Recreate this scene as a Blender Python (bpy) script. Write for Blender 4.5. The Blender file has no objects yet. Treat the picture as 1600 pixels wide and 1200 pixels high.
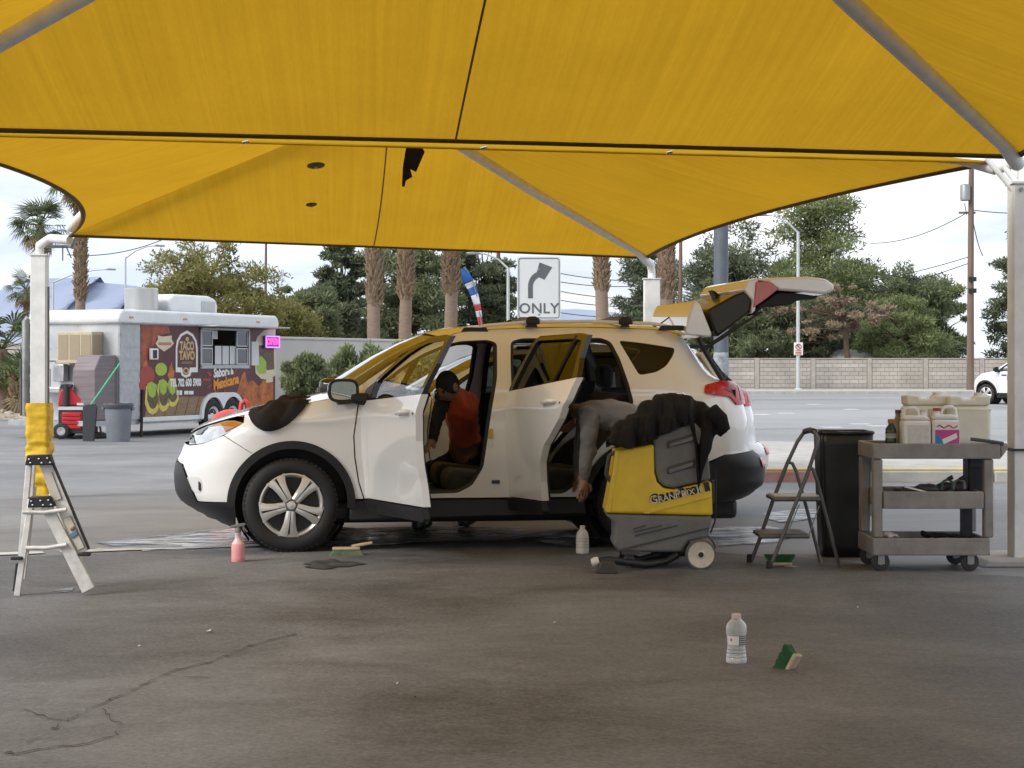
import bpy, bmesh, math, random
import numpy as np
from mathutils import Vector, Matrix, Euler
from mathutils.geometry import delaunay_2d_cdt

# ------------------------------------------------------------------ camera
F, H, YH = 3000.0, 1.40, 568.0            # focal length in photo pixels, eye height, horizon row
scene = bpy.context.scene
col = scene.collection
cam_d = bpy.data.cameras.new('camera')
cam = bpy.data.objects.new('camera', cam_d)
col.objects.link(cam)
cam.location = (0, 0, H)
cam.rotation_euler = (math.radians(90), 0, 0)
cam_d.sensor_width = 36.0
cam_d.lens = 36.0 * F / 1600.0
cam_d.shift_y = -(600.0 - YH) / 1600.0
cam_d.clip_start = 0.1
cam_d.clip_end = 20000.0
scene.camera = cam

# ------------------------------------------------------------------ sky, sun, exposure
SUN_EL, SUN_ROT = math.radians(36), math.radians(236)
world = bpy.data.worlds.new('World')
scene.world = world
world.use_nodes = True
wn, wl = world.node_tree.nodes, world.node_tree.links
wn.clear()
w_out = wn.new('ShaderNodeOutputWorld')
sky = wn.new('ShaderNodeTexSky'); sky.sky_type = 'NISHITA'; sky.sun_disc = False
sky.sun_elevation = SUN_EL; sky.sun_rotation = SUN_ROT; sky.dust_density = 2.0
bg_sky = wn.new('ShaderNodeBackground'); bg_sky.inputs['Strength'].default_value = 0.08
wl.new(sky.outputs[0], bg_sky.inputs['Color'])
tc = wn.new('ShaderNodeTexCoord')
mp = wn.new('ShaderNodeMapping'); mp.inputs['Scale'].default_value = (1.0, 1.0, 5.5)
wl.new(tc.outputs['Generated'], mp.inputs['Vector'])
nz = wn.new('ShaderNodeTexNoise'); nz.inputs['Scale'].default_value = 3.2
nz.inputs['Detail'].default_value = 8; nz.inputs['Roughness'].default_value = 0.55; nz.inputs['Distortion'].default_value = 0.5
wl.new(mp.outputs[0], nz.inputs['Vector'])
cr = wn.new('ShaderNodeValToRGB')            # cloud tone: grey-blue bellies to white tops
cr.color_ramp.elements[0].position = 0.38; cr.color_ramp.elements[0].color = (0.40, 0.45, 0.54, 1)
cr.color_ramp.elements[1].position = 0.60; cr.color_ramp.elements[1].color = (0.70, 0.715, 0.735, 1)
wl.new(nz.outputs['Fac'], cr.inputs['Fac'])
bg_cl = wn.new('ShaderNodeBackground'); bg_cl.inputs['Strength'].default_value = 1.0
wl.new(cr.outputs['Color'], bg_cl.inputs['Color'])
nz2 = wn.new('ShaderNodeTexNoise'); nz2.inputs['Scale'].default_value = 2.1; nz2.inputs['Detail'].default_value = 6
wl.new(mp.outputs[0], nz2.inputs['Vector'])
cr2 = wn.new('ShaderNodeValToRGB')           # cloud cover: nearly closed, thin in places
cr2.color_ramp.elements[0].position = 0.30; cr2.color_ramp.elements[0].color = (0.55, 0.55, 0.55, 1)
cr2.color_ramp.elements[1].position = 0.48; cr2.color_ramp.elements[1].color = (0.97, 0.97, 0.97, 1)
wl.new(nz2.outputs['Fac'], cr2.inputs['Fac'])
mxs = wn.new('ShaderNodeMixShader')
wl.new(cr2.outputs['Color'], mxs.inputs['Fac']); wl.new(bg_sky.outputs[0], mxs.inputs[1]); wl.new(bg_cl.outputs[0], mxs.inputs[2])
wl.new(mxs.outputs[0], w_out.inputs['Surface'])

sun_d = bpy.data.lights.new('sun', 'SUN'); sun_d.energy = 1.5; sun_d.angle = math.radians(25); sun_d.color = (1.0, 0.96, 0.9)
sun = bpy.data.objects.new('sun', sun_d); col.objects.link(sun)
# Nishita: rotation 0 = +Y, clockwise seen from above
_sd = Vector((math.sin(SUN_ROT) * math.cos(SUN_EL), math.cos(SUN_ROT) * math.cos(SUN_EL), math.sin(SUN_EL)))
sun.rotation_euler = _sd.to_track_quat('Z', 'Y').to_euler()
sun.location = (0, 0, 30)

scene.view_settings.view_transform = 'Standard'
scene.view_settings.look = 'None'
scene.view_settings.gamma = 1.0
scene.view_settings.exposure = 1.06
scene.view_settings.use_curve_mapping = False
scene.render.engine = 'CYCLES'
scene.cycles.use_denoising = True
scene.cycles.max_bounces = 7
scene.cycles.use_adaptive_sampling = True
scene.cycles.adaptive_threshold = 0.02
scene.cycles.transparent_max_bounces = 24
scene.cycles.transmission_bounces = 8
scene.cycles.caustics_reflective = False
scene.cycles.caustics_refractive = False
scene.cycles.sample_clamp_indirect = 6.0

# ------------------------------------------------------------------ helpers
RNG = random.Random(7)
NP = np.random.default_rng(7)

def G(px, py, z=0.0):
    d = F * (H - z) / (py - YH)
    return Vector(((px - 800.0) / F * d, d, z))

def at(px, py, d):
    return Vector(((px - 800.0) / F * d, d, H + (YH - py) / F * d))

def empty(name, loc=(0, 0, 0), rz=0.0, parent=None):
    o = bpy.data.objects.new(name, None)
    col.objects.link(o)
    o.location = loc
    o.rotation_euler = (0, 0, rz)
    o.empty_display_size = 0.1
    o.parent = parent
    return o

def tag(o, label=None, cat=None, group=None, kind=None):
    if label: o['label'] = label
    if cat: o['category'] = cat
    if group: o['group'] = group
    if kind: o['kind'] = kind
    return o

def copy_tree(o, parent=None):
    c = o.copy(); col.objects.link(c); c.parent = parent
    for ch in [x for x in bpy.data.objects if x.parent == o]:
        copy_tree(ch, c)
    return c

class MB:
    def __init__(s):
        s.v = []; s.f = []; s.uv = {}
    def add(s, vs, fs, M=None):
        b = len(s.v)
        if M is not None: vs = [M @ Vector(p) for p in vs]
        s.v += [tuple(p) for p in vs]
        s.f += [tuple(i + b for i in f) for f in fs]
        return s
    def box(s, c, size, M=None, taper=1.0):
        x, y, z = [k / 2 for k in size]; cx, cy, cz = c; t = taper
        vs = [(cx - x, cy - y, cz - z), (cx + x, cy - y, cz - z), (cx + x, cy + y, cz - z), (cx - x, cy + y, cz - z),
              (cx - x * t, cy - y * t, cz + z), (cx + x * t, cy - y * t, cz + z), (cx + x * t, cy + y * t, cz + z), (cx - x * t, cy + y * t, cz + z)]
        return s.add(vs, [(0, 3, 2, 1), (4, 5, 6, 7), (0, 1, 5, 4), (1, 2, 6, 5), (2, 3, 7, 6), (3, 0, 4, 7)], M)
    def bx(s, x0, x1, y0, y1, z0, z1, M=None):
        return s.box(((x0 + x1) / 2, (y0 + y1) / 2, (z0 + z1) / 2), (x1 - x0, y1 - y0, z1 - z0), M)
    def tube(s, pts, r, n=8, caps=True, M=None, flat=1.0):
        pts = [Vector(p) for p in pts]; k = len(pts)
        rs = r if isinstance(r, (list, tuple)) else [r] * k
        vs = []; fs = []
        t0 = (pts[1] - pts[0]).normalized()
        ref = Vector((0, 0, 1)) if abs(t0.z) < 0.9 else Vector((0, 1, 0))
        a = t0.cross(ref).normalized()
        for i in range(k):
            t = ((pts[min(i + 1, k - 1)] - pts[max(i - 1, 0)])).normalized()
            a = (a - t * a.dot(t)).normalized(); b = t.cross(a)
            for j in range(n):
                w = 2 * math.pi * (j + .5) / n
                vs.append(pts[i] + (a * math.cos(w) + b * math.sin(w) * flat) * rs[i])
        for i in range(k - 1):
            for j in range(n):
                fs.append((i * n + j, i * n + (j + 1) % n, (i + 1) * n + (j + 1) % n, (i + 1) * n + j))
        if caps:
            fs.append(tuple(range(n - 1, -1, -1))); fs.append(tuple((k - 1) * n + j for j in range(n)))
        return s.add(vs, fs, M)
    def lathe(s, prof, n=20, M=None, c=(0, 0, 0), caps=True):
        vs = []; fs = []; k = len(prof)
        for (r, z) in prof:
            for j in range(n):
                w = 2 * math.pi * j / n
                vs.append((c[0] + r * math.cos(w), c[1] + r * math.sin(w), c[2] + z))
        for i in range(k - 1):
            for j in range(n):
                fs.append((i * n + j, i * n + (j + 1) % n, (i + 1) * n + (j + 1) % n, (i + 1) * n + j))
        if caps:
            fs.append(tuple(range(n - 1, -1, -1))); fs.append(tuple((k - 1) * n + j for j in range(n)))
        return s.add(vs, fs, M)
    def prism(s, poly, y0, y1, M=None):
        """poly in (x,z), extruded along y"""
        n = len(poly)
        ar = sum(poly[i][0] * poly[(i + 1) % n][1] - poly[(i + 1) % n][0] * poly[i][1] for i in range(n))
        if ar < 0: poly = poly[::-1]
        vs = [(x, y0, z) for x, z in poly] + [(x, y1, z) for x, z in poly]
        fs = [tuple(range(n)), tuple(range(2 * n - 1, n - 1, -1))]
        for i in range(n):
            j = (i + 1) % n
            fs.append((i, i + n, j + n, j))
        return s.add(vs, fs, M)
    def grid(s, fn, nu, nv, flip=False, M=None):
        vs = [fn(i / nu, j / nv) for j in range(nv + 1) for i in range(nu + 1)]
        fs = []
        for j in range(nv):
            for i in range(nu):
                q = (j * (nu + 1) + i, j * (nu + 1) + i + 1, (j + 1) * (nu + 1) + i + 1, (j + 1) * (nu + 1) + i)
                fs.append(q[::-1] if flip else q)
        b = len(s.v)
        for j in range(nv + 1):
            for i in range(nu + 1):
                s.uv[b + j * (nu + 1) + i] = (i / nu, j / nv)
        return s.add(vs, fs, M)
    def build(s, name, m, parent=None, smooth=None, bevel=0.0, seg=2, solid=0.0, loc=None):
        me = bpy.data.meshes.new(name)
        me.from_pydata(s.v, [], s.f)
        if s.uv:
            ul = me.uv_layers.new(name='UVMap')
            for lp in me.loops:
                ul.data[lp.index].uv = s.uv.get(lp.vertex_index, (0, 0))
        me.validate()
        if smooth is not None:
            me.polygons.foreach_set('use_smooth', [True] * len(me.polygons))
            me.set_sharp_from_angle(angle=math.radians(smooth))
        me.materials.append(m)
        me.update()
        o = bpy.data.objects.new(name, me)
        col.objects.link(o)
        o.parent = parent
        if loc is not None: o.location = loc
        if solid:
            md = o.modifiers.new('solid', 'SOLIDIFY'); md.thickness = solid; md.offset = 0
        if bevel:
            md = o.modifiers.new('bevel', 'BEVEL'); md.width = bevel; md.segments = seg; md.limit_method = 'ANGLE'
            md.angle_limit = math.radians(35); md.harden_normals = False
            if smooth is None:
                me.polygons.foreach_set('use_smooth', [True] * len(me.polygons)); me.set_sharp_from_angle(angle=math.radians(50))
        return o

def bake(o):
    """apply the modifiers of a freshly built object"""
    dg = bpy.context.evaluated_depsgraph_get()
    me = bpy.data.meshes.new_from_object(o.evaluated_get(dg))
    old = o.data
    o.modifiers.clear()
    o.data = me
    bpy.data.meshes.remove(old)
    return o

def text_obj(name, body, size, m, parent, M, extrude=0.002, align='CENTER', bold=0.0, shear=0.0, sx=1.0, spacing=1.0):
    cu = bpy.data.curves.new(name, 'FONT')
    cu.body = body; cu.size = size; cu.extrude = extrude; cu.align_x = align; cu.align_y = 'CENTER'
    cu.offset = bold; cu.shear = shear; cu.resolution_u = 3; cu.space_character = spacing
    t = bpy.data.objects.new(name, cu); col.objects.link(t)
    dg = bpy.context.evaluated_depsgraph_get()
    me = bpy.data.meshes.new_from_object(t.evaluated_get(dg))
    bpy.data.objects.remove(t); bpy.data.curves.remove(cu)
    me.transform(Matrix.Scale(sx, 4, (1, 0, 0)))
    me.transform(M)
    me.materials.clear(); me.materials.append(m)
    o = bpy.data.objects.new(name, me); col.objects.link(o); o.parent = parent
    return o

# text lies in XY facing +Z by default; FACE stands it up facing -Y (towards the camera)
FACE = Matrix.Rotation(math.radians(90), 4, 'X')

# ------------------------------------------------------------------ materials
MATS = {}
def mat(name, c, rough=0.5, metal=0.0, var=0.12, scale=4.0, bump=0.0, bscale=60.0, coat=0.0, c2=None, detail=6, spec=0.5,
        alpha=1.0, sheen=0.0, trans=0.0, stretch=None, rvar=0.12, ior=1.45, sub=0.0):
    if name in MATS: return MATS[name]
    m = bpy.data.materials.new(name); m.use_nodes = True
    n, l = m.node_tree.nodes, m.node_tree.links
    p = n['Principled BSDF']
    p.inputs['Roughness'].default_value = rough; p.inputs['Metallic'].default_value = metal
    p.inputs['Specular IOR Level'].default_value = spec
    p.inputs['Coat Weight'].default_value = coat; p.inputs['Coat Roughness'].default_value = 0.04
    p.inputs['Transmission Weight'].default_value = trans; p.inputs['IOR'].default_value = ior
    p.inputs['Sheen Weight'].default_value = sheen
    p.inputs['Alpha'].default_value = alpha
    if sub:
        p.inputs['Subsurface Weight'].default_value = sub; p.inputs['Subsurface Radius'].default_value = (.02, .02, .02)
    t = n.new('ShaderNodeTexCoord'); mp_ = n.new('ShaderNodeMapping')
    if stretch: mp_.inputs['Scale'].default_value = stretch
    l.new(t.outputs['Object'], mp_.inputs['Vector'])
    z = n.new('ShaderNodeTexNoise'); z.inputs['Scale'].default_value = scale; z.inputs['Detail'].default_value = detail
    z.inputs['Roughness'].default_value = 0.6
    l.new(mp_.outputs[0], z.inputs['Vector'])
    r = n.new('ShaderNodeValToRGB')
    r.color_ramp.elements[0].position = 0.3; r.color_ramp.elements[1].position = 0.7
    a = c2 if c2 else tuple(k * (1 - var) for k in c)
    b = c if c2 else tuple(min(1, k * (1 + var * 0.6)) for k in c)
    r.color_ramp.elements[0].color = (*a, 1); r.color_ramp.elements[1].color = (*b, 1)
    l.new(z.outputs['Fac'], r.inputs['Fac']); l.new(r.outputs['Color'], p.inputs['Base Color'])
    if rvar:
        mr = n.new('ShaderNodeMapRange'); mr.inputs['From Min'].default_value = 0.3; mr.inputs['From Max'].default_value = 0.7
        mr.inputs['To Min'].default_value = max(0.02, rough - rvar * rough); mr.inputs['To Max'].default_value = min(1, rough + rvar * rough)
        l.new(z.outputs['Fac'], mr.inputs['Value']); l.new(mr.outputs[0], p.inputs['Roughness'])
    if bump:
        zb = n.new('ShaderNodeTexNoise'); zb.inputs['Scale'].default_value = bscale; zb.inputs['Detail'].default_value = 4
        l.new(mp_.outputs[0], zb.inputs['Vector'])
        bp = n.new('ShaderNodeBump'); bp.inputs['Strength'].default_value = bump; bp.inputs['Distance'].default_value = 0.02
        l.new(zb.outputs['Fac'], bp.inputs['Height']); l.new(bp.outputs[0], p.inputs['Normal'])
    MATS[name] = m
    return m

def emit_mat(name, c, s):
    m = bpy.data.materials.new(name); m.use_nodes = True
    p = m.node_tree.nodes['Principled BSDF']
    p.inputs['Base Color'].default_value = (*c, 1); p.inputs['Emission Color'].default_value = (*c, 1)
    p.inputs['Emission Strength'].default_value = s
    return m

def glass_mat(name, tint, refl=1.0):
    """thin pane: tinted see-through plus a Fresnel reflection"""
    m = bpy.data.materials.new(name); m.use_nodes = True
    n, l = m.node_tree.nodes, m.node_tree.links
    n.clear()
    o = n.new('ShaderNodeOutputMaterial'); tr = n.new('ShaderNodeBsdfTransparent'); gl = n.new('ShaderNodeBsdfGlossy')
    tr.inputs['Color'].default_value = (*tint, 1); gl.inputs['Roughness'].default_value = 0.015
    gl.inputs['Color'].default_value = (refl, refl, refl, 1)
    fr = n.new('ShaderNodeFresnel'); fr.inputs['IOR'].default_value = 1.6
    mx = n.new('ShaderNodeMixShader')
    l.new(fr.outputs[0], mx.inputs[0]); l.new(tr.outputs[0], mx.inputs[1]); l.new(gl.outputs[0], mx.inputs[2])
    l.new(mx.outputs[0], o.inputs['Surface'])
    return m

def canopy_mat():
    m = bpy.data.materials.new('yellow_shade_cloth'); m.use_nodes = True
    n, l = m.node_tree.nodes, m.node_tree.links
    n.clear()
    o = n.new('ShaderNodeOutputMaterial')
    df = n.new('ShaderNodeBsdfDiffuse'); tl = n.new('ShaderNodeBsdfTranslucent'); mx = n.new('ShaderNodeMixShader')
    mx.inputs[0].default_value = 0.60
    u = n.new('ShaderNodeUVMap')
    def noise(sc, scale, det):
        q = n.new('ShaderNodeMapping'); q.inputs['Scale'].default_value = sc
        l.new(u.outputs[0], q.inputs['Vector'])
        z = n.new('ShaderNodeTexNoise'); z.inputs['Scale'].default_value = scale; z.inputs['Detail'].default_value = det
        z.inputs['Roughness'].default_value = 0.65
        l.new(q.outputs[0], z.inputs['Vector'])
        return z
    z1 = noise((170, 1.0, 1), 1.0, 6)      # long stretch streaks across the cloth
    z2 = noise((5, 2, 1), 1.0, 5)         # blotches of dust
    z3 = noise((420, 60, 1), 1.0, 2)     # weave
    a1 = n.new('ShaderNodeMath'); a1.operation = 'MULTIPLY_ADD'; a1.inputs[1].default_value = 0.9
    l.new(z1.outputs['Fac'], a1.inputs[0]); l.new(z2.outputs['Fac'], a1.inputs[2])
    a2 = n.new('ShaderNodeMath'); a2.operation = 'MULTIPLY_ADD'; a2.inputs[1].default_value = 0.34
    l.new(z3.outputs['Fac'], a2.inputs[0]); l.new(a1.outputs[0], a2.inputs[2])
    r = n.new('ShaderNodeValToRGB')
    r.color_ramp.elements[0].position = 0.78; r.color_ramp.elements[0].color = (0.385, 0.205, 0.011, 1)
    r.color_ramp.elements[1].position = 1.0; r.color_ramp.elements[1].color = (0.475, 0.258, 0.015, 1)
    mm = n.new('ShaderNodeMapRange'); mm.inputs['From Min'].default_value = 0.86; mm.inputs['From Max'].default_value = 1.36; l.new(a2.outputs[0], mm.inputs['Value']); l.new(mm.outputs[0], r.inputs['Fac'])
    r.color_ramp.elements[0].position = 0.0
    hs = n.new('ShaderNodeMix'); hs.data_type = 'RGBA'; hs.blend_type = 'MULTIPLY'; hs.inputs[0].default_value = 1.0; hs.inputs[7].default_value = (1.75, 1.9, 2.2, 1); hs.clamp_result = False
    l.new(r.outputs['Color'], hs.inputs[6]); l.new(hs.outputs[2], df.inputs['Color']); l.new(r.outputs['Color'], tl.inputs['Color'])
    bp = n.new('ShaderNodeBump'); bp.inputs['Strength'].default_value = 0.25; bp.inputs['Distance'].default_value = 0.02
    l.new(a1.outputs[0], bp.inputs['Height'])
    l.new(bp.outputs[0], df.inputs['Normal'])
    l.new(df.outputs[0], mx.inputs[1]); l.new(tl.outputs[0], mx.inputs[2]); l.new(mx.outputs[0], o.inputs['Surface'])
    return m

def leaf_mat(name, c, c2, trans=0.3):
    m = bpy.data.materials.new(name); m.use_nodes = True
    n, l = m.node_tree.nodes, m.node_tree.links
    n.clear()
    o = n.new('ShaderNodeOutputMaterial'); df = n.new('ShaderNodeBsdfPrincipled'); tl = n.new('ShaderNodeBsdfTranslucent'); mx = n.new('ShaderNodeMixShader')
    mx.inputs[0].default_value = trans
    df.inputs['Roughness'].default_value = 0.65; df.inputs['Specular IOR Level'].default_value = 0.25
    gi = n.new('ShaderNodeNewGeometry')
    t = n.new('ShaderNodeTexCoord'); z = n.new('ShaderNodeTexNoise'); z.inputs['Scale'].default_value = 0.9; z.inputs['Detail'].default_value = 4
    l.new(t.outputs['Object'], z.inputs['Vector'])
    mixf = n.new('ShaderNodeMath'); mixf.operation = 'MULTIPLY_ADD'; mixf.inputs[1].default_value = 0.5
    l.new(gi.outputs['Random Per Island'], mixf.inputs[0]); l.new(z.outputs['Fac'], mixf.inputs[2])
    r = n.new('ShaderNodeValToRGB'); r.color_ramp.elements[0].position = 0.35; r.color_ramp.elements[1].position = 1.0
    r.color_ramp.elements[0].color = (*c, 1); r.color_ramp.elements[1].color = (*c2, 1)
    l.new(mixf.outputs[0], r.inputs['Fac'])
    l.new(r.outputs['Color'], df.inputs['Base Color']); l.new(r.outputs['Color'], tl.inputs['Color'])
    l.new(df.outputs[0], mx.inputs[1]); l.new(tl.outputs[0], mx.inputs[2]); l.new(mx.outputs[0], o.inputs['Surface'])
    return m

def ground_mat(name, c_dark, c_light, rough0, rough1, scale=0.6, stretch=(1, 1, 1), grain=220.0, bump=0.35):
    """asphalt: broad tone patches, wear streaks, stone grain and a roughness that follows the stains"""
    m = bpy.data.materials.new(name); m.use_nodes = True
    n, l = m.node_tree.nodes, m.node_tree.links
    p = n['Principled BSDF']; p.inputs['Specular IOR Level'].default_value = 0.4
    t = n.new('ShaderNodeTexCoord'); q = n.new('ShaderNodeMapping'); q.inputs['Scale'].default_value = stretch
    l.new(t.outputs['Object'], q.inputs['Vector'])
    def nz_(s, d, ro=.6, dist=0.):
        z = n.new('ShaderNodeTexNoise'); z.inputs['Scale'].default_value = s; z.inputs['Detail'].default_value = d
        z.inputs['Roughness'].default_value = ro; z.inputs['Distortion'].default_value = dist
        l.new(q.outputs[0], z.inputs['Vector']); return z
    z1 = nz_(scale, 8, .62, .6); z2 = nz_(grain, 5, .85); z3 = nz_(scale * 12, 8, .75)
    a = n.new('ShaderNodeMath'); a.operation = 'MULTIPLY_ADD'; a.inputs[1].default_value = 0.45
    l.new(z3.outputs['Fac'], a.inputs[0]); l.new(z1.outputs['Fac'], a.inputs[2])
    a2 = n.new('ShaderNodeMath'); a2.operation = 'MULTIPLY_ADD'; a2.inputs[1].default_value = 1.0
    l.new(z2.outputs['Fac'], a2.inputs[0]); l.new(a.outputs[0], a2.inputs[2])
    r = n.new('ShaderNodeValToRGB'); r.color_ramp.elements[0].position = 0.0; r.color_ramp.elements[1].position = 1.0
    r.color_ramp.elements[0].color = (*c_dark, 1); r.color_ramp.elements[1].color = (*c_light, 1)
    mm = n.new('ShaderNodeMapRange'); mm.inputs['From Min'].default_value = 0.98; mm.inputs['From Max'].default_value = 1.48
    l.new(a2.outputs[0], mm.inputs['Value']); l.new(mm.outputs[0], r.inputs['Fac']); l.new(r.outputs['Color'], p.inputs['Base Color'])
    mr = n.new('ShaderNodeMapRange'); mr.inputs['From Min'].default_value = 0.5; mr.inputs['From Max'].default_value = 0.95
    mr.inputs['To Min'].default_value = rough0; mr.inputs['To Max'].default_value = rough1
    l.new(a.outputs[0], mr.inputs['Value']); l.new(mr.outputs[0], p.inputs['Roughness'])
    bp = n.new('ShaderNodeBump'); bp.inputs['Strength'].default_value = bump; bp.inputs['Distance'].default_value = 0.006
    l.new(z2.outputs['Fac'], bp.inputs['Height']); l.new(bp.outputs[0], p.inputs['Normal'])
    return m

M_CANOPY = canopy_mat()
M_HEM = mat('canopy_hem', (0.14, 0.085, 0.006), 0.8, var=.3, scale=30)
M_WHITE = mat('white_post_paint', (0.74, 0.74, 0.72), 0.45, var=.14, scale=6, bump=.08, bscale=40)
M_PAINT = mat('white_car_paint', (0.80, 0.80, 0.79), 0.28, var=.02, scale=2, coat=1.0, rvar=0)
M_PAINT.node_tree.nodes['Principled BSDF'].inputs['Coat IOR'].default_value = 1.75
M_BLACKP = mat('black_trim_plastic', (0.018, 0.018, 0.019), 0.5, var=.25, scale=9, bump=.1, bscale=300)
M_BLACKG = mat('gloss_black', (0.010, 0.010, 0.011), 0.18, var=.1, coat=.5)
M_RUBBER = mat('tyre_rubber', (0.020, 0.020, 0.020), 0.72, var=.3, scale=14, bump=.15, bscale=120)
M_INT = mat('dark_cabin_trim', (0.022, 0.022, 0.024), 0.75, var=.3, scale=8, bump=.15, bscale=150)
M_SEAT = mat('dark_seat_cloth', (0.030, 0.030, 0.033), 0.9, var=.3, scale=20, bump=.25, bscale=300, sheen=.2)
M_GLASS = glass_mat('clear_car_glass', (0.78, 0.84, 0.82))
M_TINT = glass_mat('tinted_car_glass', (0.16, 0.17, 0.15), .6)
M_GATEGLASS = mat('gate_glass_painted_reflection', (0.030, 0.026, 0.010), 0.2, var=.2, scale=2, spec=.35)  # privacy tint with the yellow canopy's reflection painted in as olive
M_DARKGLASS = mat('dark_privacy_glass', (0.012, 0.013, 0.013), 0.06, var=.1, coat=1.0)
M_SILVER = mat('wheel_cover_silver', (0.60, 0.59, 0.57), 0.32, metal=.45, var=.1, scale=6)
M_ALU = mat('ladder_aluminium', (0.66, 0.65, 0.63), 0.5, metal=.3, var=.25, scale=12, bump=.1, bscale=70)
M_GREYST = mat('galvanised_grey', (0.30, 0.31, 0.31), 0.5, metal=.5, var=.25, scale=10)
M_STOOL = mat('stool_grey_paint', (0.14, 0.14, 0.14), 0.5, metal=.4, var=.3, scale=14)
M_RED = mat('tail_lamp_red', (0.50, 0.012, 0.014), 0.28, var=.25, scale=25, coat=.25)
M_REDD = mat('deep_lamp_red', (0.24, 0.006, 0.008), 0.28, var=.2, coat=.25)
M_LAMPR = mat('lifted_lamp_red', (0.50, 0.06, 0.012), 0.2, var=.2, scale=10, coat=1.0)
M_AMBER = mat('amber_lens', (0.42, 0.16, 0.03), 0.15, var=.2, coat=1.0)
M_LENS = mat('headlamp_lens', (0.55, 0.58, 0.62), 0.10, metal=.35, var=.25, scale=16, coat=1.0)
M_CHROME = mat('chrome', (0.7, 0.7, 0.7), 0.12, metal=1.0, var=.05)
M_MIRROR = mat('mirror_glass', (0.45, 0.5, 0.48), 0.03, metal=1.0, var=.03, rvar=0)
M_CLOTHB = mat('black_cloth', (0.005, 0.005, 0.006), 0.95, var=.3, scale=10, bump=.4, bscale=90)

# ================================================================== the setting
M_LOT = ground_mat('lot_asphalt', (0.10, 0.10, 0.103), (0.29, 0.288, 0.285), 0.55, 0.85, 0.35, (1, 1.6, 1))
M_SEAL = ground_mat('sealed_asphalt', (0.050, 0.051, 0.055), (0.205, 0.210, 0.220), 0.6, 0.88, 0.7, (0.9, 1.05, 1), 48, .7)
M_ROAD = ground_mat('street_asphalt', (0.17, 0.17, 0.175), (0.36, 0.36, 0.36), 0.6, 0.85, 0.15, (0.25, 1, 1))
M_CONC = mat('concrete', (0.42, 0.40, 0.37), 0.85, var=.25, scale=3, bump=.2, bscale=80)
M_KERBY = mat('kerb_yellow_paint', (0.62, 0.46, 0.06), 0.7, c2=(0.38, 0.34, 0.22), scale=5, bump=.2)
M_KERBR = mat('kerb_red_paint', (0.36, 0.10, 0.09), 0.75, c2=(0.36, 0.28, 0.25), scale=4, bump=.2)
M_LINE = mat('worn_white_line', (0.72, 0.72, 0.71), 0.6, c2=(0.30, 0.30, 0.30), scale=6, detail=10)
M_CRACK = mat('asphalt_crack', (0.03, 0.029, 0.028), 0.95, var=.3)
M_GRAVEL = ground_mat('tan_gravel', (0.22, 0.17, 0.12), (0.45, 0.37, 0.29), 0.9, 0.95, 1.2, (1, 1, 1), 12, 1.0)
M_BLOCK = mat('block_wall', (0.44, 0.405, 0.36), 0.9, c2=(0.33, 0.305, 0.27), scale=.8, bump=.3, bscale=25)
M_MORTAR = mat('block_joint', (0.38, 0.35, 0.31), 0.95, var=.2)
M_STUCCO = mat('pale_stucco', (0.55, 0.52, 0.49), 0.9, c2=(0.44, 0.42, 0.40), scale=.6, bump=.25, bscale=40)
def wet_mat():
    m = bpy.data.materials.new('wet_film'); m.use_nodes = True
    p = m.node_tree.nodes['Principled BSDF']
    p.inputs['Base Color'].default_value = (0.045, 0.045, 0.047, 1); p.inputs['Roughness'].default_value = 0.10
    p.inputs['Specular IOR Level'].default_value = 0.5
    n, l = m.node_tree.nodes, m.node_tree.links
    z = n.new('ShaderNodeTexNoise'); z.inputs['Scale'].default_value = 7; z.inputs['Detail'].default_value = 5
    t = n.new('ShaderNodeTexCoord'); l.new(t.outputs['Object'], z.inputs['Vector'])
    b = n.new('ShaderNodeBump'); b.inputs['Strength'].default_value = .04; b.inputs['Distance'].default_value = .004
    l.new(z.outputs['Fac'], b.inputs['Height']); l.new(b.outputs[0], p.inputs['Normal'])
    r = n.new('ShaderNodeMapRange'); r.inputs['From Min'].default_value = .35; r.inputs['From Max'].default_value = .65
    r.inputs['To Min'].default_value = .05; r.inputs['To Max'].default_value = .3
    l.new(z.outputs['Fac'], r.inputs['Value']); l.new(r.outputs[0], p.inputs['Roughness'])
    q = n.new('ShaderNodeMapping'); q.inputs['Scale'].default_value = (1.1, 3.2, 1); l.new(t.outputs['Object'], q.inputs['Vector'])
    z2 = n.new('ShaderNodeTexNoise'); z2.inputs['Scale'].default_value = 2.2; z2.inputs['Detail'].default_value = 8; z2.inputs['Roughness'].default_value = .65
    l.new(q.outputs[0], z2.inputs['Vector'])
    ra = n.new('ShaderNodeMapRange'); ra.inputs['From Min'].default_value = .38; ra.inputs['From Max'].default_value = .54
    l.new(z2.outputs['Fac'], ra.inputs['Value']); l.new(ra.outputs[0], p.inputs['Alpha'])
    return m
M_WET = wet_mat()

def sheet(name, pts, z, m, parent=None):
    b = MB(); n = len(pts)
    b.v = [(p[0], p[1], z) for p in pts]
    b.f = [tuple(range(n))]
    o = b.build(name, m, parent)
    if o.data.polygons[0].normal.z < 0: o.data.flip_normals()
    return o

def ragged(px_pts, step=0.25, amp=0.05, seed=1, close=True):
    """ground outline with an uneven edge"""
    r = random.Random(seed); out = []
    P = [p if isinstance(p, Vector) else Vector((p[0], p[1], 0)) for p in px_pts]
    for i in range(len(P)):
        a, b = P[i], P[(i + 1) % len(P)]
        k = max(1, int((b - a).length / step))
        for j in range(k):
            q = a.lerp(b, j / k)
            out.append((q.x + r.uniform(-amp, amp), q.y + r.uniform(-amp, amp) * 1.5))
    return out

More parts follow.
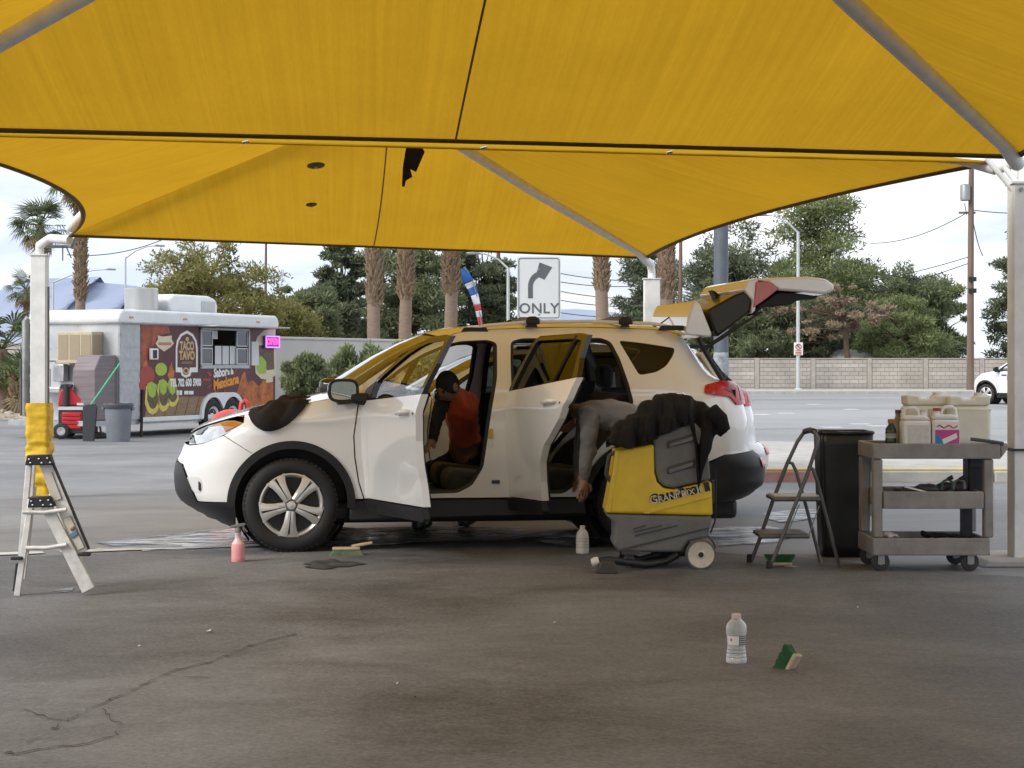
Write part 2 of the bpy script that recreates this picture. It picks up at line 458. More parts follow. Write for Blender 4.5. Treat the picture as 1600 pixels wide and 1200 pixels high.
gd = sheet('ground', [(-4000, -400), (4000, -400), (4000, 9000), (-4000, 9000)], 0.0, M_LOT)
tag(gd, kind='structure')
edge = [G(-900, 905), G(-200, 876), G(60, 868), G(240, 862), G(420, 858), G(560, 862), G(700, 853), G(860, 850), G(960, 858), G(1180, 868), G(1370, 884), G(1560, 902), G(2400, 930)]
pts = ragged(edge, .3, .06, 3)
pts = [p for p in pts]
far_edge = pts[:-1]
# drop the closing run that ragged() added between the last and first point
cut = 0
for i in range(1, len(pts)):
    if (Vector((*pts[i], 0)) - edge[-1]).length < .45: cut = i; break
sl = pts[:cut] + [(12, 8), (12, -9), (-12, -9), (-12, 6)]
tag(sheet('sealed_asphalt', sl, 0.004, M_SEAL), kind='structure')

rd = sheet('road', [(-3, 33), (260, 33), (260, 87.5), (-3, 87.5)], 0.004, M_ROAD)
tag(rd, kind='structure')
def mark(name, p, sx, sy, m=M_LINE, parent=rd, z=0.008):
    b = MB(); b.v = [(p.x - sx, p.y - sy, z), (p.x + sx, p.y - sy, z), (p.x + sx, p.y + sy, z), (p.x - sx, p.y + sy, z)]; b.f = [(0, 1, 2, 3)]
    return b.build(name, m, parent)
for px, py in ((1190, 648), (1228, 646), (1271, 632), (1300, 668), (1345, 663), (1372, 666), (1402, 671), (1330, 640), (1440, 645), (1500, 662), (1420, 628), (1470, 630)):
    mark('lane_mark', G(px, py), .22, .22 + .0012 * (700 - py) * 3)

# kerb island on the right
pv = MB().bx(1.2, 14, 23.02, 31.0, -.2, .142).build('pavement', M_CONC)
tag(pv, kind='structure')
kb = empty('kerb', (0, 0, 0)); tag(kb, kind='structure')
x = 1.2
while x < 12:
    red = x < 3.4
    MB().bx(x + .01, x + 1.48, 22.70, 23.015, -.2, .13).build('kerb_stone', M_KERBR if red else M_CONC, kb, bevel=.02)
    MB().bx(x + .012, x + 1.478, 22.74, 23.012, .131, .152).build('kerb_top', M_KERBY, kb, bevel=.006)
    x += 1.5
for (px, py) in ((1395, 752), (1430, 752)):
    pass
# far pavement and block wall along the street
tag(MB().bx(-2, 120, 88.0, 95.2, -.2, .13).build('pavement', M_CONC), kind='structure')
wl_ = empty('block_wall', (0, 95.6, 0))
tag(wl_, 'long tan block wall with joints, beyond the street on the right', 'wall')
XW = [9.4 + 2.8 * (k - 2) for k in range(0, 13)]
BLK = [M_BLOCK] + [mat('block_wall_tone%d' % i, c_, .9, var=.25, scale=.7, bump=.3, bscale=25) for i, c_ in enumerate(((.41, .375, .33), (.46, .425, .385), (.38, .35, .315)))]
for k in range(12):
    x0, x1 = XW[k], XW[k + 1]
    MB().bx(x0 + .10, x1 - .10, 0.05, 0.25, 0, 1.62).build('panel', M_MORTAR, wl_)
    MB().bx(x0 - .11, x0 + .11, -.03, 0.30, 0, 1.68).build('pilaster', M_MORTAR, wl_)
    # block courses, each wide block its own piece
    nb = 6; bw = (x1 - x0 - .24) / nb
    for c in range(8):
        off = 0 if c % 2 == 0 else bw / 2
        xs = [x0 + .12] + [x0 + .12 + off + bw * j for j in range(1 if off == 0 else 0, nb + 1)] + [x1 - .12]
        xs = sorted(set(round(q, 4) for q in xs if x0 + .119 <= q <= x1 - .119))
        # courses are 6 px tall in the photo: one strip per course with cut joints
        b = MB()
        for j in range(len(xs) - 1):
            b.bx(xs[j] + .006, xs[j + 1] - .006, 0.0, 0.06, c * .2 + .008, c * .2 + .194)
        b.build('block_course', BLK[(k * 5 + c * 3 + (k * c) % 4) % 4], wl_)['kind'] = 'stuff'
    MB().bx(x0 + .1, x1 - .1, -.03, .29, 1.622, 1.67).build('cap', M_BLOCK, wl_)

# pale wall behind the shrubs and the tan wall far left
w2 = empty('stucco_wall', (0, 0, 0)); tag(w2, 'pale rendered garden wall behind the oleander shrubs', 'wall')
A, B = Vector((-7.6, 45.8, 0)), Vector((3.2, 68.0, 0))
dv = (B - A).normalized(); nv = Vector((-dv.y, dv.x, 0))
def wallseg(root, A, B, z1, th, m, cap=True):
    dv = (B - A).normalized(); nv = Vector((dv.y, -dv.x, 0))
    L = (B - A).length; M = Matrix.Translation(A) @ Matrix.Rotation(math.atan2(dv.y, dv.x), 4, 'Z')
    MB().bx(0, L, 0, th, -.1, z1, M).build('wall_panel', m, root)
    if cap: MB().bx(-.02, L + .02, -.03, th + .03, z1 + .001, z1 + .07, M).build('coping', m, root, bevel=.015)
for k in range(3):
    wallseg(w2, A.lerp(B, k / 3) + dv * .01, A.lerp(B, (k + 1) / 3) - dv * .01, 2.02, .2, M_STUCCO)
w3 = empty('garden_wall', (0, 0, 0)); tag(w3, 'tan garden wall at far left behind the fan palm', 'wall')
wallseg(w3, Vector((-30, 60, 0)), Vector((-11, 62.5, 0)), 2.0, .2, M_STUCCO)
tag(sheet('gravel_bed', ragged([Vector((-30, 47.5, 0)), Vector((-11.2, 47.5, 0)), Vector((-9.5, 62, 0)), Vector((-30, 60, 0))], .8, .1, 9), 0.012, M_GRAVEL), kind='structure')
# loose rocks on the bed
rk = MB(); rr = random.Random(4)
def rock(b, c, s, r):
    bm = bmesh.new(); bmesh.ops.create_icosphere(bm, subdivisions=1, radius=s)
    for v in bm.verts: v.co *= r.uniform(.7, 1.2); v.co.z *= .65
    b.add([v.co + Vector(c) for v in bm.verts], [tuple(v.index for v in f.verts) for f in bm.faces]); bm.free()
for i in range(260):
    rock(rk, (rr.uniform(-17, -11.3), rr.uniform(47.6, 60), .03), rr.uniform(.05, .16), rr)
tag(rk.build('gravel_stones', mat('bed_stone', (.42, .36, .30), .9, var=.4, scale=2)), 'loose tan stones scattered on the gravel bed far left', 'gravel', kind='stuff')

# painted stall line and wet film under and beside the car
ln = MB()
p0, p1 = G(-40, 868), G(800, 839.5)
dirv = (p1 - p0).normalized(); nrm = Vector((-dirv.y, dirv.x, 0))
r = random.Random(5); L = (p1 - p0).length; k = int(L / .12)
for i in range(k + 1):
    c = p0 + dirv * (L * i / k); w = .085 + r.uniform(-.02, .015)
    ln.v += [tuple(c - nrm * w + Vector((0, 0, .0085))), tuple(c + nrm * (w + r.uniform(-.01, .02)) + Vector((0, 0, .0085)))]
    if i and r.random() > .05: ln.f.append((2 * i - 2, 2 * i, 2 * i + 1, 2 * i - 1))
tag(ln.build('stall_line', M_LINE, gd))
def film(pxs, seed, z=.0075):
    o = sheet('wet_patch', ragged([G(*p) for p in pxs], .12, .035, seed), z, M_WET, gd)
    return o
film([(150, 848), (250, 838), (330, 828), (420, 822), (560, 826), (720, 822), (800, 826), (900, 838), (700, 848), (520, 856), (380, 856), (230, 862)], 11)
film([(1090, 838), (1120, 828), (1180, 826), (1215, 836), (1240, 842), (1180, 852), (1120, 850), (1095, 858), (1060, 846)], 12, .0078)
film([(840, 846), (870, 836), (930, 832), (960, 838), (950, 852), (890, 856)], 13, .0079)
film([(86, 925), (110, 921), (118, 924), (98, 928)], 14, .0081)
film([(1190, 806), (1260, 796), (1290, 800), (1275, 812), (1220, 818)], 15, .0077)

def streak_mat():
    m = bpy.data.materials.new('white_streaks'); m.use_nodes = True
    n, l = m.node_tree.nodes, m.node_tree.links; p = n['Principled BSDF']
    p.inputs['Base Color'].default_value = (.74, .75, .76, 1); p.inputs['Roughness'].default_value = .35
    t = n.new('ShaderNodeTexCoord'); q = n.new('ShaderNodeMapping'); q.inputs['Scale'].default_value = (1.0, 4.5, 1); l.new(t.outputs['Object'], q.inputs['Vector'])
    z = n.new('ShaderNodeTexNoise'); z.inputs['Scale'].default_value = 2.6; z.inputs['Detail'].default_value = 10; z.inputs['Roughness'].default_value = .7
    l.new(q.outputs[0], z.inputs['Vector'])
    r = n.new('ShaderNodeMapRange'); r.inputs['From Min'].default_value = .42; r.inputs['From Max'].default_value = .62; r.inputs['To Max'].default_value = .9
    l.new(z.outputs['Fac'], r.inputs['Value']); l.new(r.outputs[0], p.inputs['Alpha'])
    return m
M_STREAK = streak_mat()  # white coat broken into streaks by a noise alpha
for pxs, sd in (([(170, 850), (260, 842), (330, 832), (400, 824), (430, 832), (410, 850), (300, 857)], 21), ([(530, 846), (660, 839), (800, 832), (900, 828), (920, 836), (760, 845), (560, 852)], 22),
                ([(1085, 840), (1120, 826), (1200, 824), (1240, 838), (1190, 850), (1110, 856)], 23), ([(1190, 806), (1255, 797), (1290, 801), (1270, 812), (1215, 817)], 24)):
    sheet('white_streak', ragged([G(*p) for p in pxs], .12, .04, sd), .0105 + sd * .0001, M_STREAK, gd)
# second, fainter stall line
q0, q1 = G(150, 859), G(1190, 836)
b = MB(); k = 60
for i in range(k + 1):
    c = q0.lerp(q1, i / k); b.v += [(c.x, c.y - .05, .0092), (c.x, c.y + .05, .0092)]
    if i: b.f.append((2 * i - 2, 2 * i, 2 * i + 1, 2 * i - 1))
b.build('stall_line', mat('faint_line', (.5, .5, .5), .6, c2=(.14, .14, .14), scale=5, detail=10), gd)

# crack running across the near asphalt
def crack(pts, w, seed):
    r = random.Random(seed); b = MB(); P = [G(*p) for p in pts]; q = []
    for i in range(len(P) - 1):
        n = max(2, int((P[i + 1] - P[i]).length / .05))
        for j in range(n):
            c = P[i].lerp(P[i + 1], j / n); q.append(c + Vector((r.uniform(-.012, .012), r.uniform(-.030, .030), 0)))
    for i, c in enumerate(q):
        ww = w * r.uniform(.5, 1.5)
        b.v += [(c.x, c.y - ww, .0095), (c.x, c.y + ww, .0095)]
        if i and r.random() > .06: b.f.append((2 * i - 2, 2 * i, 2 * i + 1, 2 * i - 1))
    o = b.build('crack', M_CRACK, gd)
    for p_ in o.data.polygons:
        if p_.normal.z < 0: p_.flip()
crack([(8, 1182), (40, 1165), (95, 1135), (150, 1105), (205, 1082), (265, 1052), (330, 1036), (380, 1015), (420, 1003), (470, 992)], .011, 1)
crack([(8, 1184), (70, 1172), (140, 1164), (185, 1150), (190, 1135), (150, 1108)], .006, 2)
crack([(40, 1112), (90, 1128), (140, 1122)], .005, 3)
crack([(260, 1055), (300, 1062), (345, 1058)], .004, 4)
crack([(150, 886), (205, 880), (262, 874), (330, 872)], .005, 5)
# small litter flecks
M_FLECK = mat('paper_fleck', (.6, .58, .54), .8)
for i, (px, py) in enumerate(((326, 989), (620, 1072), (1340, 952), (648, 1094), (866, 976), (217, 1013))):
    c = G(px, py); b = MB(); s = .006 if i != 0 else .012
    b.v = [(c.x - s, c.y - s * 2, .012), (c.x + s, c.y - s * 1.4, .014), (c.x + s * .8, c.y + s * 2, .018), (c.x - s * .7, c.y + s, .011)]; b.f = [(0, 1, 2, 3)]
    tag(b.build('litter', M_FLECK if i != 3 else M_CRACK, gd))

# ================================================================== shade canopies
def canopy(name, corners, apex, inward, label, posts, seamspec=(), pipe_r=.055, hide=(), lit_hem=()):
    """corners: near-left, near-right, far-right, far-left"""
    root = empty(name, (apex[0], apex[1], 0)); tag(root, label, 'canopy', 'yellow shade canopies')
    off = Vector((apex[0], apex[1], 0)); P = Vector(apex) - off
    C = [Vector(c) - off for c in corners]
    for k in range(4):
        a, b = C[k], C[(k + 1) % 4]
        mid = (a + b) / 2; inn = (Vector((P.x, P.y, 0)) - Vector((mid.x, mid.y, 0))).normalized()
        sg = inward[k]
        def eave(t, a=a, b=b, inn=inn, sg=sg):
            q = a.lerp(b, t); w = 4 * t * (1 - t)
            return q + inn * sg * w + Vector((0, 0, .10 * sg * w))
        def surf(t, s, eave=eave, a=a, b=b):
            e = eave(t); q = e.lerp(P, s)
            sag = .10 * 4 * s * (1 - s) * 4 * t * (1 - t)
            rip = (.004 * math.sin(t * 61 + 3 * s) + .003 * math.sin(t * 143 + 1.3)) * min(1, s * 12) * (1 - s) * 4 * t * (1 - t)
            return q - Vector((0, 0, sag)) + Vector((0, 0, rip))
        m = MB().grid(surf, 48, 28)
        m.uv = {q: ((w[0] - .5) * (1 - w[1]) + .5, w[1]) for q, w in m.uv.items()}
        m.build('fabric_panel', M_CANOPY, root, smooth=180)
        # doubled hem with the cable in it
        h = MB()
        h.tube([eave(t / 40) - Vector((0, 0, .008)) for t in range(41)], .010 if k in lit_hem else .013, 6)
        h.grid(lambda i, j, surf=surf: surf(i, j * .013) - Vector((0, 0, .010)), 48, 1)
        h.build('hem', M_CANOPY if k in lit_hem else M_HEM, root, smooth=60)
        hp = MB(); top = P - Vector((0, 0, .05)); d0 = (P - a)
        hz = .16 if k in hide else 0
        hp.tube([a - Vector((0, 0, .05 if not hz else -.07)), a.lerp(top, .05) + Vector((0, 0, hz)), a.lerp(top, .5) + Vector((0, 0, hz - .03)), top + Vector((0, 0, hz))], pipe_r, 12)
        hp.build('rafter', M_WHITE, root, smooth=60)
        for (kk, t0, t1) in seamspec:
            if kk == k:
                s_ = MB(); s_.tube([surf(t0 + (t1 - t0) * q / 16, q / 16 * .96) - Vector((0, 0, .012)) for q in range(17)], .007, 5)
                s_.build('seam', M_HEM, root)
    for (pp, w, z1, corner, kind) in posts:
        c = Vector(pp) - off; cor = C[corner]
        po = MB().bx(c.x - w / 2, c.x + w / 2, c.y - w / 2, c.y + w / 2, 0.0, z1)
        o = po.build('post', M_WHITE, root, bevel=.008)
        MB().bx(c.x - w / 2 - .012, c.x + w / 2 + .012, c.y - w / 2 - .012, c.y + w / 2 + .012, z1 + .001, z1 + .016).build('cap_plate', M_WHITE, o)
        MB().bx(c.x - w * .9, c.x + w * .9, c.y - w * .9, c.y + w * .9, 0.006, .022).build('base_plate', M_GREYST, o, bevel=.004)
        # steel arm bent from the post head to the rafter foot
        hd = Vector((c.x, c.y, z1 + .01))
        MB().tube([hd, hd + Vector((0, 0, .10)), hd.lerp(cor, .35) + Vector((0, 0, .10)), cor - Vector((0, 0, .05))], pipe_r * .95, 10).build('corner_arm', M_WHITE, root, smooth=60)
        if kind == 'brace':
            MB().tube([hd + Vector((-.02, -.02, -.12)), hd + Vector((-.26, .02, .18))], .02, 8).build('brace', M_WHITE, root, smooth=60)
            MB().tube([hd + Vector((.02, -.06, -.10)), cor + Vector((.03, -.03, -.02))], .022, 8).build('brace', M_WHITE, root, smooth=60)
            for (dx, dz) in ((-.05, -.05), (.05, -.05)):
                MB().tube([hd + Vector((dx, -.13, dz)), hd + Vector((dx, -.10, dz))], .014, 6).build('bolt', M_GREYST, root)
    return root, C, P, off

POST_R = Vector((3.60, 13.50, 0))
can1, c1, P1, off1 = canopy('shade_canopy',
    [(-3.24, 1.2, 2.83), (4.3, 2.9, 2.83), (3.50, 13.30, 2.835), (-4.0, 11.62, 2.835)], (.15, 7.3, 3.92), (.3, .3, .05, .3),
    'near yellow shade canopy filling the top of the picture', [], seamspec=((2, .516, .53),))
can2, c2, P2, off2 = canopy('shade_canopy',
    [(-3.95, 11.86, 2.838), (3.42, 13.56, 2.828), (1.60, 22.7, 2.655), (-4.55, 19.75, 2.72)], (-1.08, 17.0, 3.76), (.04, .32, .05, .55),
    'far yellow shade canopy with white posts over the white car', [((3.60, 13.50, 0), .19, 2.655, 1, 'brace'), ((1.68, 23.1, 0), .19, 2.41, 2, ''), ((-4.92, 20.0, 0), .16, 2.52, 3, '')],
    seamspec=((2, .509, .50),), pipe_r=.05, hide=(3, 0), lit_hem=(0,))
# cable shackles that tie the two eaves together
for px in (355, 715, 1010):
    t = (px - 0) / 1590.0
    q = Vector((-3.2, 11.95, 2.82)).lerp(Vector((3.5, 13.4, 2.82)), t)
    MB().tube([q + Vector((-.02, 0, -.01)), q + Vector((.02, .006, .0))], .010, 8).build('shackle', M_CHROME, can2, loc=-off2)

# yellow pad, conduits and bracket on the far-left post
PL = Vector((-4.92, 20.0, 0)) - off2
def pad(i, j):
    a = i * 2 * math.pi; z = -.01 + j * 1.0
    ph = 3.1 * math.sin(2.3 * j + .6); k = .35 + .65 * (j < .62)
    w = .121 + k * (.007 * math.sin(j * 29 + 1.2 * math.sin(a + ph)) + .006 * math.sin(j * 47 + 2.0 * math.sin(a * 2 + 1)) + .004 * math.sin(j * 90 + a)) - .006 * (j < .35)
    cx = max(-1, min(1, 1.3 * math.cos(a))); cy = max(-1, min(1, 1.3 * math.sin(a)))
    return (PL.x + cx * w, PL.y + cy * w, max(z, .0))
MB().grid(pad, 40, 60).build('post_pad', mat('yellow_vinyl_pad', (0.66, 0.42, 0.02), 0.55, var=.2, scale=9, bump=.35, bscale=22), can2, smooth=70)
MB().tube([PL + Vector((-.14, -.02, .85)), PL + Vector((-.14, -.02, 1.84)), PL + Vector((-.11, -.02, 1.87))], .04, 8).build('conduit', M_GREYST, can2, smooth=60)
MB().tube([PL + Vector((-.17, -.1, .86)), PL + Vector((-.17, -.1, 1.45))], .014, 6).build('conduit', M_STOOL, can2)
MB().tube([PL + Vector((.105, -.06, .5)), PL + Vector((.105, -.06, 2.2))], .012, 6).build('conduit', M_STOOL, can2)
lampa = MB(); lampa.tube([PL + Vector((.05, 0, 2.62)), PL + Vector((.32, 0, 2.62))], .018, 6); lampa.tube([PL + Vector((.32, 0, 2.60)), PL + Vector((.36, 0, 2.70)), PL + Vector((.40, 0, 2.74))], .03, 6)
lampa.tube([PL + Vector((.24, 0, 2.61)), PL + Vector((.24, 0, 2.47))], .008, 5); lampa.tube([PL + Vector((.28, 0, 2.61)), PL + Vector((.33, 0, 2.50))], .008, 5)
lampa.build('lamp_bracket', M_GREYST, can2)
# strap round the right-hand post and its concrete footing
PR = POST_R - off2
MB().bx(PR.x - .115, PR.x + .115, PR.y - .115, PR.y + .115, .79, .805).build('strap', M_BLACKP, can2)
ft = MB().prism([(3.22, 0.0), (3.28, .045), (5.5, .05), (5.5, 0.0)], 13.18, 13.95)
tag(ft.build('post_footing', M_CONC, bevel=.012), 'low concrete footing under the white post at right', 'footing')
# two round patches and the torn black cloth under the far canopy
M_PATCH = mat('dark_patch', (.10, .07, .012), .8, var=.3, scale=20)
def on_panel2(px, py):
    # point of the far panel of the far canopy on a sight line
    a, b, p = Vector((1.60, 22.7, 2.655)), Vector((-4.55, 19.75, 2.72)), Vector((-1.08, 17.0, 3.76))
    n = (b - a).cross(p - a).normalized(); o = Vector((0, 0, H)); dd = at(px, py, 1.0) - o
    t = (a - o).dot(n) / dd.dot(n)
    return o + dd * t, n
for px, py, rr_ in ((492, 238, .085), (485, 300, .055)):
    q, n_ = on_panel2(px, py)
    if n_.z > 0: n_ = -n_
    Mx = Matrix.Translation(q - off2 + n_ * .13) @ n_.to_track_quat('Z', 'Y').to_matrix().to_4x4()
    MB().lathe([(rr_, 0), (rr_, .006), (rr_ * .75, .012)], 18, Mx).build('round_patch', M_PATCH, can2)
    MB().lathe([(rr_ * .22, .013), (rr_ * .2, .03)], 10, Mx).build('grommet', M_GREYST, can2)
ta = at(645, 215, 15.6)
tp = [(638, 214), (650, 214), (664, 238), (650, 268), (641, 264), (644, 276), (634, 282), (632, 292), (628, 291), (629, 262), (633, 240)]
b = MB(); W = [at(px, py, 15.6) - ta for px, py in tp]
b.v = [tuple(w + Vector((0, .03 * math.sin(w.z * 16), 0))) for w in W]; b.f = [tuple(range(len(W)))]
o = b.build('torn_cloth', mat('black_mesh_cloth', (.008, .008, .009), .9, var=.3), solid=.006); o.location = ta
bm = bmesh.new(); bm.from_mesh(o.data); bmesh.ops.triangulate(bm, faces=bm.faces[:]); bm.to_mesh(o.data); bm.free()
tag(o, 'torn strip of black cloth hanging under the far canopy', 'cloth')

# ================================================================== the car
CAR_W = 1.84
def interp(x, xs, ys):
    return float(np.interp(x, xs, ys))
def smooth_tab(xs, ys):
    """monotone cubic table"""
    xs = np.array(xs, float); ys = np.array(ys, float)
    h = np.diff(xs); d = np.diff(ys) / h
    m = np.zeros_like(xs); m[0] = d[0]; m[-1] = d[-1]
    for i in range(1, len(xs) - 1):
        m[i] = 0 if d[i - 1] * d[i] <= 0 else 2 * d[i - 1] * d[i] / (d[i - 1] + d[i])
    def f(x):
        x = min(max(x, xs[0]), xs[-1]); i = min(int(np.searchsorted(xs, x, 'right')) - 1, len(xs) - 2); i = max(i, 0)
        t = (x - xs[i]) / h[i]
        return float((2 * t ** 3 - 3 * t ** 2 + 1) * ys[i] + (t ** 3 - 2 * t ** 2 + t) * h[i] * m[i] + (-2 * t ** 3 + 3 * t ** 2) * ys[i + 1] + (t ** 3 - t ** 2) * h[i] * m[i + 1])
    return f
_vz = smooth_tab([.15, .25, .40, .60, .80, 1.0, 1.10, 1.18, 1.26, 1.36, 1.50, 1.62, 1.67, 1.70], [.13, .085, .05, .018, .004, 0.0, .012, .035, .072, .125, .205, .285, .345, .42])
_nose = smooth_tab([.16, .22, .28, .36, .44, .545, .65, .73, .80, .87, .92, .965, 1.0, 1.2], [-.45, -.60, -.712, -.822, -.856, -.862, -.846, -.812, -.785, -.745, -.695, -.60, -.50, -.4])
_tail = smooth_tab([.30, .36, .413, .49, .61, .67, .72, .976, 1.08, 1.20, 1.262, 1.30, 1.46, 1.56, 1.62, 1.70], [3.40, 3.52, 3.62, 3.70, 3.70, 3.66, 3.60, 3.575, 3.55, 3.52, 3.46, 3.33, 3.215, 3.155, 3.115, 3.07])
_hood = smooth_tab([-.74, -.69, -.60, -.473, -.34, -.10, .13, .36, .55], [.868, .905, .942, .982, 1.018, 1.068, 1.110, 1.150, 1.185])

def V(u, z):
    v = _vz(z)
    un = _nose(z); st = -.12
    if u < st and un < st:
        t = min((st - u) / (st - un), 0.9995); p = 2.35
        v += .92 * (1 - (1 - t ** p) ** (1 / p))
    ue = _tail(z); s0 = ue - .46
    if u > s0:
        t = min((u - s0) / .46, 0.9995); p = 2.7
        v += .60 * (1 - (1 - t ** p) ** (1 / p))
    if u < .55:                              # shoulder rolls in towards the bonnet
        zh = _hood(max(u, -.74)); a = (z - (zh - .15)) / .15
        if a > 0: v += .065 * min(a, 1.3) ** 2 * min(1, (.62 - u) / .2)
    # soft character line along the doors
    zl = .98 + .05 * u
    v -= .010 * math.exp(-((z - zl) / .035) ** 2) * (1 if -.2 < u < 3.2 else 0)
    # sculpted lower door
    v += .012 * math.exp(-((z - .55) / .12) ** 2)
    return min(v, .92)

def normal_at(u, z):
    e = .006
    du = (V(u + e, z) - V(u - e, z)) / (2 * e); dz = (V(u, z + e) - V(u, z - e)) / (2 * e)
    n = Vector((du, -1, dz)); n.normalize()
    return n

def inside(poly, x, y):
    c = False; n = len(poly); j = n - 1
    for i in range(n):
        xi, yi = poly[i]; xj, yj = poly[j]
        if (yi > y) != (yj > y) and x < (xj - xi) * (y - yi) / (yj - yi) + xi: c = not c
        j = i
    return c

def densify(poly, step):
    out = []
    for i in range(len(poly)):
        a, b = poly[i], poly[(i + 1) % len(poly)]
        k = max(1, int(math.ceil(math.hypot(b[0] - a[0], b[1] - a[1]) / step)))
        out += [(a[0] + (b[0] - a[0]) * j / k, a[1] + (b[1] - a[1]) * j / k) for j in range(k)]
    return out

def rounded(poly, r=.02, n=3):
    """round the corners of an outline"""
    out = []; k = len(poly)
    for i in range(k):
        p0, p1, p2 = Vector(poly[i - 1]), Vector(poly[i]), Vector(poly[(i + 1) % k])
        a = (p0 - p1); b = (p2 - p1); ra = min(r, a.length * .45); rb = min(r, b.length * .45)
        A = p1 + a.normalized() * ra; B = p1 + b.normalized() * rb
        for j in range(n + 1):
            t = j / n; q = A * (1 - t) ** 2 + p1 * 2 * t * (1 - t) + B * t ** 2
            out.append((q.x, q.y))
    return out

def cdt(poly, holes=(), step=.045, ulines=None):
    loops = [densify(poly, step)] + [densify(h, step) for h in holes]
    vs = []; es = []
    for lp in loops:
        b = len(vs); vs += [Vector(p) for p in lp]; es += [(b + i, b + (i + 1) % len(lp)) for i in range(len(lp))]
    bnd = np.array([tuple(v) for v in vs])
    us = [p[0] for p in poly]; zs = [p[1] for p in poly]
    ug = list(np.arange(min(us), max(us), step))
    if min(us) < -.45:
        ug = [q for q in ug if q > -.5] + list(np.linspace(-.5, -.7, 12)) + list(np.linspace(-.7, -.865, 30))
    if max(us) > 3.3: ug += list(np.linspace(3.3, 3.71, 24))
    for u in ug:
        for z in np.arange(min(zs) + step * .5, max(zs), step):
            if inside(poly, u, z) and not any(inside(h, u, z) for h in holes):
                if np.min((bnd[:, 0] - u) ** 2 + (bnd[:, 1] - z) ** 2) > (step * .35) ** 2: vs.append(Vector((u, z)))
    ov, oe, of, *_ = delaunay_2d_cdt(vs, es, [], 1, 1e-5)
    fs = []
    for f in of:
        cx = sum(ov[i][0] for i in f) / 3; cz = sum(ov[i][1] for i in f) / 3
        if inside(poly, cx, cz) and not any(inside(h, cx, cz) for h in holes): fs.append(tuple(f))
    return [(v[0], v[1]) for v in ov], fs, loops

def skin_panel(name, m, parent, poly, holes=(), off=0.0, rim=0.03, step=.045, far=False, fn=None, uoff=0.0, voff=0.0, rimmat=None):
    """one car panel: outline in side view laid on the body surface, with a folded edge; far=True mirrors it to the other side"""
    fn = fn or V
    pv_, fs, loops = cdt(poly, holes, step)
    def S(u, z, o): 
        n = normal_at(u, z) if fn is V else Vector((0, -1, 0))
        return Vector((u, fn(u, z), z)) + n * o
    vs = [S(u, z, off) for u, z in pv_]
    ns = [normal_at(u, z) if fn is V else Vector((0, -1, 0)) for u, z in pv_]
    # faces must look to -v
    F_ = []
    for f in fs:
        a, b, c = [vs[i] for i in f]
        n = (b - a).cross(c - a)
        F_.append(f if n.dot(ns[f[0]]) > 0 else f[::-1])
    nb = len(vs); base_n = list(ns)
    if rim:
        for lp in loops:
            b0 = len(vs); k = len(lp)
            cu = sum(p[0] for p in lp) / k; cz = sum(p[1] for p in lp) / k
            for (u, z) in lp: vs.append(S(u, z, off))
            for (u, z) in lp: vs.append(S(u, z, off) + Vector((0, rim, 0)))
            for i in range(k):
                j = (i + 1) % k
                F_.append((b0 + i, b0 + j, b0 + k + j, b0 + k + i))
    if far:
        vs = [Vector((v.x, CAR_W - v.y, v.z)) for v in vs]; F_ = [f[::-1] for f in F_]
        base_n = [Vector((n.x, -n.y, n.z)) for n in base_n]
    vs = [Vector((v.x - uoff, v.y - voff, v.z)) for v in vs]
    me = bpy.data.meshes.new(name)
    me.from_pydata([tuple(v) for v in vs], [], F_)
    me.polygons.foreach_set('use_smooth', [True] * len(me.polygons))
    me.update()
    if rim:
        bm = bmesh.new(); bm.from_mesh(me)
        bm.to_mesh(me); bm.free()
    cn = [None] * len(me.loops)
    for p_ in me.polygons:
        for li in p_.loop_indices:
            vi = me.loops[li].vertex_index
            cn[li] = base_n[vi] if vi < nb else p_.normal.copy()
    me.normals_split_custom_set([tuple(n) for n in cn])
    me.materials.append(m)
    o = bpy.data.objects.new(name, me); col.objects.link(o); o.parent = parent
    return o

def circ(cu, cz, r, a0, a1, n=18):
    return [(cu + r * math.cos(math.radians(a0 + (a1 - a0) * i / n)), cz + r * math.sin(math.radians(a0 + (a1 - a0) * i / n))) for i in range(n + 1)]

AR = .468; RW = 2.66
def nosepts(z0, z1, n=6, e=.003):
    return [(_nose(z0 + (z1 - z0) * i / n) + e, z0 + (z1 - z0) * i / n) for i in range(n + 1)]

OUT = {}
OUT['fender'] = [(-.48, .868), (-.336, .963)] + [(u, _hood(u) - .002) for u in (-.33, -.2, -.05, .13, .30, .45)] + [(.515, 1.19), (.487, 1.02), (.465, .86), (.474, .70), (.503, .523), (.543, .395)] + circ(.015, .36, AR, 4.3, 127, 22) + []
OUT['front_bumper'] = circ(.015, .36, AR, 127.4, 176, 8) + [(-.458, .375), (-.676, .37), (-.727, .488), (-.790, .640)] + nosepts(.652, .785, 8) + [(-.74, .778), (-.633, .800), (-.515, .852), (-.484, .864)]
OUT['headlight'] = [(-.752, .788), (-.633, .806), (-.515, .857), (-.336, .961), (-.402, .977), (-.473, .975), (-.60, .934), (-.700, .885), (-.735, .850)]
OUT['lower_bumper'] = [(-.40, .374), (-.455, .371), (-.676, .366), (-.731, .488), (-.794, .640)] + nosepts(.646, .30, 14) + [(-.601, .216), (-.447, .168), (-.39, .168), (-.39, .30)]
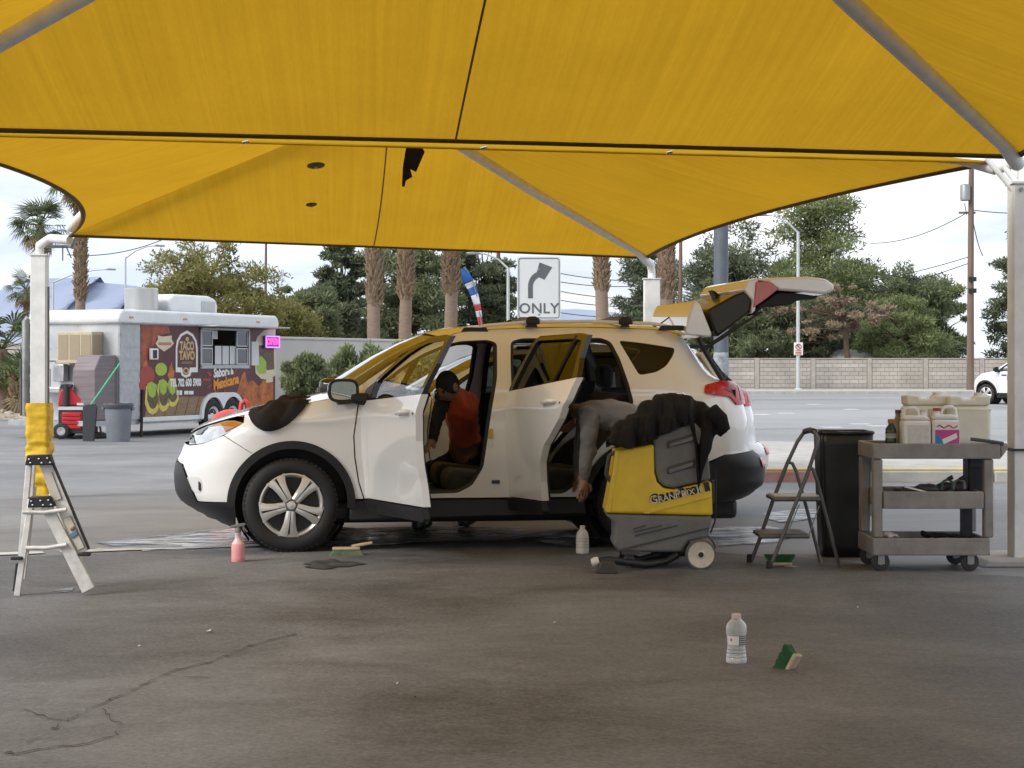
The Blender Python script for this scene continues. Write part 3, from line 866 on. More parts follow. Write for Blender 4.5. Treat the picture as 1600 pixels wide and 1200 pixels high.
OUT['body'] = ([(.553, .395), (.513, .523), (.484, .70), (.475, .86), (.497, 1.02), (.520, 1.165), (.505, 1.225), (.60, 1.292), (.81, 1.430), (.98, 1.525), (1.15, 1.60), (1.3, 1.640), (1.6, 1.668), (2.2, 1.684), (2.8, 1.668), (3.06, 1.640), (3.098, 1.615)]
    + [(_tail(z) - .012, z) for z in (1.56, 1.50, 1.46, 1.40, 1.34, 1.30)] + [(3.40, 1.255), (3.47, 1.235)] + [(_tail(z) - .01, z) for z in (1.2, 1.14, 1.08, 1.03, .976, .9, .82, .76)] + [(3.56, .722), (3.29, .706), (3.10, .625)]
    + circ(RW, .36, AR, 31, 175.5, 26) + [(2.195, .393)])
OUT['open_f'] = rounded([(.62, .43), (.585, .60), (.58, 1.0), (.60, 1.18), (.70, 1.275), (.85, 1.385), (1.0, 1.475), (1.144, 1.535), (1.29, 1.572), (1.50, 1.583), (1.572, 1.56), (1.553, 1.294), (1.500, 1.053), (1.440, .62), (1.360, .487), (1.252, .430), (.75, .418)], .03)
OUT['open_r'] = rounded([(1.655, 1.198), (1.665, 1.439), (1.678, 1.57), (1.76, 1.595), (2.38, 1.60), (2.455, 1.57), (2.510, 1.439), (2.56, 1.244), (2.585, 1.10), (2.50, .935), (2.36, .805), (2.215, .64), (2.12, .46), (2.05, .418), (1.75, .418), (1.67, .47), (1.635, .75)], .03)
OUT['qwin'] = rounded([(2.515, 1.580), (2.70, 1.560), (2.965, 1.520), (2.93, 1.46), (2.865, 1.382), (2.78, 1.335), (2.645, 1.312)], .03)
OUT['rear_bumper'] = [(3.115, .60), (3.11, .36), (3.28, .352), (3.46, .372), (3.58, .405)] + [(_tail(z) - .004, z) for z in (.43, .47, .52, .57, .61, .65, .69)] + [(3.585, .716), (3.29, .700), (3.12, .622)]
OUT['fdoor'] = [(.560, .402), (.520, .525), (.492, .70), (.483, .86), (.505, 1.02), (.528, 1.118), (1.605, 1.186), (1.597, 1.0), (1.592, .86), (1.60, .60), (1.612, .402)]
OUT['fframe'] = [(.528, 1.120), (.53, 1.17), (.60, 1.225), (.68, 1.29), (.85, 1.405), (1.0, 1.492), (1.15, 1.556), (1.30, 1.592), (1.50, 1.604), (1.60, 1.594), (1.622, 1.40), (1.607, 1.188)]
OUT['fglass'] = rounded([(.72, 1.135), (.715, 1.27), (.87, 1.372), (1.01, 1.455), (1.16, 1.516), (1.30, 1.548), (1.50, 1.560), (1.552, 1.552), (1.572, 1.4), (1.56, 1.188)], .015)
OUT['rdoor'] = [(1.628, .402), (1.622, .60), (1.615, .86), (1.628, 1.188), (2.615, 1.300), (2.60, 1.14), (2.52, 1.01), (2.40, .905), (2.28, .81), (2.20, .68), (2.165, .54), (2.165, .402)]
OUT['rframe'] = [(1.630, 1.190), (1.640, 1.40), (1.648, 1.575), (1.70, 1.608), (2.30, 1.622), (2.45, 1.606), (2.52, 1.44), (2.613, 1.302)]
OUT['rglass'] = rounded([(1.685, 1.20), (1.695, 1.555), (1.72, 1.572), (2.28, 1.583), (2.41, 1.565), (2.47, 1.44), (2.545, 1.295)], .015)
OUT['fclad'] = rounded([(.562, .392), (1.612, .392), (1.618, .318), (1.59, .300), (.60, .300)], .008)
OUT['rclad'] = rounded([(1.63, .392), (2.165, .396), (2.19, .33), (2.15, .305), (1.63, .305)], .008)
OUT['tail'] = rounded([(3.15, 1.232), (3.30, 1.262), (3.44, 1.252), (3.485, 1.225)] + [(_tail(z) - .006, z) for z in (1.19, 1.15, 1.11)] + [(_tail(1.085) - .006, 1.085), (3.40, 1.085), (3.34, 1.145), (3.135, 1.170)], .012)

def make_wheel(name, parent, u, v, steer=0.0, r=.352, mirror=False):
    w = empty(name, (u, v, r), math.pi + steer if mirror else steer, parent)
    R = Matrix.Rotation(math.radians(90), 4, 'X')       # lathe axis z -> -y (outwards)
    def prof():
        p = [(.235, .0), (.25, .018), (.285, .028), (.318, .022), (.338, .008), (.350, -.015), (.352, -.04)]
        for g in (-.06, -.10, -.14, -.18):
            p += [(.352, g + .006), (.344, g), (.344, g - .008), (.352, g - .014)]
        p += [(.352, -.195), (.345, -.215), (.31, -.226), (.24, -.21)]
        return p
    t = MB().lathe(prof(), 56, R, caps=False)
    t.build('tyre', M_RUBBER, w, smooth=35)
    rb = MB()                                             # shoulder tread blocks
    for k in range(56):
        a = 2 * math.pi * k / 56
        for yy in (.0, .20):
            Mx = Matrix.Rotation(a, 4, 'Y') @ Matrix.Translation((.346, yy, 0))
            rb.box((-.004, .01, 0), (.014, .035, .024), Mx)
    rb.build('tread', M_RUBBER, w)['kind'] = 'stuff'
    d = MB().lathe([(.0, -.05), (.15, -.05), (.21, -.03), (.235, .0), (.238, .012), (.228, .016), (.216, .004)], 48, R, caps=False)
    d.build('rim', M_SILVER, w, smooth=35)
    dk = MB().lathe([(.0, -.035), (.205, -.022)], 40, R, caps=False)
    dk.build('brake_shadow', M_BLACKP, w)
    for k in range(5):                                    # five twin spokes
        a0 = math.radians(90 + 72 * k + 5)
        Mx = Matrix.Rotation(a0, 4, 'Y')
        for s in (-1, 1):
            b = MB()
            pr = [(.042, .002 * s, .032 * s), (.085, .003 * s, .038 * s), (.13, .004 * s, .043 * s), (.18, .006 * s, .056 * s), (.214, .009 * s, .074 * s), (.232, .011 * s, .084 * s)]
            lo = []; hi = []
            vs = []
            for (x, z0, z1) in pr:
                y = -.020 + .010 * (x / .226) ** 2 - .012 * math.sin(math.pi * x / .24)
                vs += [(x, y + .022, z0 * .8), (x, y - .006 * (1 - x), z0), (x, y - .006, (z0 + z1) / 2), (x, y + .004, z1), (x, y + .024, z1 * 1.02)]
            fs = []
            for i in range(len(pr) - 1):
                for j in range(4):
                    q = (i * 5 + j, i * 5 + j + 1, (i + 1) * 5 + j + 1, (i + 1) * 5 + j)
                    fs.append(q if s < 0 else q[::-1])
            b.add(vs, fs, Mx)
            b.build('spoke', M_SILVER, w, smooth=30)
    hub = MB().lathe([(.0, .038), (.030, .034), (.036, .020), (.05, .012), (.062, -.004), (.06, -.03)], 5 if False else 20, R, caps=False)
    hub.build('hub_cap', M_SILVER, w, smooth=40)
    for k in range(5):
        a = math.radians(54 + 72 * k)
        MB().tube([(.062 * math.cos(a), .01, .062 * math.sin(a)), (.062 * math.cos(a), -.012, .062 * math.sin(a))], .010, 6).build('lug_nut', M_BLACKP, w)
    return w

def door(root, name, polyp, polyf, polyg, polyc, hinge, ang, far, paint, glass, divider=None, mirror=False, handle=None, sail=False):
    hu, hv = hinge
    d = empty(name, (hu, (CAR_W - hv) if far else hv, 0), ang if far else -ang, root)
    vo = (CAR_W - hv) if far else hv
    kw = dict(far=far, uoff=hu, voff=vo)
    skin_panel('door_skin', paint, d, polyp, off=.002, rim=.055, **kw)
    skin_panel('window_frame', M_BLACKG, d, polyf, [polyg], off=.0, rim=.04, step=.05, **kw)
    skin_panel('window_glass', glass, d, [(p[0], p[1]) for p in polyg], off=-.018, rim=0, step=.06, **kw)
    skin_panel('cladding', M_BLACKP, d, polyc, off=.018, rim=.05, **kw)
    # inner trim card: dark panel behind the skin
    pin = [(polyp[i][0] * .965 + sum(p[0] for p in polyp) / len(polyp) * .035, polyp[i][1] * .97 + sum(p[1] for p in polyp) / len(polyp) * .03) for i in range(len(polyp))]
    skin_panel('trim_card', M_INT, d, pin, off=-.072, rim=-.03, step=.09, **kw)
    if divider:
        (u0, z0), (u1, z1) = divider; b = MB()
        s = -1 if far else 1
        P0 = Vector((u0 - hu, (CAR_W - V(u0, z0)) - vo if far else V(u0, z0) - vo, z0)); P1 = Vector((u1 - hu, (CAR_W - V(u1, z1)) - vo if far else V(u1, z1) - vo, z1))
        b.tube([P0 + Vector((0, .008 * s, 0)), P1 + Vector((0, .008 * s, 0))], .014, 6); b.build('window_bar', M_BLACKG, d)
    if handle:
        u, z = handle; sg = -1 if far else 1
        y = ((CAR_W - V(u, z)) if far else V(u, z)) - vo
        cup = MB(); cup.lathe([(0.0, .006), (.03, .005), (.052, .002), (.066, -.004)], 20, Matrix.Translation((u - hu - .01, y + .002 * sg, z - .008)) @ Matrix.Scale(1.25, 4, (1, 0, 0)) @ Matrix.Scale(.75, 4, (0, 0, 1)) @ Matrix.Rotation(math.radians(90 * sg), 4, 'X'), caps=False)
        h = MB(); pts = [(u - hu - .085, y + .004 * sg, z - .012), (u - hu - .075, y - .026 * sg, z - .010), (u - hu - .02, y - .040 * sg, z), (u - hu + .045, y - .036 * sg, z + .006), (u - hu + .085, y - .022 * sg, z + .008), (u - hu + .09, y + .004 * sg, z + .008)]
        h.tube(pts, [.012, .015, .017, .018, .017, .014], 10)
        h.build('handle', paint, d, smooth=60)
        MB().lathe([(.0, 0), (.010, 0)], 10, Matrix.Translation((u - hu + .155, y - .006 * sg, z - .002)) @ Matrix.Rotation(math.radians(90 * sg), 4, 'X'), caps=False).build('door_stop', M_BLACKP, d)
    if sail:
        pl = [(.535, 1.130), (.545, 1.172), (.60, 1.222), (.70, 1.268), (.712, 1.136)]
        skin_panel('mirror_sail', M_BLACKP, d, pl, off=.004, rim=.02, step=.05, **kw)
    return d

def build_car(name, label, loc, rz, paint, opened=True, glass=M_TINT, fancy=True):
    root = empty(name, loc, rz); tag(root, label, 'car')
    for far in (False, True):
        skin_panel('front_fender', paint, root, OUT['fender'], far=far, rim=.02)
        skin_panel('front_bumper', paint, root, OUT['front_bumper'], far=far, rim=.02, off=.001)
        hl = skin_panel('headlight', M_LENS, root, OUT['headlight'], far=far, rim=.03, step=.03, off=-.004)
        skin_panel('turn_signal', M_AMBER, hl, [(-.47, .895), (-.345, .958), (-.40, .970), (-.462, .966), (-.505, .952)], far=far, rim=.01, step=.03, off=.002)
        skin_panel('lamp_bezel', M_BLACKG, hl, [(-.744, .800), (-.70, .800), (-.715, .850), (-.728, .846)], far=far, rim=.01, step=.02, off=.002)
        skin_panel('lamp_bezel', M_BLACKG, hl, [(-.70, .862), (-.655, .868), (-.63, .900), (-.60, .930), (-.68, .892)], far=far, rim=.01, step=.02, off=.002)
        skin_panel('lower_bumper', M_BLACKP, root, OUT['lower_bumper'], far=far, rim=.03, off=.012)
        skin_panel('fog_recess', mat('bumper_recess', (.62, .62, .61), .45, var=.05), root, rounded([(-.765, .545), (-.70, .555), (-.655, .548), (-.640, .50), (-.645, .44), (-.70, .432), (-.735, .47)], .02), far=far, rim=.0, off=.003, step=.02)
        skin_panel('fog_lamp', M_BLACKG, root, rounded([(-.668, .525), (-.650, .51), (-.647, .46), (-.655, .445), (-.668, .46)], .008), far=far, rim=.0, off=.006, step=.02)
        skin_panel('body_side', paint, root, OUT['body'], [OUT['open_f'], OUT['open_r'], OUT['qwin']], far=far, rim=.05, off=-.004)
        for key in ('open_f', 'open_r'):                     # black rubber seals inside the apertures
            lp = densify(OUT[key], .05); s = MB()
            cu = sum(p[0] for p in lp) / len(lp); cz = sum(p[1] for p in lp) / len(lp)
            q = [Vector((u + (cu - u) * .012, V(u, z) + .035, z + (cz - z) * .012)) for u, z in lp]
            if far: q = [Vector((p.x, CAR_W - p.y, p.z)) for p in q]
            s.tube(q + [q[0]], .022, 6, caps=False); s.build('door_seal', M_BLACKP, root)
        qg = [(p[0], p[1]) for p in OUT['qwin']]
        skin_panel('quarter_glass', M_TINT, root, qg, far=far, rim=0, off=-.012, step=.06)
        for c_, s_ in ((.015, ''), (RW, '')):                # wheel-arch cladding
            ring = circ(c_, .36, AR + .003, -4 if c_ < 1 else 2, 184 if c_ < 1 else 176, 34) + circ(c_, .36, AR - .055, 176 if c_ > 1 else 184, 2 if c_ > 1 else -4, 34)
            skin_panel('arch_cladding', M_BLACKP, root, ring, far=far, rim=.06, off=.014, step=.05)
            ln_ = MB()
            def liner(i, j, c_=c_):
                a = math.radians(-42 + 264 * i); return (c_ + (AR - .05) * math.cos(a), .09 + j * .34, .36 + (AR - .05) * math.sin(a))
            ln_.grid(liner, 26, 3)
            if far: ln_.v = [(x, CAR_W - y, z) for x, y, z in ln_.v]
            ln_.build('arch_liner', M_BLACKP, root, smooth=60)
            yy = .43 if not far else CAR_W - .43
            MB().lathe([(0, 0), (AR - .04, 0)], 28, Matrix.Translation((c_, yy, .38)) @ Matrix.Rotation(math.radians(90), 4, 'X'), caps=False).build('inner_arch', M_BLACKP, root)
        sl_ = MB(); sy0, sy1 = (.075, .30)
        if far: sy0, sy1 = CAR_W - .30, CAR_W - .075
        sl_.prism([(.44, .225), (.44, .39), (2.22, .39), (2.24, .255), (2.2, .25)], sy0, sy1); sl_.build('sill_cladding', M_BLACKP, root, bevel=.02)
        skin_panel('rear_bumper', M_BLACKP if fancy else paint, root, OUT['rear_bumper'], far=far, rim=.04, off=.022)
        skin_panel('rear_reflector', M_RED, root, rounded([(3.59, .66), (3.655, .655), (3.66, .605), (3.61, .60)], .008), far=far, rim=.01, off=.028, step=.03)
        tl = skin_panel('tail_light', M_RED, root, OUT['tail'], far=far, rim=.03, off=.012, step=.03)
        skin_panel('lamp_cell', M_REDD, tl, [(3.30, 1.20), (3.40, 1.235), (3.42, 1.20), (3.36, 1.17)], far=far, rim=.006, off=.015, step=.03)
        skin_panel('lamp_cell', mat('lamp_pink', (.42, .03, .03), .3, var=.2, coat=.2), tl, [(3.44, 1.225), (3.49, 1.20), (3.515, 1.12), (3.44, 1.115)], far=far, rim=.006, off=.015, step=.03)
        # roof rail with raised feet
        rl = MB(); ry = .335 if not far else CAR_W - .335
        rl.tube([(1.33, ry, 1.652), (1.50, ry, 1.690), (1.8, ry, 1.716), (2.3, ry, 1.724), (2.8, ry, 1.708), (3.02, ry, 1.675)], [.014, .019, .019, .019, .019, .013], 8, flat=.8)
        rl.build('roof_rail', paint, root, smooth=60)
        for (u0, u1, z0) in ((1.30, 1.52, 1.648), (1.80, 1.90, 1.690), (2.54, 2.62, 1.690), (2.84, 3.06, 1.668)):
            MB().prism([(u0, z0 - .012), (u1, z0 - .012), (u1 - .02, z0 + .028), (u0 + .03, z0 + .028)], ry - .02, ry + .02).build('rail_foot', M_BLACKP, root, bevel=.006)
    # front and rear bumper centres, bonnet, windscreen, roof
    def hood(i, j):
        u = -.74 + (.50 + .74) * j
        z = _hood(u); e = V(u, z - .004)
        t = abs(2 * i - 1); v = e + (CAR_W - 2 * e) * i
        uu = u - .09 * max(0, j - .55) / .45 * (1 - t ** 2)
        return (uu, v, z + .022 * (1 - t ** 3) * min(1, .2 + 2 * j))
    MB().grid(hood, 24, 40, flip=True).build('bonnet', paint, root, smooth=180)
    A_ = [(.505, 1.225), (.60, 1.292), (.81, 1.430), (.98, 1.525), (1.15, 1.60)]
    def ws(i, j):
        k = j * 4; q = min(int(k), 3); f = k - q
        u = A_[q][0] + (A_[q + 1][0] - A_[q][0]) * f; z = A_[q][1] + (A_[q + 1][1] - A_[q][1]) * f
        e = V(u, z) + .012; t = 2 * i - 1
        return (u - .17 * (1 - t * t) * (1 - .35 * j), e + (CAR_W - 2 * e) * i, z + .030 * (1 - t * t))
    MB().grid(ws, 20, 16, flip=True).build('windscreen', glass_mat('windscreen_glass', (.62, .66, .64)) if 'windscreen_glass' not in bpy.data.materials else bpy.data.materials['windscreen_glass'], root, smooth=180)
    MB().bx(.22, .62, .18, CAR_W - .18, 1.06, 1.135).build('cowl', M_BLACKP, root, bevel=.02)
    zr = smooth_tab([1.15, 1.3, 1.6, 2.2, 2.8, 3.10], [1.60, 1.640, 1.668, 1.684, 1.668, 1.622])
    def roof(i, j):
        u = 1.15 + 1.955 * j; z = zr(u); e = V(u, z) - .002; t = abs(2 * i - 1)
        uu = u - (.11 * (1 - t * t) * (1 - j * 4) if j < .25 else 0)
        return (uu, e + (CAR_W - 2 * e) * i, z - .001 + .040 * (1 - t ** 2.4))
    MB().grid(roof, 24, 40, flip=True).build('roof', paint, root, smooth=180)
    for u in (1.86, 2.585):
        cb = MB(); cb.tube([(u, .30, 1.735), (u, .92, 1.752), (u, CAR_W - .30, 1.735)], .016, 8, flat=1.3)
        c_o = cb.build('crossbar', M_BLACKP, root, smooth=60)
        for y in (.335, CAR_W - .335):
            MB().prism([(u - .055, 1.70), (u + .055, 1.70), (u + .05, 1.745), (u + .02, 1.762), (u - .03, 1.762), (u - .055, 1.74)], y - .035, y + .035).build('crossbar_foot', M_BLACKP, c_o, bevel=.012)
    MB().tube([(2.93, .92, 1.70), (2.99, .92, 1.72), (3.10, .92, 1.80)], [.014, .006, .004], 6).build('aerial', M_BLACKP, root)
    # underbody and cabin
    fl = MB().bx(-.35, 3.45, .22, CAR_W - .22, .20, .36).build('underbody', M_BLACKP, root, bevel=.04)
    MB().bx(.45, 3.35, .16, CAR_W - .16, .362, .40).build('cabin_floor', M_INT, root)
    MB().bx(-.60, -.42, .34, CAR_W - .34, .32, .72).build('bumper_core', M_BLACKP, root)
    MB().bx(-.30, .42, .45, CAR_W - .45, .362, .86).build('engine_bay', M_BLACKP, root)
    ds = MB(); ds.prism([(.45, .70), (.45, 1.10), (.62, 1.135), (.80, 1.10), (.88, 1.0), (.84, .80), (.70, .62)], .16, CAR_W - .16); ds.build('dashboard', M_INT, root, bevel=.03)
    sw = MB(); cs = Vector((.98, .50, .98)); ax = Matrix.Translation(cs) @ Matrix.Rotation(math.radians(-62), 4, 'Y')
    sw.tube([ax @ Vector((.18 * math.cos(a), .18 * math.sin(a), 0)) for a in np.linspace(0, 2 * math.pi, 25)], .014, 6, caps=False)
    sw.tube([ax @ Vector((0, 0, .02)), cs + Vector((-.22, 0, -.10))], .035, 8); sw.tube([ax @ Vector((-.17, 0, 0)), ax @ Vector((.17, 0, 0))], .014, 6)
    sw.build('steering_wheel', M_INT, root, smooth=60)
    def seat(u, v, w):
        s = empty('seat', (u, v, .40), 0, root)
        MB().prism([(-.24, .0), (-.26, .12), (-.22, .20), (.24, .15), (.27, .0)], -w / 2, w / 2).build('cushion', M_SEAT, s, bevel=.05, seg=3)
        MB().prism([(.17, .14), (.15, .24), (.28, .74), (.36, .78), (.44, .74), (.32, .14)], -w / 2 + .02, w / 2 - .02).build('backrest', M_SEAT, s, bevel=.05, seg=3)
        for k in ((0,) if w < .7 else (-.42, .42)):
            MB().prism([(.34, .80), (.33, .98), (.40, 1.00), (.45, .95), (.44, .80)], k - .13, k + .13).build('headrest', M_SEAT, s, bevel=.035, seg=3)
        return s
    seat(1.44, .50, .50); seat(1.44, CAR_W - .50, .50); seat(2.22, CAR_W / 2, 1.30)
    MB().prism([(2.62, 1.10), (2.66, 1.32), (2.72, 1.36), (2.80, 1.30), (2.80, 1.10)], .33, .40).build('belt_trim', M_INT, root, bevel=.02)
    for y0 in (.10, CAR_W - .16):
        MB().bx(2.66, 3.40, y0, y0 + .06, .40, 1.20).build('boot_trim', M_INT, root)
    # wheels
    make_wheel('wheel', root, .01, .050, math.radians(4)); make_wheel('wheel', root, RW, .050)
    make_wheel('wheel', root, .01, CAR_W - .050, mirror=True); make_wheel('wheel', root, RW, CAR_W - .050, mirror=True)
    # doors
    oa = math.radians(71.5)
    for far in (False, True):
        af = oa if (opened and (not far)) else (math.radians(62) if opened and far else 0)
        ar = oa if (opened and not far) else 0
        fd = door(root, 'front_door', OUT['fdoor'], OUT['fframe'], OUT['fglass'], OUT['fclad'], (.56, .045), af, far, paint, M_GLASS, handle=(1.40, 1.055), sail=True)
        door(root, 'rear_door', OUT['rdoor'], OUT['rframe'], OUT['rglass'], OUT['rclad'], (1.64, .045), ar, far, paint, glass, divider=((2.27, 1.26), (2.28, 1.60)), handle=(2.36, 1.125))
        # mirror stands on the door
        sg = 1 if not far else -1
        mo = empty('mirror', (.61 - .56, sg * (V(.61, 1.17) - .045 - .02), 1.165), 0, fd)
        MB().tube([(0, .02 * sg, -.03), (-.03, -.09 * sg, -.02)], [.05, .04], 8).build('mirror_arm', M_BLACKP, mo, smooth=60)
        hs = MB()
        def shell(i, j, sg=sg):
            a = i * 2 * math.pi; b = j * math.pi / 2
            ca = math.copysign(abs(math.cos(a)) ** .6, math.cos(a)); sa = math.copysign(abs(math.sin(a)) ** .6, math.sin(a))
            r = max(.001, math.sin(b) ** .6)
            return (-.005 - .105 * math.cos(b) - .045 * (ca * .5 + .5) * 0, sg * (-.16 - .118 * ca * r), .035 + .082 * sa * r)
        hs.grid(shell, 28, 10)
        hs.build('mirror_shell', M_BLACKG if not far or True else paint, mo, smooth=180)
        gp = [(.118 * math.copysign(abs(math.cos(a)) ** .6, math.cos(a)) * .84, .082 * math.copysign(abs(math.sin(a)) ** .6, math.sin(a)) * .84) for a in np.linspace(0, 2 * math.pi, 25)[:-1]]
        b = MB(); b.v = [(-.002, sg * (-.16 - p[0]), .035 + p[1]) for p in gp]; b.f = [tuple(range(len(gp)))[::1]]
        b.build('mirror_glass', M_MIRROR, mo)
        rim_ = MB(); q = [Vector((-.004, sg * (-.16 - p[0] * 1.12), .035 + p[1] * 1.12)) for p in gp]; rim_.tube(q + [q[0]], .012, 6, caps=False); rim_.build('mirror_rim', M_BLACKP, mo, smooth=60)
        MB().tube([(-.03, sg * -.10, -.035), (-.02, sg * -.20, -.05)], [.03, .022], 8).build('side_camera', M_BLACKP, mo, smooth=60)
    # grille band between the lamps
    MB().bx(-.742, -.70, .55, CAR_W - .55, .80, .855).build('grille', M_BLACKG, root, bevel=.015)
    return root

CAR_X, CAR_Y, CAR_T = -347 / 212.0, F / 212.0, math.radians(8)
def car_uz(px, py, v):
    r_ = (math.cos(CAR_T), math.sin(CAR_T)); l_ = (-math.sin(CAR_T), math.cos(CAR_T)); a = (px - 800) / F
    t = (v + CAR_X * l_[0] + CAR_Y * l_[1]) / (a * l_[0] + l_[1])
    return ((a * t - CAR_X) * r_[0] + (t - CAR_Y) * r_[1], H + (YH - py) / F * t)

car = build_car('car', 'white compact SUV with both side doors and tailgate open, being detailed', (CAR_X, CAR_Y, 0), CAR_T, M_PAINT, True)

# raised tailgate
tg = empty('tailgate', (3.08, CAR_W / 2, 1.62), 0, car)
def tgp(name, pxs, v0, v1, m, bevel=.02, parent=tg):
    pl = [car_uz(px, py, .2) for px, py in pxs]
    return MB().prism([(u - 3.08, z - 1.62) for u, z in pl], v0 - CAR_W / 2, v1 - CAR_W / 2).build(name, m, parent, bevel=bevel, seg=3)
tgp('spoiler', [(1072, 523), (1077, 495), (1083, 476), (1089, 468), (1097, 477), (1105, 497), (1115, 522), (1112, 527), (1092, 525)], .24, CAR_W - .24, M_PAINT, .018)
tgp('rear_glass', [(1107, 484), (1150, 460), (1170, 453), (1177, 470), (1174, 488), (1150, 506), (1122, 527), (1116, 515)], .23, CAR_W - .23, M_GATEGLASS, .02)
tgp('glass_pillar', [(1161, 452), (1170, 438), (1184, 434), (1186, 446), (1180, 486), (1174, 491), (1176, 470)], .20, CAR_W - .20, M_PAINT, .012)
tgp('lifted_lamp', [(1181, 440), (1200, 440), (1217, 451), (1198, 466), (1177, 481)], .188, CAR_W - .188, M_LAMPR, .006)
tgp('outer_skin', [(1176, 436), (1200, 434), (1262, 432), (1290, 436), (1303, 445), (1303, 454), (1288, 460), (1250, 456), (1217, 454), (1200, 442)], .19, CAR_W - .19, M_PAINT, .02)
tgp('inner_trim', [(1178, 491), (1188, 477), (1217, 457), (1250, 458), (1284, 463), (1274, 467), (1250, 468), (1240, 475), (1212, 479), (1196, 478), (1182, 493)], .24, CAR_W - .24, M_INT, .012)
tgp('rear_wiper', [(1145, 448), (1150, 450), (1163, 460), (1152, 462)], .86, 1.0, M_BLACKP, .004)
for v in (.24, CAR_W - .24):
    q0 = car_uz(1100, 545, .24); q1 = car_uz(1190, 487, .24)
    b = MB(); b.tube([(q0[0] - 3.08, v - CAR_W / 2, q0[1] - 1.62), ((q0[0] * .45 + q1[0] * .55) - 3.08, v - CAR_W / 2, (q0[1] * .45 + q1[1] * .55) - 1.62)], .016, 8)
    b.tube([((q0[0] * .45 + q1[0] * .55) - 3.08, v - CAR_W / 2, (q0[1] * .45 + q1[1] * .55) - 1.62), (q1[0] - 3.08, v - CAR_W / 2, q1[1] - 1.62)], .009, 8); b.build('gas_strut', M_BLACKP, tg, smooth=60)
# black gasket framing the boot opening
gk = [car_uz(px, py, .2) for px, py in ((1094, 527), (1100, 542), (1112, 562), (1133, 596))]
for v in (.22, CAR_W - .22):
    MB().tube([(u, v + .03 * (1 if v < 1 else -1), z) for u, z in gk], .022, 6).build('boot_gasket', M_BLACKP, car)
# full-width rear pieces
MB().bx(3.50, 3.64, .40, CAR_W - .40, .40, .70).build('bumper_beam', M_BLACKP, car, bevel=.03)
MB().bx(3.44, 3.52, .40, CAR_W - .40, .72, .76).build('boot_sill', M_PAINT, car, bevel=.01)
MB().bx(-.82, -.74, .70, CAR_W - .70, .36, .60).build('bumper_beam', M_BLACKP, car, bevel=.03)
# warning label and latch on the B pillar
MB().bx(1.505, 1.565, V(1.5, .53) - .008, V(1.5, .53) + .01, .50, .525).build('pillar_label', M_BLACKG, car)
MB().bx(1.475, 1.51, V(1.5, .80) - .008, V(1.5, .80) + .01, .84, .91).build('latch', mat('latch_yellow', (.5, .36, .06), .5), car)
MB().lathe([(.0, -.014), (.018, -.014), (.018, .0)], 10, Matrix.Translation((1.492, V(1.5, .8), .80)) @ Matrix.Rotation(math.radians(90), 4, 'X') @ Matrix.Scale(1.5, 4, (0, 1, 0)), caps=False).build('striker', M_BLACKP, car)

# ================================================================== vehicles behind
car2 = build_car('car', 'white SUV parked beyond the open car, only its rear corner and side showing', (-1.22, 17.05, 0), math.radians(8), M_PAINT, False, M_DARKGLASS, False)
car2.scale = (1, 1, .93)
tgb = MB().prism([(3.08, 1.62), (3.30, 1.30), (3.48, 1.22), (3.54, .95), (3.55, .72), (3.45, .72), (3.42, 1.2), (3.2, 1.3), (3.02, 1.62)], .26, CAR_W - .26)
tgb.build('tailgate', M_PAINT, car2, bevel=.03)
MB().prism([(3.12, 1.60), (3.31, 1.315), (3.32, 1.325), (3.13, 1.61)], .34, CAR_W - .34).build('rear_glass', M_DARKGLASS, car2)
car3 = copy_tree(car2)
car3.location = (16.25, 66.0, 0); car3.rotation_euler = (0, 0, math.radians(-52)); car3.scale = (1, 1, 1)
tag(car3, 'small white patrol SUV driving on the street at far right, half behind the post', 'car')
b = MB(); b.bx(.95, 1.12, -.02, .0, .84, 1.0); b.build('door_emblem', mat('emblem_red', (.42, .03, .03), .4), car3)
b = MB(); b.bx(.72, .92, -.016, .0, .98, 1.03); b.bx(1.2, 1.5, -.016, .0, .98, 1.03); b.build('door_lettering', mat('letter_blue', (.04, .06, .25), .4), car3)

# ================================================================== things round the car
def lumps(name, ells, m, vox=.012, disp=.012, dscale=.09, smooth_it=4, seed=0, parent=None, folds=None):
    """draped or bundled cloth: overlapping soft masses fused into one skin with folds"""
    bm = bmesh.new()
    for (c, s, rot) in ells:
        Mx = Matrix.Translation(c) @ Euler(rot).to_matrix().to_4x4() @ Matrix.Diagonal((*s, 1))
        bmesh.ops.create_icosphere(bm, subdivisions=3, radius=1.0, matrix=Mx)
    me = bpy.data.meshes.new(name); bm.to_mesh(me); bm.free()
    o = bpy.data.objects.new(name, me); col.objects.link(o)
    md = o.modifiers.new('r', 'REMESH'); md.mode = 'VOXEL'; md.voxel_size = vox
    md = o.modifiers.new('s', 'SMOOTH'); md.iterations = smooth_it; md.factor = .5
    for k, (dd, ds) in enumerate(((disp, dscale), (disp * .45, dscale * .4))):
        tx = bpy.data.textures.new(name + '_fold', 'MARBLE' if (k == 0 and folds) else 'CLOUDS'); tx.noise_scale = ds; tx.noise_depth = 2
        if k == 0 and folds: tx.turbulence = folds; tx.marble_type = 'SHARP'
        md = o.modifiers.new('d', 'DISPLACE'); md.texture = tx; md.strength = dd * 2; md.mid_level = .5; md.texture_coords = 'LOCAL'
    bake(o)
    o.data.materials.clear(); o.data.materials.append(m)
    o.data.polygons.foreach_set('use_smooth', [True] * len(o.data.polygons))
    o.parent = parent
    return o

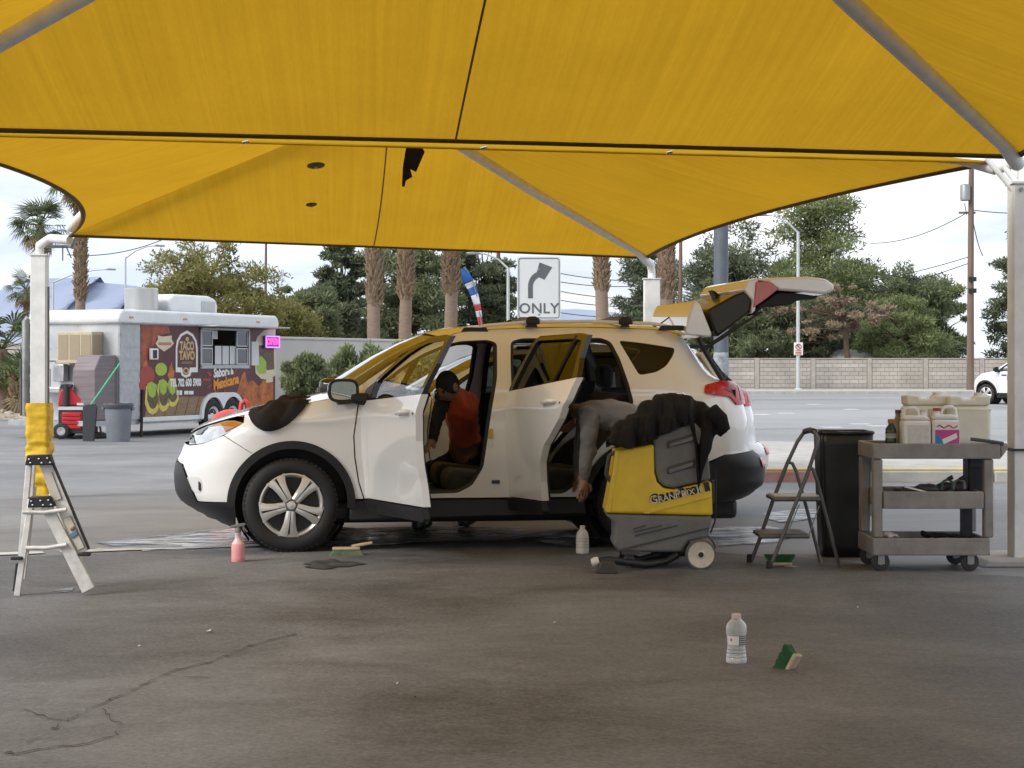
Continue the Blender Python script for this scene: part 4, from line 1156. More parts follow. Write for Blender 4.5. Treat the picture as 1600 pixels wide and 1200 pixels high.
def text_run(name, runs, m, parent, M, extrude=.002, bold=0.0, gap=.06, x0=0.0):
    """letters of different sizes on one baseline, joined into one mark"""
    vs = []; fs = []; x = x0
    for body, size in runs:
        if body == ' ': x += size; continue
        t = text_obj('t', body, size, m, None, Matrix.Identity(4), extrude, 'LEFT', bold)
        me = t.data; xs = [v.co.x for v in me.vertices]; ys = [v.co.y for v in me.vertices]
        mnx, mny = min(xs), min(ys); base = len(vs)
        for v in me.vertices: vs.append(M @ Vector((v.co.x - mnx + x, v.co.y - mny, v.co.z)))
        for p in me.polygons: fs.append(tuple(i + base for i in p.vertices))
        x += max(xs) - mnx + gap * size
        bpy.data.objects.remove(t); bpy.data.meshes.remove(me)
    b = MB(); b.add(vs, fs)
    return b.build(name, m, parent), x

# ---- yellow and grey carpet extractor
M_YEL = mat('yellow_tank_plastic', (0.74, 0.53, 0.035), 0.42, var=.22, scale=7, bump=.08, bscale=30, c2=(.62, .43, .035))
M_GRYP = mat('grey_tank_plastic', (0.155, 0.158, 0.155), 0.5, var=.25, scale=6, bump=.1, bscale=60)
M_GRYD = mat('dark_grey_plastic', (0.06, 0.06, 0.062), 0.55, var=.25, scale=8)
M_CREAM = mat('cream_plastic', (0.62, 0.57, 0.48), 0.5, var=.2, scale=14)
DX = 13.06
ex = empty('carpet_extractor', ((1030 - 800) / F * DX, DX, 0))
tag(ex, 'yellow and grey carpet extractor on wheels in front of the rear bumper', 'cleaner')
def loc(px, py, d, root):
    return at(px, py, d) - Vector(root.location)
def pr(pxs, d, root):
    return [((loc(px, py, d, root)).x, (loc(px, py, d, root)).z) for px, py in pxs]
MB().prism(pr([(963, 705), (1022, 694), (1023, 738), (1027, 753), (1037, 763), (1053, 765), (1112, 752), (1114, 806), (945, 802), (950, 776), (955, 750)], DX, ex), 0, .43).build('recovery_tank', M_YEL, ex, bevel=.022, seg=4)
MB().prism(pr([(1021, 694), (1019, 684), (1083, 658), (1104, 678), (1111, 750), (1053, 763), (1038, 761), (1028, 751), (1024, 737)], DX, ex), .012, .418).build('motor_cover', M_GRYP, ex, bevel=.02, seg=4)
MB().prism(pr([(945, 803), (960, 818), (960, 843), (957, 851), (968, 863), (1066, 863), (1076, 846), (1106, 841), (1113, 807)], DX, ex), .006, .424).build('base_housing', M_GRYP, ex, bevel=.02, seg=4)
for k, (y0, y1) in enumerate(((686, 700), (726, 741))):
    MB().prism(pr([(1043, y0 + 4), (1085, y0 - 9), (1085, y0 + 3), (1043, y1)], DX, ex), -.004, .03).build('louvre', M_GRYD, ex, bevel=.004)
    MB().prism(pr([(1046, y0 + 7), (1083, y0 - 4), (1083, y0 + 2), (1046, y1 - 1)], DX, ex), -.010, .03).build('louvre', M_GRYP, ex, bevel=.004)
MB().prism(pr([(1004, 801), (1112, 774), (1112, 777), (1012, 803)], DX, ex), -.008, .02).build('tank_crease', M_YEL, ex, bevel=.003)
MB().prism(pr([(968, 858), (1108, 824), (1108, 826), (974, 860)], DX, ex), -.004, .02).build('base_groove', M_GRYD, ex)
for (x0, y0, x1, y1) in ((990, 825, 1009, 820), (991, 830, 1034, 820), (992, 836, 1059, 820)):
    MB().prism(pr([(x0, y0), (x1, y1), (x1, y1 + 2), (x0, y0 + 2.4)], DX, ex), -.003, .02).build('base_vent', M_GRYD, ex)
MB().prism(pr([(948, 800), (962, 704), (968, 704), (954, 801)], DX, ex), -.006, .436).build('edge_rib', M_YEL, ex, bevel=.004)
Mt = Matrix.Translation(loc(1017, 788, DX - .004, ex)) @ Matrix.Rotation(math.radians(-13), 4, 'Y') @ FACE
runs = [('G', .078), ('RAN', .060), ('P', .078), ('RIX', .060), (' ', .012), ('II', .072)]
text_run('logo_shadow', runs, M_BLACKG, ex, Mt, .001, .006, .10)
text_run('logo', runs, M_CREAM, ex, Matrix.Translation((0, -.003, 0)) @ Mt, .001, .0005, .10)
for (px, py, d, r_, nm) in ((1095, 866, DX - .03, .104, 'drive_wheel'), (1095, 864, DX + .42, .104, 'drive_wheel')):
    c = loc(px, py, d, ex); c.z = r_
    wq = empty(nm, c, 0, ex); R = Matrix.Rotation(math.radians(90), 4, 'X')
    MB().lathe([(.088, .022), (.10, .020), (.104, .010), (.104, -.025), (.096, -.03), (.05, -.03)], 32, R, caps=False).build('tyre', mat('grey_rubber', (.12, .12, .115), .8, var=.25), wq, smooth=40)
    MB().lathe([(0, .018), (.02, .018), (.03, .010), (.07, .014), (.09, .022)], 32, R, caps=False).build('disc', M_CREAM, wq, smooth=40)
    MB().lathe([(0, .03), (.016, .028), (.02, .015)], 12, R, caps=False).build('axle_nut', M_BLACKP, wq)
c = loc(983, 880, DX + .06, ex)
cs_ = empty('caster', (c.x, c.y, 0), 0, ex)
MB().lathe([(.012, .022), (.04, .018), (.045, .0), (.04, -.018), (.012, -.022)], 20, Matrix.Translation((0, 0, .045)) @ Matrix.Rotation(math.radians(80), 4, 'X')).build('wheel', M_GRYP, cs_, smooth=40)
MB().bx(-.03, .03, -.035, .035, .085, .10).bx(-.02, .02, -.035, -.028, .04, .09).bx(-.02, .02, .028, .035, .04, .09).bx(-.05, .07, -.05, .05, .10, .135).build('fork', M_GRYD, cs_)
cs2 = copy_tree(cs_, ex); cs2.location = (c.x, c.y + .30, 0)
MB().tube([loc(962, 706, DX + .1, ex), loc(952, 712, DX + .1, ex), loc(947, 740, DX + .1, ex), loc(954, 752, DX + .1, ex)], .016, 8).build('hose_loop', M_GRYD, ex, smooth=60)
MB().tube([loc(1118, 735, DX + .1, ex), loc(1119, 780, DX + .1, ex), loc(1117, 815, DX + .1, ex), loc(1110, 833, DX + .1, ex)], .006, 6).build('cable', M_BLACKP, ex)
MB().bx(*sum(([loc(1114, 0, DX, ex).x, loc(1120, 0, DX, ex).x], [.10, .16], [.44, .60]), [])).build('switch_box', M_GRYD, ex, bevel=.006)
MB().tube([loc(1049, 622, DX + .2, ex), loc(1056, 613, DX + .2, ex), loc(1066, 613, DX + .2, ex), loc(1073, 620, DX + .2, ex)], .005, 6).build('wire_handle', M_CHROME, ex)
MB().tube([loc(968, 866, DX + .2, ex), loc(1000, 874, DX + .2, ex), loc(1030, 866, DX + .2, ex)], .022, 8).build('drain_hose', M_BLACKP, ex, smooth=60)

# jacket thrown over the extractor
jb = at(1045, 660, DX + .2)
JT = [(953, 688), (962, 672), (977, 655), (994, 645), (1008, 634), (1022, 625), (1033, 618), (1046, 622), (1069, 619), (1088, 624), (1107, 631), (1121, 642), (1130, 654), (1136, 668)]
JB = [(953, 692), (962, 699), (980, 700), (998, 694), (1020, 687), (1044, 676), (1066, 668), (1079, 664), (1084, 690), (1087, 748), (1091, 762), (1096, 748), (1103, 712), (1112, 690), (1120, 678), (1136, 674)]
def jack(i, j):
    px = 953 + 183 * i; tp = np.interp(px, *zip(*JT)); bt = np.interp(px, *zip(*JB))
    s = abs(2 * j - 1)                                   # 1 at both hems, 0 on the crest
    if j < .5: bt = tp + (bt - tp) * .5 + 14
    py = tp + (bt - tp) * (1 - math.cos(s * math.pi / 2)) ** .8
    y = (.235 + .01 * math.sin(px * .2)) * math.sin(s * math.pi / 2) ** .75 * (-1 if j > .5 else 1)
    x = (px - 800) / F * DX; z = H + (YH - py) / F * DX
    hang = max(0, s - .35)
    fd = (.020 * math.sin(px * .16 + 3 * s + 1.5 * math.sin(px * .05)) + .013 * math.sin(px * .37 - 5 * s) + .008 * math.sin(px * .71 + 9 * s)) * (.35 + hang)
    cr = .016 * math.sin(7 * s + px * .06 + 2 * math.sin(px * .11)) + .009 * math.sin(15 * s - px * .13)
    ed_ = min(1, 7 * i + .2, 7 * (1 - i) + .2)
    return Vector((x + .008 * math.sin(9 * j + px * .3), DX + .2 + y - (fd * 1.2 if j > .5 else -fd) * ed_, z + cr * ed_ * (1 - .4 * s))) - jb
m_ = MB().grid(jack, 90, 60)
ja = m_.build('jacket', M_CLOTHB, smooth=180, solid=.014)
md = ja.modifiers.new('sub', 'SUBSURF'); md.levels = 1; md.render_levels = 1
ja.location = jb
# collar roll and cuff
cuff = MB(); cuff.tube([at(1112, 640, DX + .02) - jb, at(1126, 655, DX - .02) - jb, at(1131, 668, DX - .02) - jb, at(1122, 678, DX) - jb], [.05, .052, .044, .028], 20); cuff.build('rolled_sleeve', M_CLOTHB, ja, smooth=180)
tag(ja, 'black jacket thrown over the top of the carpet extractor', 'jacket')

# suction wand on the ground
wd = empty('floor_wand', G(948, 896)); tag(wd, 'floor tool with black hose lying beside the carpet extractor', 'wand')
MB().prism([(-.075, 0.004), (.075, 0.004), (.05, .085), (-.04, .085)], -.06, .05).build('tool_head', mat('brown_plastic', (.055, .045, .04), .55), wd, bevel=.008)
MB().lathe([(.0, -.03), (.028, -.025), (.033, 0), (.028, .025), (0, .03)], 16, Matrix.Translation((-.075, .02, .075)) @ Matrix.Rotation(math.radians(70), 4, 'Y')).build('end_cap', mat('white_plastic', (.68, .67, .63), .45, var=.1), wd, smooth=60)
MB().tube([(-.06, .02, .075), (.02, .06, .085), (.12, .16, .06), (.28, .24, .035), (.42, .3, .05), (.5, .3, .10)], .026, 10).build('hose', M_BLACKP, wd, smooth=60)

# ---- service cart
M_CART = mat('cart_grey_plastic', (0.30, 0.285, 0.265), 0.6, c2=(.17, .16, .15), scale=5, detail=10, bump=.12, bscale=50)
DC = 12.90; CD = .56
ct = empty('service_cart', ((1455 - 800) / F * DC, DC, 0)); tag(ct, 'grey plastic three-shelf service cart beside the right-hand post', 'cart')
def cl(px, py, d=DC): return loc(px, py, d, ct)
xa, xb = cl(1364, 0).x, cl(1554, 0).x
def tray(name, x0, x1, z0, z1, lip=.03):
    t = empty(name, (0, 0, 0), 0, ct)
    MB().bx(x0, x1, 0, CD, z0, z0 + .02).build('tray_floor', M_CART, t)
    MB().bx(x0, x1, -.004, .022, z0 + .0, z1).build('tray_wall', M_CART, t, bevel=.008)
    MB().bx(x0, x1, CD - .022, CD + .004, z0, z1).build('tray_wall', M_CART, t, bevel=.008)
    MB().bx(x0 - .003, x0 + .022, .0225, CD - .0225, z0, z1).build('tray_wall', M_CART, t, bevel=.008)
    MB().bx(x1 - .022, x1 + .003, .0225, CD - .0225, z0, z1).build('tray_wall', M_CART, t, bevel=.008)
    return t
zt = lambda py: H + (YH - py) / F * DC
tray('top_shelf', xa, xb + .04, zt(717), zt(693)); tray('middle_shelf', xa + .072, xb - .072, zt(795), zt(768)); tray('bottom_shelf', xa, xb - .03, zt(868), zt(841))
for (x0, x1) in ((xa + .003, xa + .068), (xb - .068, xb - .003)):
    for (y0, y1) in ((.006, .075), (CD - .075, CD - .006)):
        MB().bx(x0, x1, y0, y1, zt(841) + .002, zt(717) - .002).build('leg', M_CART, ct, bevel=.012, seg=2)
MB().prism([(xb + .042, zt(717)), (xb + .10, zt(699)), (xb + .10, zt(693)), (xb + .042, zt(693))], .0, CD).build('handle_end', M_CART, ct, bevel=.012)
MB().tube([(xb - .16, .0, zt(686)), (xb - .02, .0, zt(690)), (xb + .06, .0, zt(693))], .012, 6).build('tray_edge_guard', M_GRYD, ct)
for (px, dd) in ((1378, .05), (1518, .05), (1378, CD - .08), (1518, CD - .08)):
    k = empty('caster', (cl(px, 0).x, dd, 0), 0, ct)
    MB().lathe([(.012, .020), (.050, .020), (.060, .014), (.063, .0), (.060, -.014), (.050, -.020), (.012, -.020)], 24, Matrix.Translation((0, 0, .063)) @ Matrix.Rotation(math.radians(90), 4, 'X')).build('wheel', mat('caster_rubber', (.045, .045, .045), .7, var=.3), k, smooth=40)
    MB().lathe([(.0, .024), (.020, .023), (.024, .0)], 14, Matrix.Translation((0, 0, .063)) @ Matrix.Rotation(math.radians(90), 4, 'X'), caps=False).build('hub', M_GREYST, k)
    MB().bx(-.03, .03, -.034, .034, .118, .135).bx(-.022, .022, -.034, -.028, .05, .12).bx(-.022, .022, .028, .034, .05, .12).build('fork', M_GREYST, k)
MB().bx(xb - .135, xb - .075, CD * .55, CD * .75, zt(868) + .03, zt(795) - .002).build('inner_post', M_BLACKP, ct)
# on the middle shelf
ms = Vector(ct.location) + Vector((0, .2, zt(768)))
dr = lumps('hand_tools', [((at(1452, 763, DC + .2) - ms), (.10, .08, .028), (0, .1, 0)), ((at(1475, 760, DC + .22) - ms), (.07, .06, .032), (0, -.2, 0)), ((at(1500, 760, DC + .2) - ms), (.05, .05, .035), (0, 0, 0)), ((at(1420, 765, DC + .25) - ms), (.12, .05, .018), (0, 0, 0))], M_GRYD, .008, .012, .04, 2)
dr.location = ms; tag(dr, 'heap of dark rags and brushes on the middle shelf of the cart', 'rags')
sp = empty('scraper', at(1440, 764, DC + .05)); tag(sp, 'white blade scraper with tan handle on the cart middle shelf', 'scraper')
MB().prism([(-.12, .012), (-.11, .022), (.06, -.022), (.05, -.030)], -.02, .02).build('blade', mat('blade_white', (.66, .65, .62), .35), sp)
MB().prism([(.052, -.022), (.06, -.016), (.13, -.034), (.125, -.042)], -.012, .012).build('grip', mat('grip_tan', (.42, .26, .14), .6), sp)
sb = empty('spray_trigger', at(1492, 757, DC + .12)); tag(sb, 'green and grey trigger clamps on the cart middle shelf', 'tool')
for dx, m_ in ((-.05, mat('tool_green', (.05, .12, .09), .5)), (.03, M_GRYP)):
    MB().tube([(dx - .04, 0, -.03), (dx - .03, 0, .02), (dx, 0, .035), (dx + .03, 0, .02), (dx + .035, 0, -.03)], .010, 6).build('clamp_arm', m_, sb, smooth=60)
    MB().tube([(dx + .0, 0, .035), (dx + .035, 0, .05)], [.012, .016], 6).build('clamp_grip', M_BLACKP, sb, smooth=60)
bx_ = empty('tool_box', at(1524, 735, DC + .25)); tag(bx_, 'black narrow box standing at the right end of the cart', 'box')
MB().bx(-.06, .05, -.05, .12, -.165, .10).build('case', M_BLACKP, bx_, bevel=.012)
MB().bx(-.045, .035, -.053, -.049, .03, .085).build('case_lid', M_GRYD, bx_, bevel=.004)
bs = Vector(ct.location) + Vector((0, .15, zt(841)))
r2 = lumps('floor_cloths', [((at(1462, 836, DC + .15) - bs), (.10, .08, .014), (0, 0, 0)), ((at(1500, 838, DC + .15) - bs), (.09, .06, .010), (0, .05, 0)), ((at(1445, 834, DC + .12) - bs), (.03, .03, .018), (0, .3, 0))], M_CLOTHB, .006, .012, .03, 1)
r2.location = bs; tag(r2, 'dark cloths lying on the bottom shelf of the cart', 'rags')
r3 = lumps('wipe', [((Vector((0, 0, 0))), (.035, .05, .02), (0, 0, 0)), ((Vector((.04, 0, -.004))), (.03, .03, .012), (0, 0, 0))], mat('pale_wipe', (.55, .48, .46), .9, var=.2), .006, .014, .02, 1)
r3.location = at(1388, 836, DC + .12); tag(r3, 'crumpled pale wipe at the left of the cart bottom shelf', 'wipe')

# ---- jugs on the cart
M_JUG = mat('milky_plastic', (0.72, 0.70, 0.61), 0.42, c2=(.62, .59, .48), scale=5, var=.1, sub=.25)
M_JUGW = mat('white_jug_plastic', (0.76, 0.755, 0.73), 0.42, var=.1, scale=5, sub=.25)
def big_jug(px0, px1, py0, py1, d, label, m):
    c = at((px0 + px1) / 2, py1, d); r_ = empty('jerry_can', c); tag(r_, label, 'jug', 'large jerry cans on the cart')
    w = (px1 - px0) / F * d / 2; h = (py1 - py0) / F * d
    MB().bx(-w, w, -.11, .11, 0, h * .80).build('can_body', m, r_, bevel=.03, seg=4)
    MB().prism([(-w * .96, h * .801), (-w * .98, h), (-w * .40, h), (-w * .30, h * .93), (w * .30, h * .93), (w * .40, h), (w * .98, h), (w * .96, h * .801)], -.10, .10).build('shoulder', m, r_, bevel=.02, seg=3)
    MB().tube([(-w * .38, -.02, h * .98), (-w * .2, -.02, h * .90), (w * .2, -.02, h * .90), (w * .38, -.02, h * .98)], .014, 8).build('grip_bar', m, r_, smooth=60)
    MB().lathe([(.03, 0), (.03, .02), (.027, .024)], 16, Matrix.Translation((w * .62, .03, h * .985))).build('screw_cap', M_CREAM, r_, smooth=40)
    MB().bx(-w * 1.003, w * 1.003, -.113, .113, h * .72, h * .735).build('moulded_rib', m, r_, bevel=.004)
    return r_
big_jug(1411, 1478, 617, 697, DC + .30, 'large yellowish jerry can at the back left of the cart top', M_JUG)
big_jug(1476, 1543, 618, 697, DC + .24, 'large milky jerry can at the back right of the cart top', M_JUG)
def hand_jug(px0, px1, py0, py1, d, label, style):
    c = at((px0 + px1) / 2, py1, d); r_ = empty('handle_jug', c); tag(r_, label, 'jug', 'gallon jugs on the cart')
    w = (px1 - px0) / F * d / 2; h = (py1 - py0) / F * d
    MB().bx(-w, w, -.075, .075, 0, h * .68).build('jug_body', M_JUGW, r_, bevel=.02, seg=3)
    MB().prism([(-w * .98, h * .681), (-w * .86, h * .78), (-w * .62, h * .80), (w * .3, h * .80), (w * .66, h * .80), (w * .98, h * .681)], -.07, .07).build('jug_shoulder', M_JUGW, r_, bevel=.012, seg=3)
    q = [(-w * .9, 0, h * .70), (-w * .82, 0, h * .92), (-w * .6, 0, h * .985), (-w * .1, 0, h * .985), (w * .16, 0, h * .93), (w * .25, 0, h * .79)]
    if style == 'label': q = [(-x, y, z) for x, y, z in q]
    MB().tube(q, .013, 8, flat=1.6).build('jug_handle', M_JUGW, r_, smooth=60)
    nx = w * .62 if style != 'label' else -w * .55
    MB().lathe([(.026, h * .79), (.022, h * .86), (.022, h * .90)], 14, Matrix.Translation((nx, 0, 0))).build('neck', M_JUGW, r_, smooth=40)
    MB().lathe([(.026, h * .885), (.026, h * .95), (.023, h * .96)], 14, Matrix.Translation((nx, 0, 0))).build('cap', mat('cap_red', (.35, .04, .03), .45) if style == 'label' else mat('cap_pale', (.58, .55, .5), .5), r_, smooth=40)
    if style == 'label':
        y = -.0765
        lb = MB().bx(-w * .86, w * .96, y, y + .004, h * .04, h * .62).build('label', mat('label_white', (.72, .70, .70), .4, var=.05), r_)
        def tri(nm, pts, m_, yy): 
            b = MB(); b.prism(pts, yy, yy + .001); return b.build(nm, m_, lb)
        tri('label_field', [(-w * .84, h * .05), (w * .94, h * .05), (w * .94, h * .42), (-w * .84, h * .42)], mat('label_magenta', (.46, .05, .22), .4, var=.15), y - .0015)
        tri('label_corner', [(-w * .84, h * .05), (w * .1, h * .05), (-w * .84, h * .34)], mat('label_blue', (.02, .20, .45), .4, var=.1), y - .003)
        tri('label_card', [(-w * .35, h * .18), (w * .72, h * .34), (w * .80, h * .22), (-w * .22, h * .06)], mat('label_white', (.72, .70, .70), .4), y - .0045)
        b = MB(); b.tube([(x * w, y - .002, h * (.50 + .035 * math.sin(x * 9))) for x in np.linspace(-.7, .8, 14)], .004, 5); b.build('label_script', mat('label_red', (.5, .03, .06), .4), lb)
    else:
        MB().bx(-w * .7, w * .8, -.0765, -.073, h * .06, h * .55).build('worn_label', mat('worn_label', (.50, .49, .47), .7, c2=(.62, .61, .58), scale=40), r_)
    return r_
hand_jug(1408, 1452, 637, 697, DC + .10, 'white handled jug with a worn grey label at the front of the cart top', 'worn')
hand_jug(1454, 1496, 635, 697, DC + .08, 'white handled jug with a pink and blue label on the cart top', 'label')
bt = empty('dark_bottle', at(1392, 697, DC + .13)); tag(bt, 'dark green bottle with orange cap at the left end of the cart top', 'bottle')
MB().lathe([(.034, 0), (.038, .01), (.038, .05), (.034, .07), (.038, .09), (.036, .12), (.018, .145), (.016, .16)], 20).build('bottle_body', mat('bottle_green', (.03, .05, .04), .2, var=.3, scale=30), bt, smooth=50)
MB().lathe([(.022, .155), (.022, .18), (.018, .184)], 16).build('cap', mat('cap_orange', (.35, .15, .06), .5), bt, smooth=40)
MB().lathe([(.0390, .055), (.0355, .07), (.0390, .088)], 20, caps=False).build('label_band', mat('band_grey', (.3, .32, .3), .5), bt)
b2 = empty('dark_bottle', at(1403, 697, DC + .33)); tag(b2, 'brown bottle half hidden behind the green bottle on the cart', 'bottle')
MB().lathe([(.035, 0), (.038, .01), (.038, .16), (.02, .20), (.016, .23)], 18).build('bottle_body', mat('bottle_brown', (.28, .22, .16), .4, var=.2), b2, smooth=50)
MB().lathe([(.020, .225), (.020, .25)], 14).build('cap', mat('cap_maroon', (.2, .05, .05), .5), b2, smooth=40)

# ---- tall black bin behind the step stool
tb = empty('waste_bin', G(1325, 872)); tag(tb, 'tall black plastic bin between the step stool and the cart', 'bin')
M_BIN = mat('black_bin_plastic', (0.013, 0.013, 0.014), 0.42, var=.3, scale=6, bump=.08, bscale=30)
dB = tb.location.y; wb, wt = .165, .195; hB = zt(689) + .02
b = MB(); n_ = 4
def binshape(i, j):
    k = i * 4; q = int(min(k, 3.999)); f = k - q
    cs = [(-1, -1), (1, -1), (1, 1), (-1, 1), (-1, -1)]
    x = cs[q][0] + (cs[q + 1][0] - cs[q][0]) * f; y = cs[q][1] + (cs[q + 1][1] - cs[q][1]) * f
    L = (abs(x) ** 7 + abs(y) ** 7) ** (1 / 7); x /= L; y /= L
    w = wb + (wt - wb) * j
    return (x * w, .2 + y * w * .95, j * hB)
b.grid(binshape, 48, 10); b.build('bin_wall', M_BIN, tb, smooth=60, solid=.008)
MB().box((0, .2, .012), (wb * 1.85, wb * 1.75, .02)).build('bin_floor', M_BIN, tb)
rim_ = MB(); q = [Vector(binshape(i / 48, 1.0)) for i in range(49)]; rim_.tube(q, .014, 6, caps=False); rim_.build('rim', M_BIN, tb, smooth=60)
MB().bx(.165, .175, .0, .02, .30, .62).build('side_channel', mat('bin_strip', (.35, .4, .38), .4), tb)

# ---- folding step stool
st = empty('step_stool', G(1205, 889)); tag(st, 'grey folding step stool in front of the black bin', 'step stool')
def sl3(px, py, d): return loc(px, py, d, st)
dn, df_ = 13.08, 13.50
nr = [(1202, 888), (1214, 860), (1238, 800), (1262, 740), (1275, 700), (1278, 684), (1272, 675)]
fr_ = [(1171, 884), (1186, 845), (1207, 784), (1230, 724), (1246, 690), (1255, 677), (1262, 673)]
MB().tube([sl3(x, y, dn) for x, y in nr] + [sl3(x, y, df_) for x, y in fr_[::-1]], .0135, 10).build('front_rail', M_STOOL, st, smooth=60)
MB().tube([sl3(1272, 674, dn), sl3(1266, 672, (dn + df_) / 2), sl3(1258, 674, df_)], .021, 10).build('grip', M_BLACKP, st, smooth=60)
MB().tube([sl3(1263, 728, dn), sl3(1270, 733, dn), sl3(1277, 752, dn + .02), sl3(1297, 830, dn + .06), sl3(1312, 889, dn + .08), sl3(1300, 890, dn + .12), sl3(1283, 882, df_ - .05), sl3(1278, 862, df_), sl3(1262, 800, df_), sl3(1244, 736, df_), sl3(1238, 724, df_), sl3(1231, 722, df_)], .0125, 10).build('rear_leg_frame', M_STOOL, st, smooth=60)
def step(nm, a, b_, depth, z_, top):
    x0, x1 = sl3(a, 0, 13.1).x, sl3(b_, 0, 13.1).x; s_ = empty(nm, (0, 0, 0), 0, st)
    MB().bx(x0, x1, .02, .40, z_ - .03, z_).build('tread_frame', M_STOOL, s_, bevel=.012)
    MB().bx(x0 + .02, x1 - .02, .04, .38, z_ + .001, z_ + .005).build('tread_pad', top, s_)
zs = lambda py: H + (YH - py) / F * 13.1
step('upper_step', 1208, 1288, .4, zs(777), mat('pad_pale', (.50, .49, .47), .6, var=.2)); step('lower_step', 1187, 1266, .4, zs(835), mat('pad_grey', (.20, .19, .18), .7, var=.25))
for d_ in (dn + .03, df_ - .03):
    MB().tube([sl3(1249, 788, d_), sl3(1232, 830, d_)], .004, 5).build('stay_bar', M_GREYST, st)
    MB().tube([sl3(1280, 790, d_), sl3(1264, 836, d_)], .004, 5).build('stay_bar', M_GREYST, st)
for p in ((1202, 888, dn), (1171, 884, df_)):
    q = sl3(*p); MB().lathe([(.020, -.02), (.020, .03), (.015, .04)], 12, Matrix.Translation((q.x, q.y, .021))).build('foot', M_BLACKP, st)

# ---- scrub brushes
M_WOOD = mat('brush_wood', (.46, .36, .25), .7, var=.25, scale=8, stretch=(1, 12, 1), bump=.1)
M_BRG = mat('green_bristle', (.03, .14, .045), .7, c2=(.02, .08, .03), scale=25, bump=.6, bscale=200)
M_BRL = mat('pale_green_bristle', (.24, .34, .20), .8, c2=(.14, .22, .12), scale=25, bump=.6, bscale=200)
def bristles(b, x0, x1, y0, y1, z0, z1, n, seed, splay=.25):
    r = random.Random(seed)
    for k in range(n):
        x, y = r.uniform(x0, x1), r.uniform(y0, y1); cx, cy = (x0 + x1) / 2, (y0 + y1) / 2
        dx, dy = (x - cx) * splay + r.uniform(-.004, .004), (y - cy) * splay + r.uniform(-.004, .004)
        w = .0022; zz = z1 + r.uniform(-.004, .003)
        b.add([(x - w, y - w, z0), (x + w, y - w, z0), (x + w, y + w, z0), (x - w, y + w, z0), (x + dx - w, y + dy - w, zz), (x + dx + w, y + dy - w, zz), (x + dx + w, y + dy + w, zz), (x + dx - w, y + dy + w, zz)],
              [(4, 5, 6, 7), (0, 1, 5, 4), (1, 2, 6, 5), (2, 3, 7, 6), (3, 0, 4, 7)])
def brush(loc_, rot, label, bm_, L=.2, W=.06, hgt=.045, handle=True, scale=1.0):
    r_ = empty('scrub_brush', loc_); r_.rotation_euler = rot; r_.scale = (scale,) * 3
    tag(r_, label, 'brush', 'scrub brushes on the ground')
    MB().bx(-L / 2, L / 2, -W / 2, W / 2, hgt, hgt + .022).build('block', M_WOOD, r_, bevel=.008)
    b = MB(); bristles(b, -L / 2 + .008, L / 2 - .008, -W / 2 + .006, W / 2 - .006, hgt + .001, .002, 700, int(L * 1000), .35); b.build('bristles', bm_, r_)['kind'] = 'stuff'
    if handle: MB().tube([(L * .2, 0, hgt + .025), (L * .5, 0, hgt + .035), (L * .95, 0, hgt + .05)], [.012, .014, .012], 8).build('handle', M_WOOD, r_, smooth=60)
    return r_
brush(G(541, 868), (0, 0, .15), 'pale green scrub brush with wooden handle beside the front wheel', M_BRL, .20, .07, .04)
brush(G(1222, 889) + Vector((0, .12, .085)), (math.pi, 0, -.1), 'green scrub brush lying bristles up behind the step stool', M_BRG, .17, .07, .05)
bb = brush(G(1209, 1044) + Vector((.035, 0, .048)), (math.radians(14), math.radians(118), math.radians(-28)), 'green scrub brush tipped on its side beside the water bottle', M_BRG, .125, .06, .055, False)
MB().tube([(-.03, 0, .072), (-.03, 0, .0745)], .007, 8).build('hang_hole', M_BLACKP, bb)

# ---- bottles on the ground
def clear_mat(name, tint, amount):
    m = bpy.data.materials.new(name); m.use_nodes = True
    n, l = m.node_tree.nodes, m.node_tree.links; n.clear()
    o = n.new('ShaderNodeOutputMaterial'); tr = n.new('ShaderNodeBsdfTransparent'); p = n.new('ShaderNodeBsdfPrincipled'); mx = n.new('ShaderNodeMixShader')
    p.inputs['Base Color'].default_value = (*tint, 1); p.inputs['Roughness'].default_value = .12; p.inputs['Coat Weight'].default_value = .5
    lw = n.new('ShaderNodeLayerWeight'); lw.inputs['Blend'].default_value = .35
    ma = n.new('ShaderNodeMath'); ma.operation = 'ADD'; ma.inputs[1].default_value = amount; ma.use_clamp = True
    l.new(lw.outputs['Facing'], ma.inputs[0]); l.new(ma.outputs[0], mx.inputs[0]); l.new(tr.outputs[0], mx.inputs[1]); l.new(p.outputs[0], mx.inputs[2]); l.new(mx.outputs[0], o.inputs['Surface'])
    return m
M_PET = clear_mat('clear_bottle_plastic', (.62, .64, .66), .30)
wb_ = empty('water_bottle', G(1150.5, 1036)); tag(wb_, 'clear plastic bottle with white label standing on the near asphalt', 'bottle')
bh = .229
MB().lathe([(.046, .0), (.049, .006), (.049, .026), (.046, .030), (.047, .045), (.044, .050), (.0455, .064), (.042, .068), (.0425, .085), (.045, .12), (.048, .142), (.049, .150), (.048, .172), (.043, .186), (.028, .202), (.021, .208), (.021, .216)], 28, caps=False).build('bottle_wall', M_PET, wb_, smooth=50)
MB().lathe([(.0, .003), (.045, .004), (.048, .010), (.048, .024), (.0, .024)], 24, caps=False).build('milky_base', mat('milky_white', (.74, .73, .68), .4), wb_, smooth=50)
MB().lathe([(.021, .210), (.0225, .212), (.0225, .229), (.019, .231), (.0, .231)], 20, caps=False).build('cap', mat('cap_pinkish', (.60, .52, .46), .5), wb_, smooth=40)
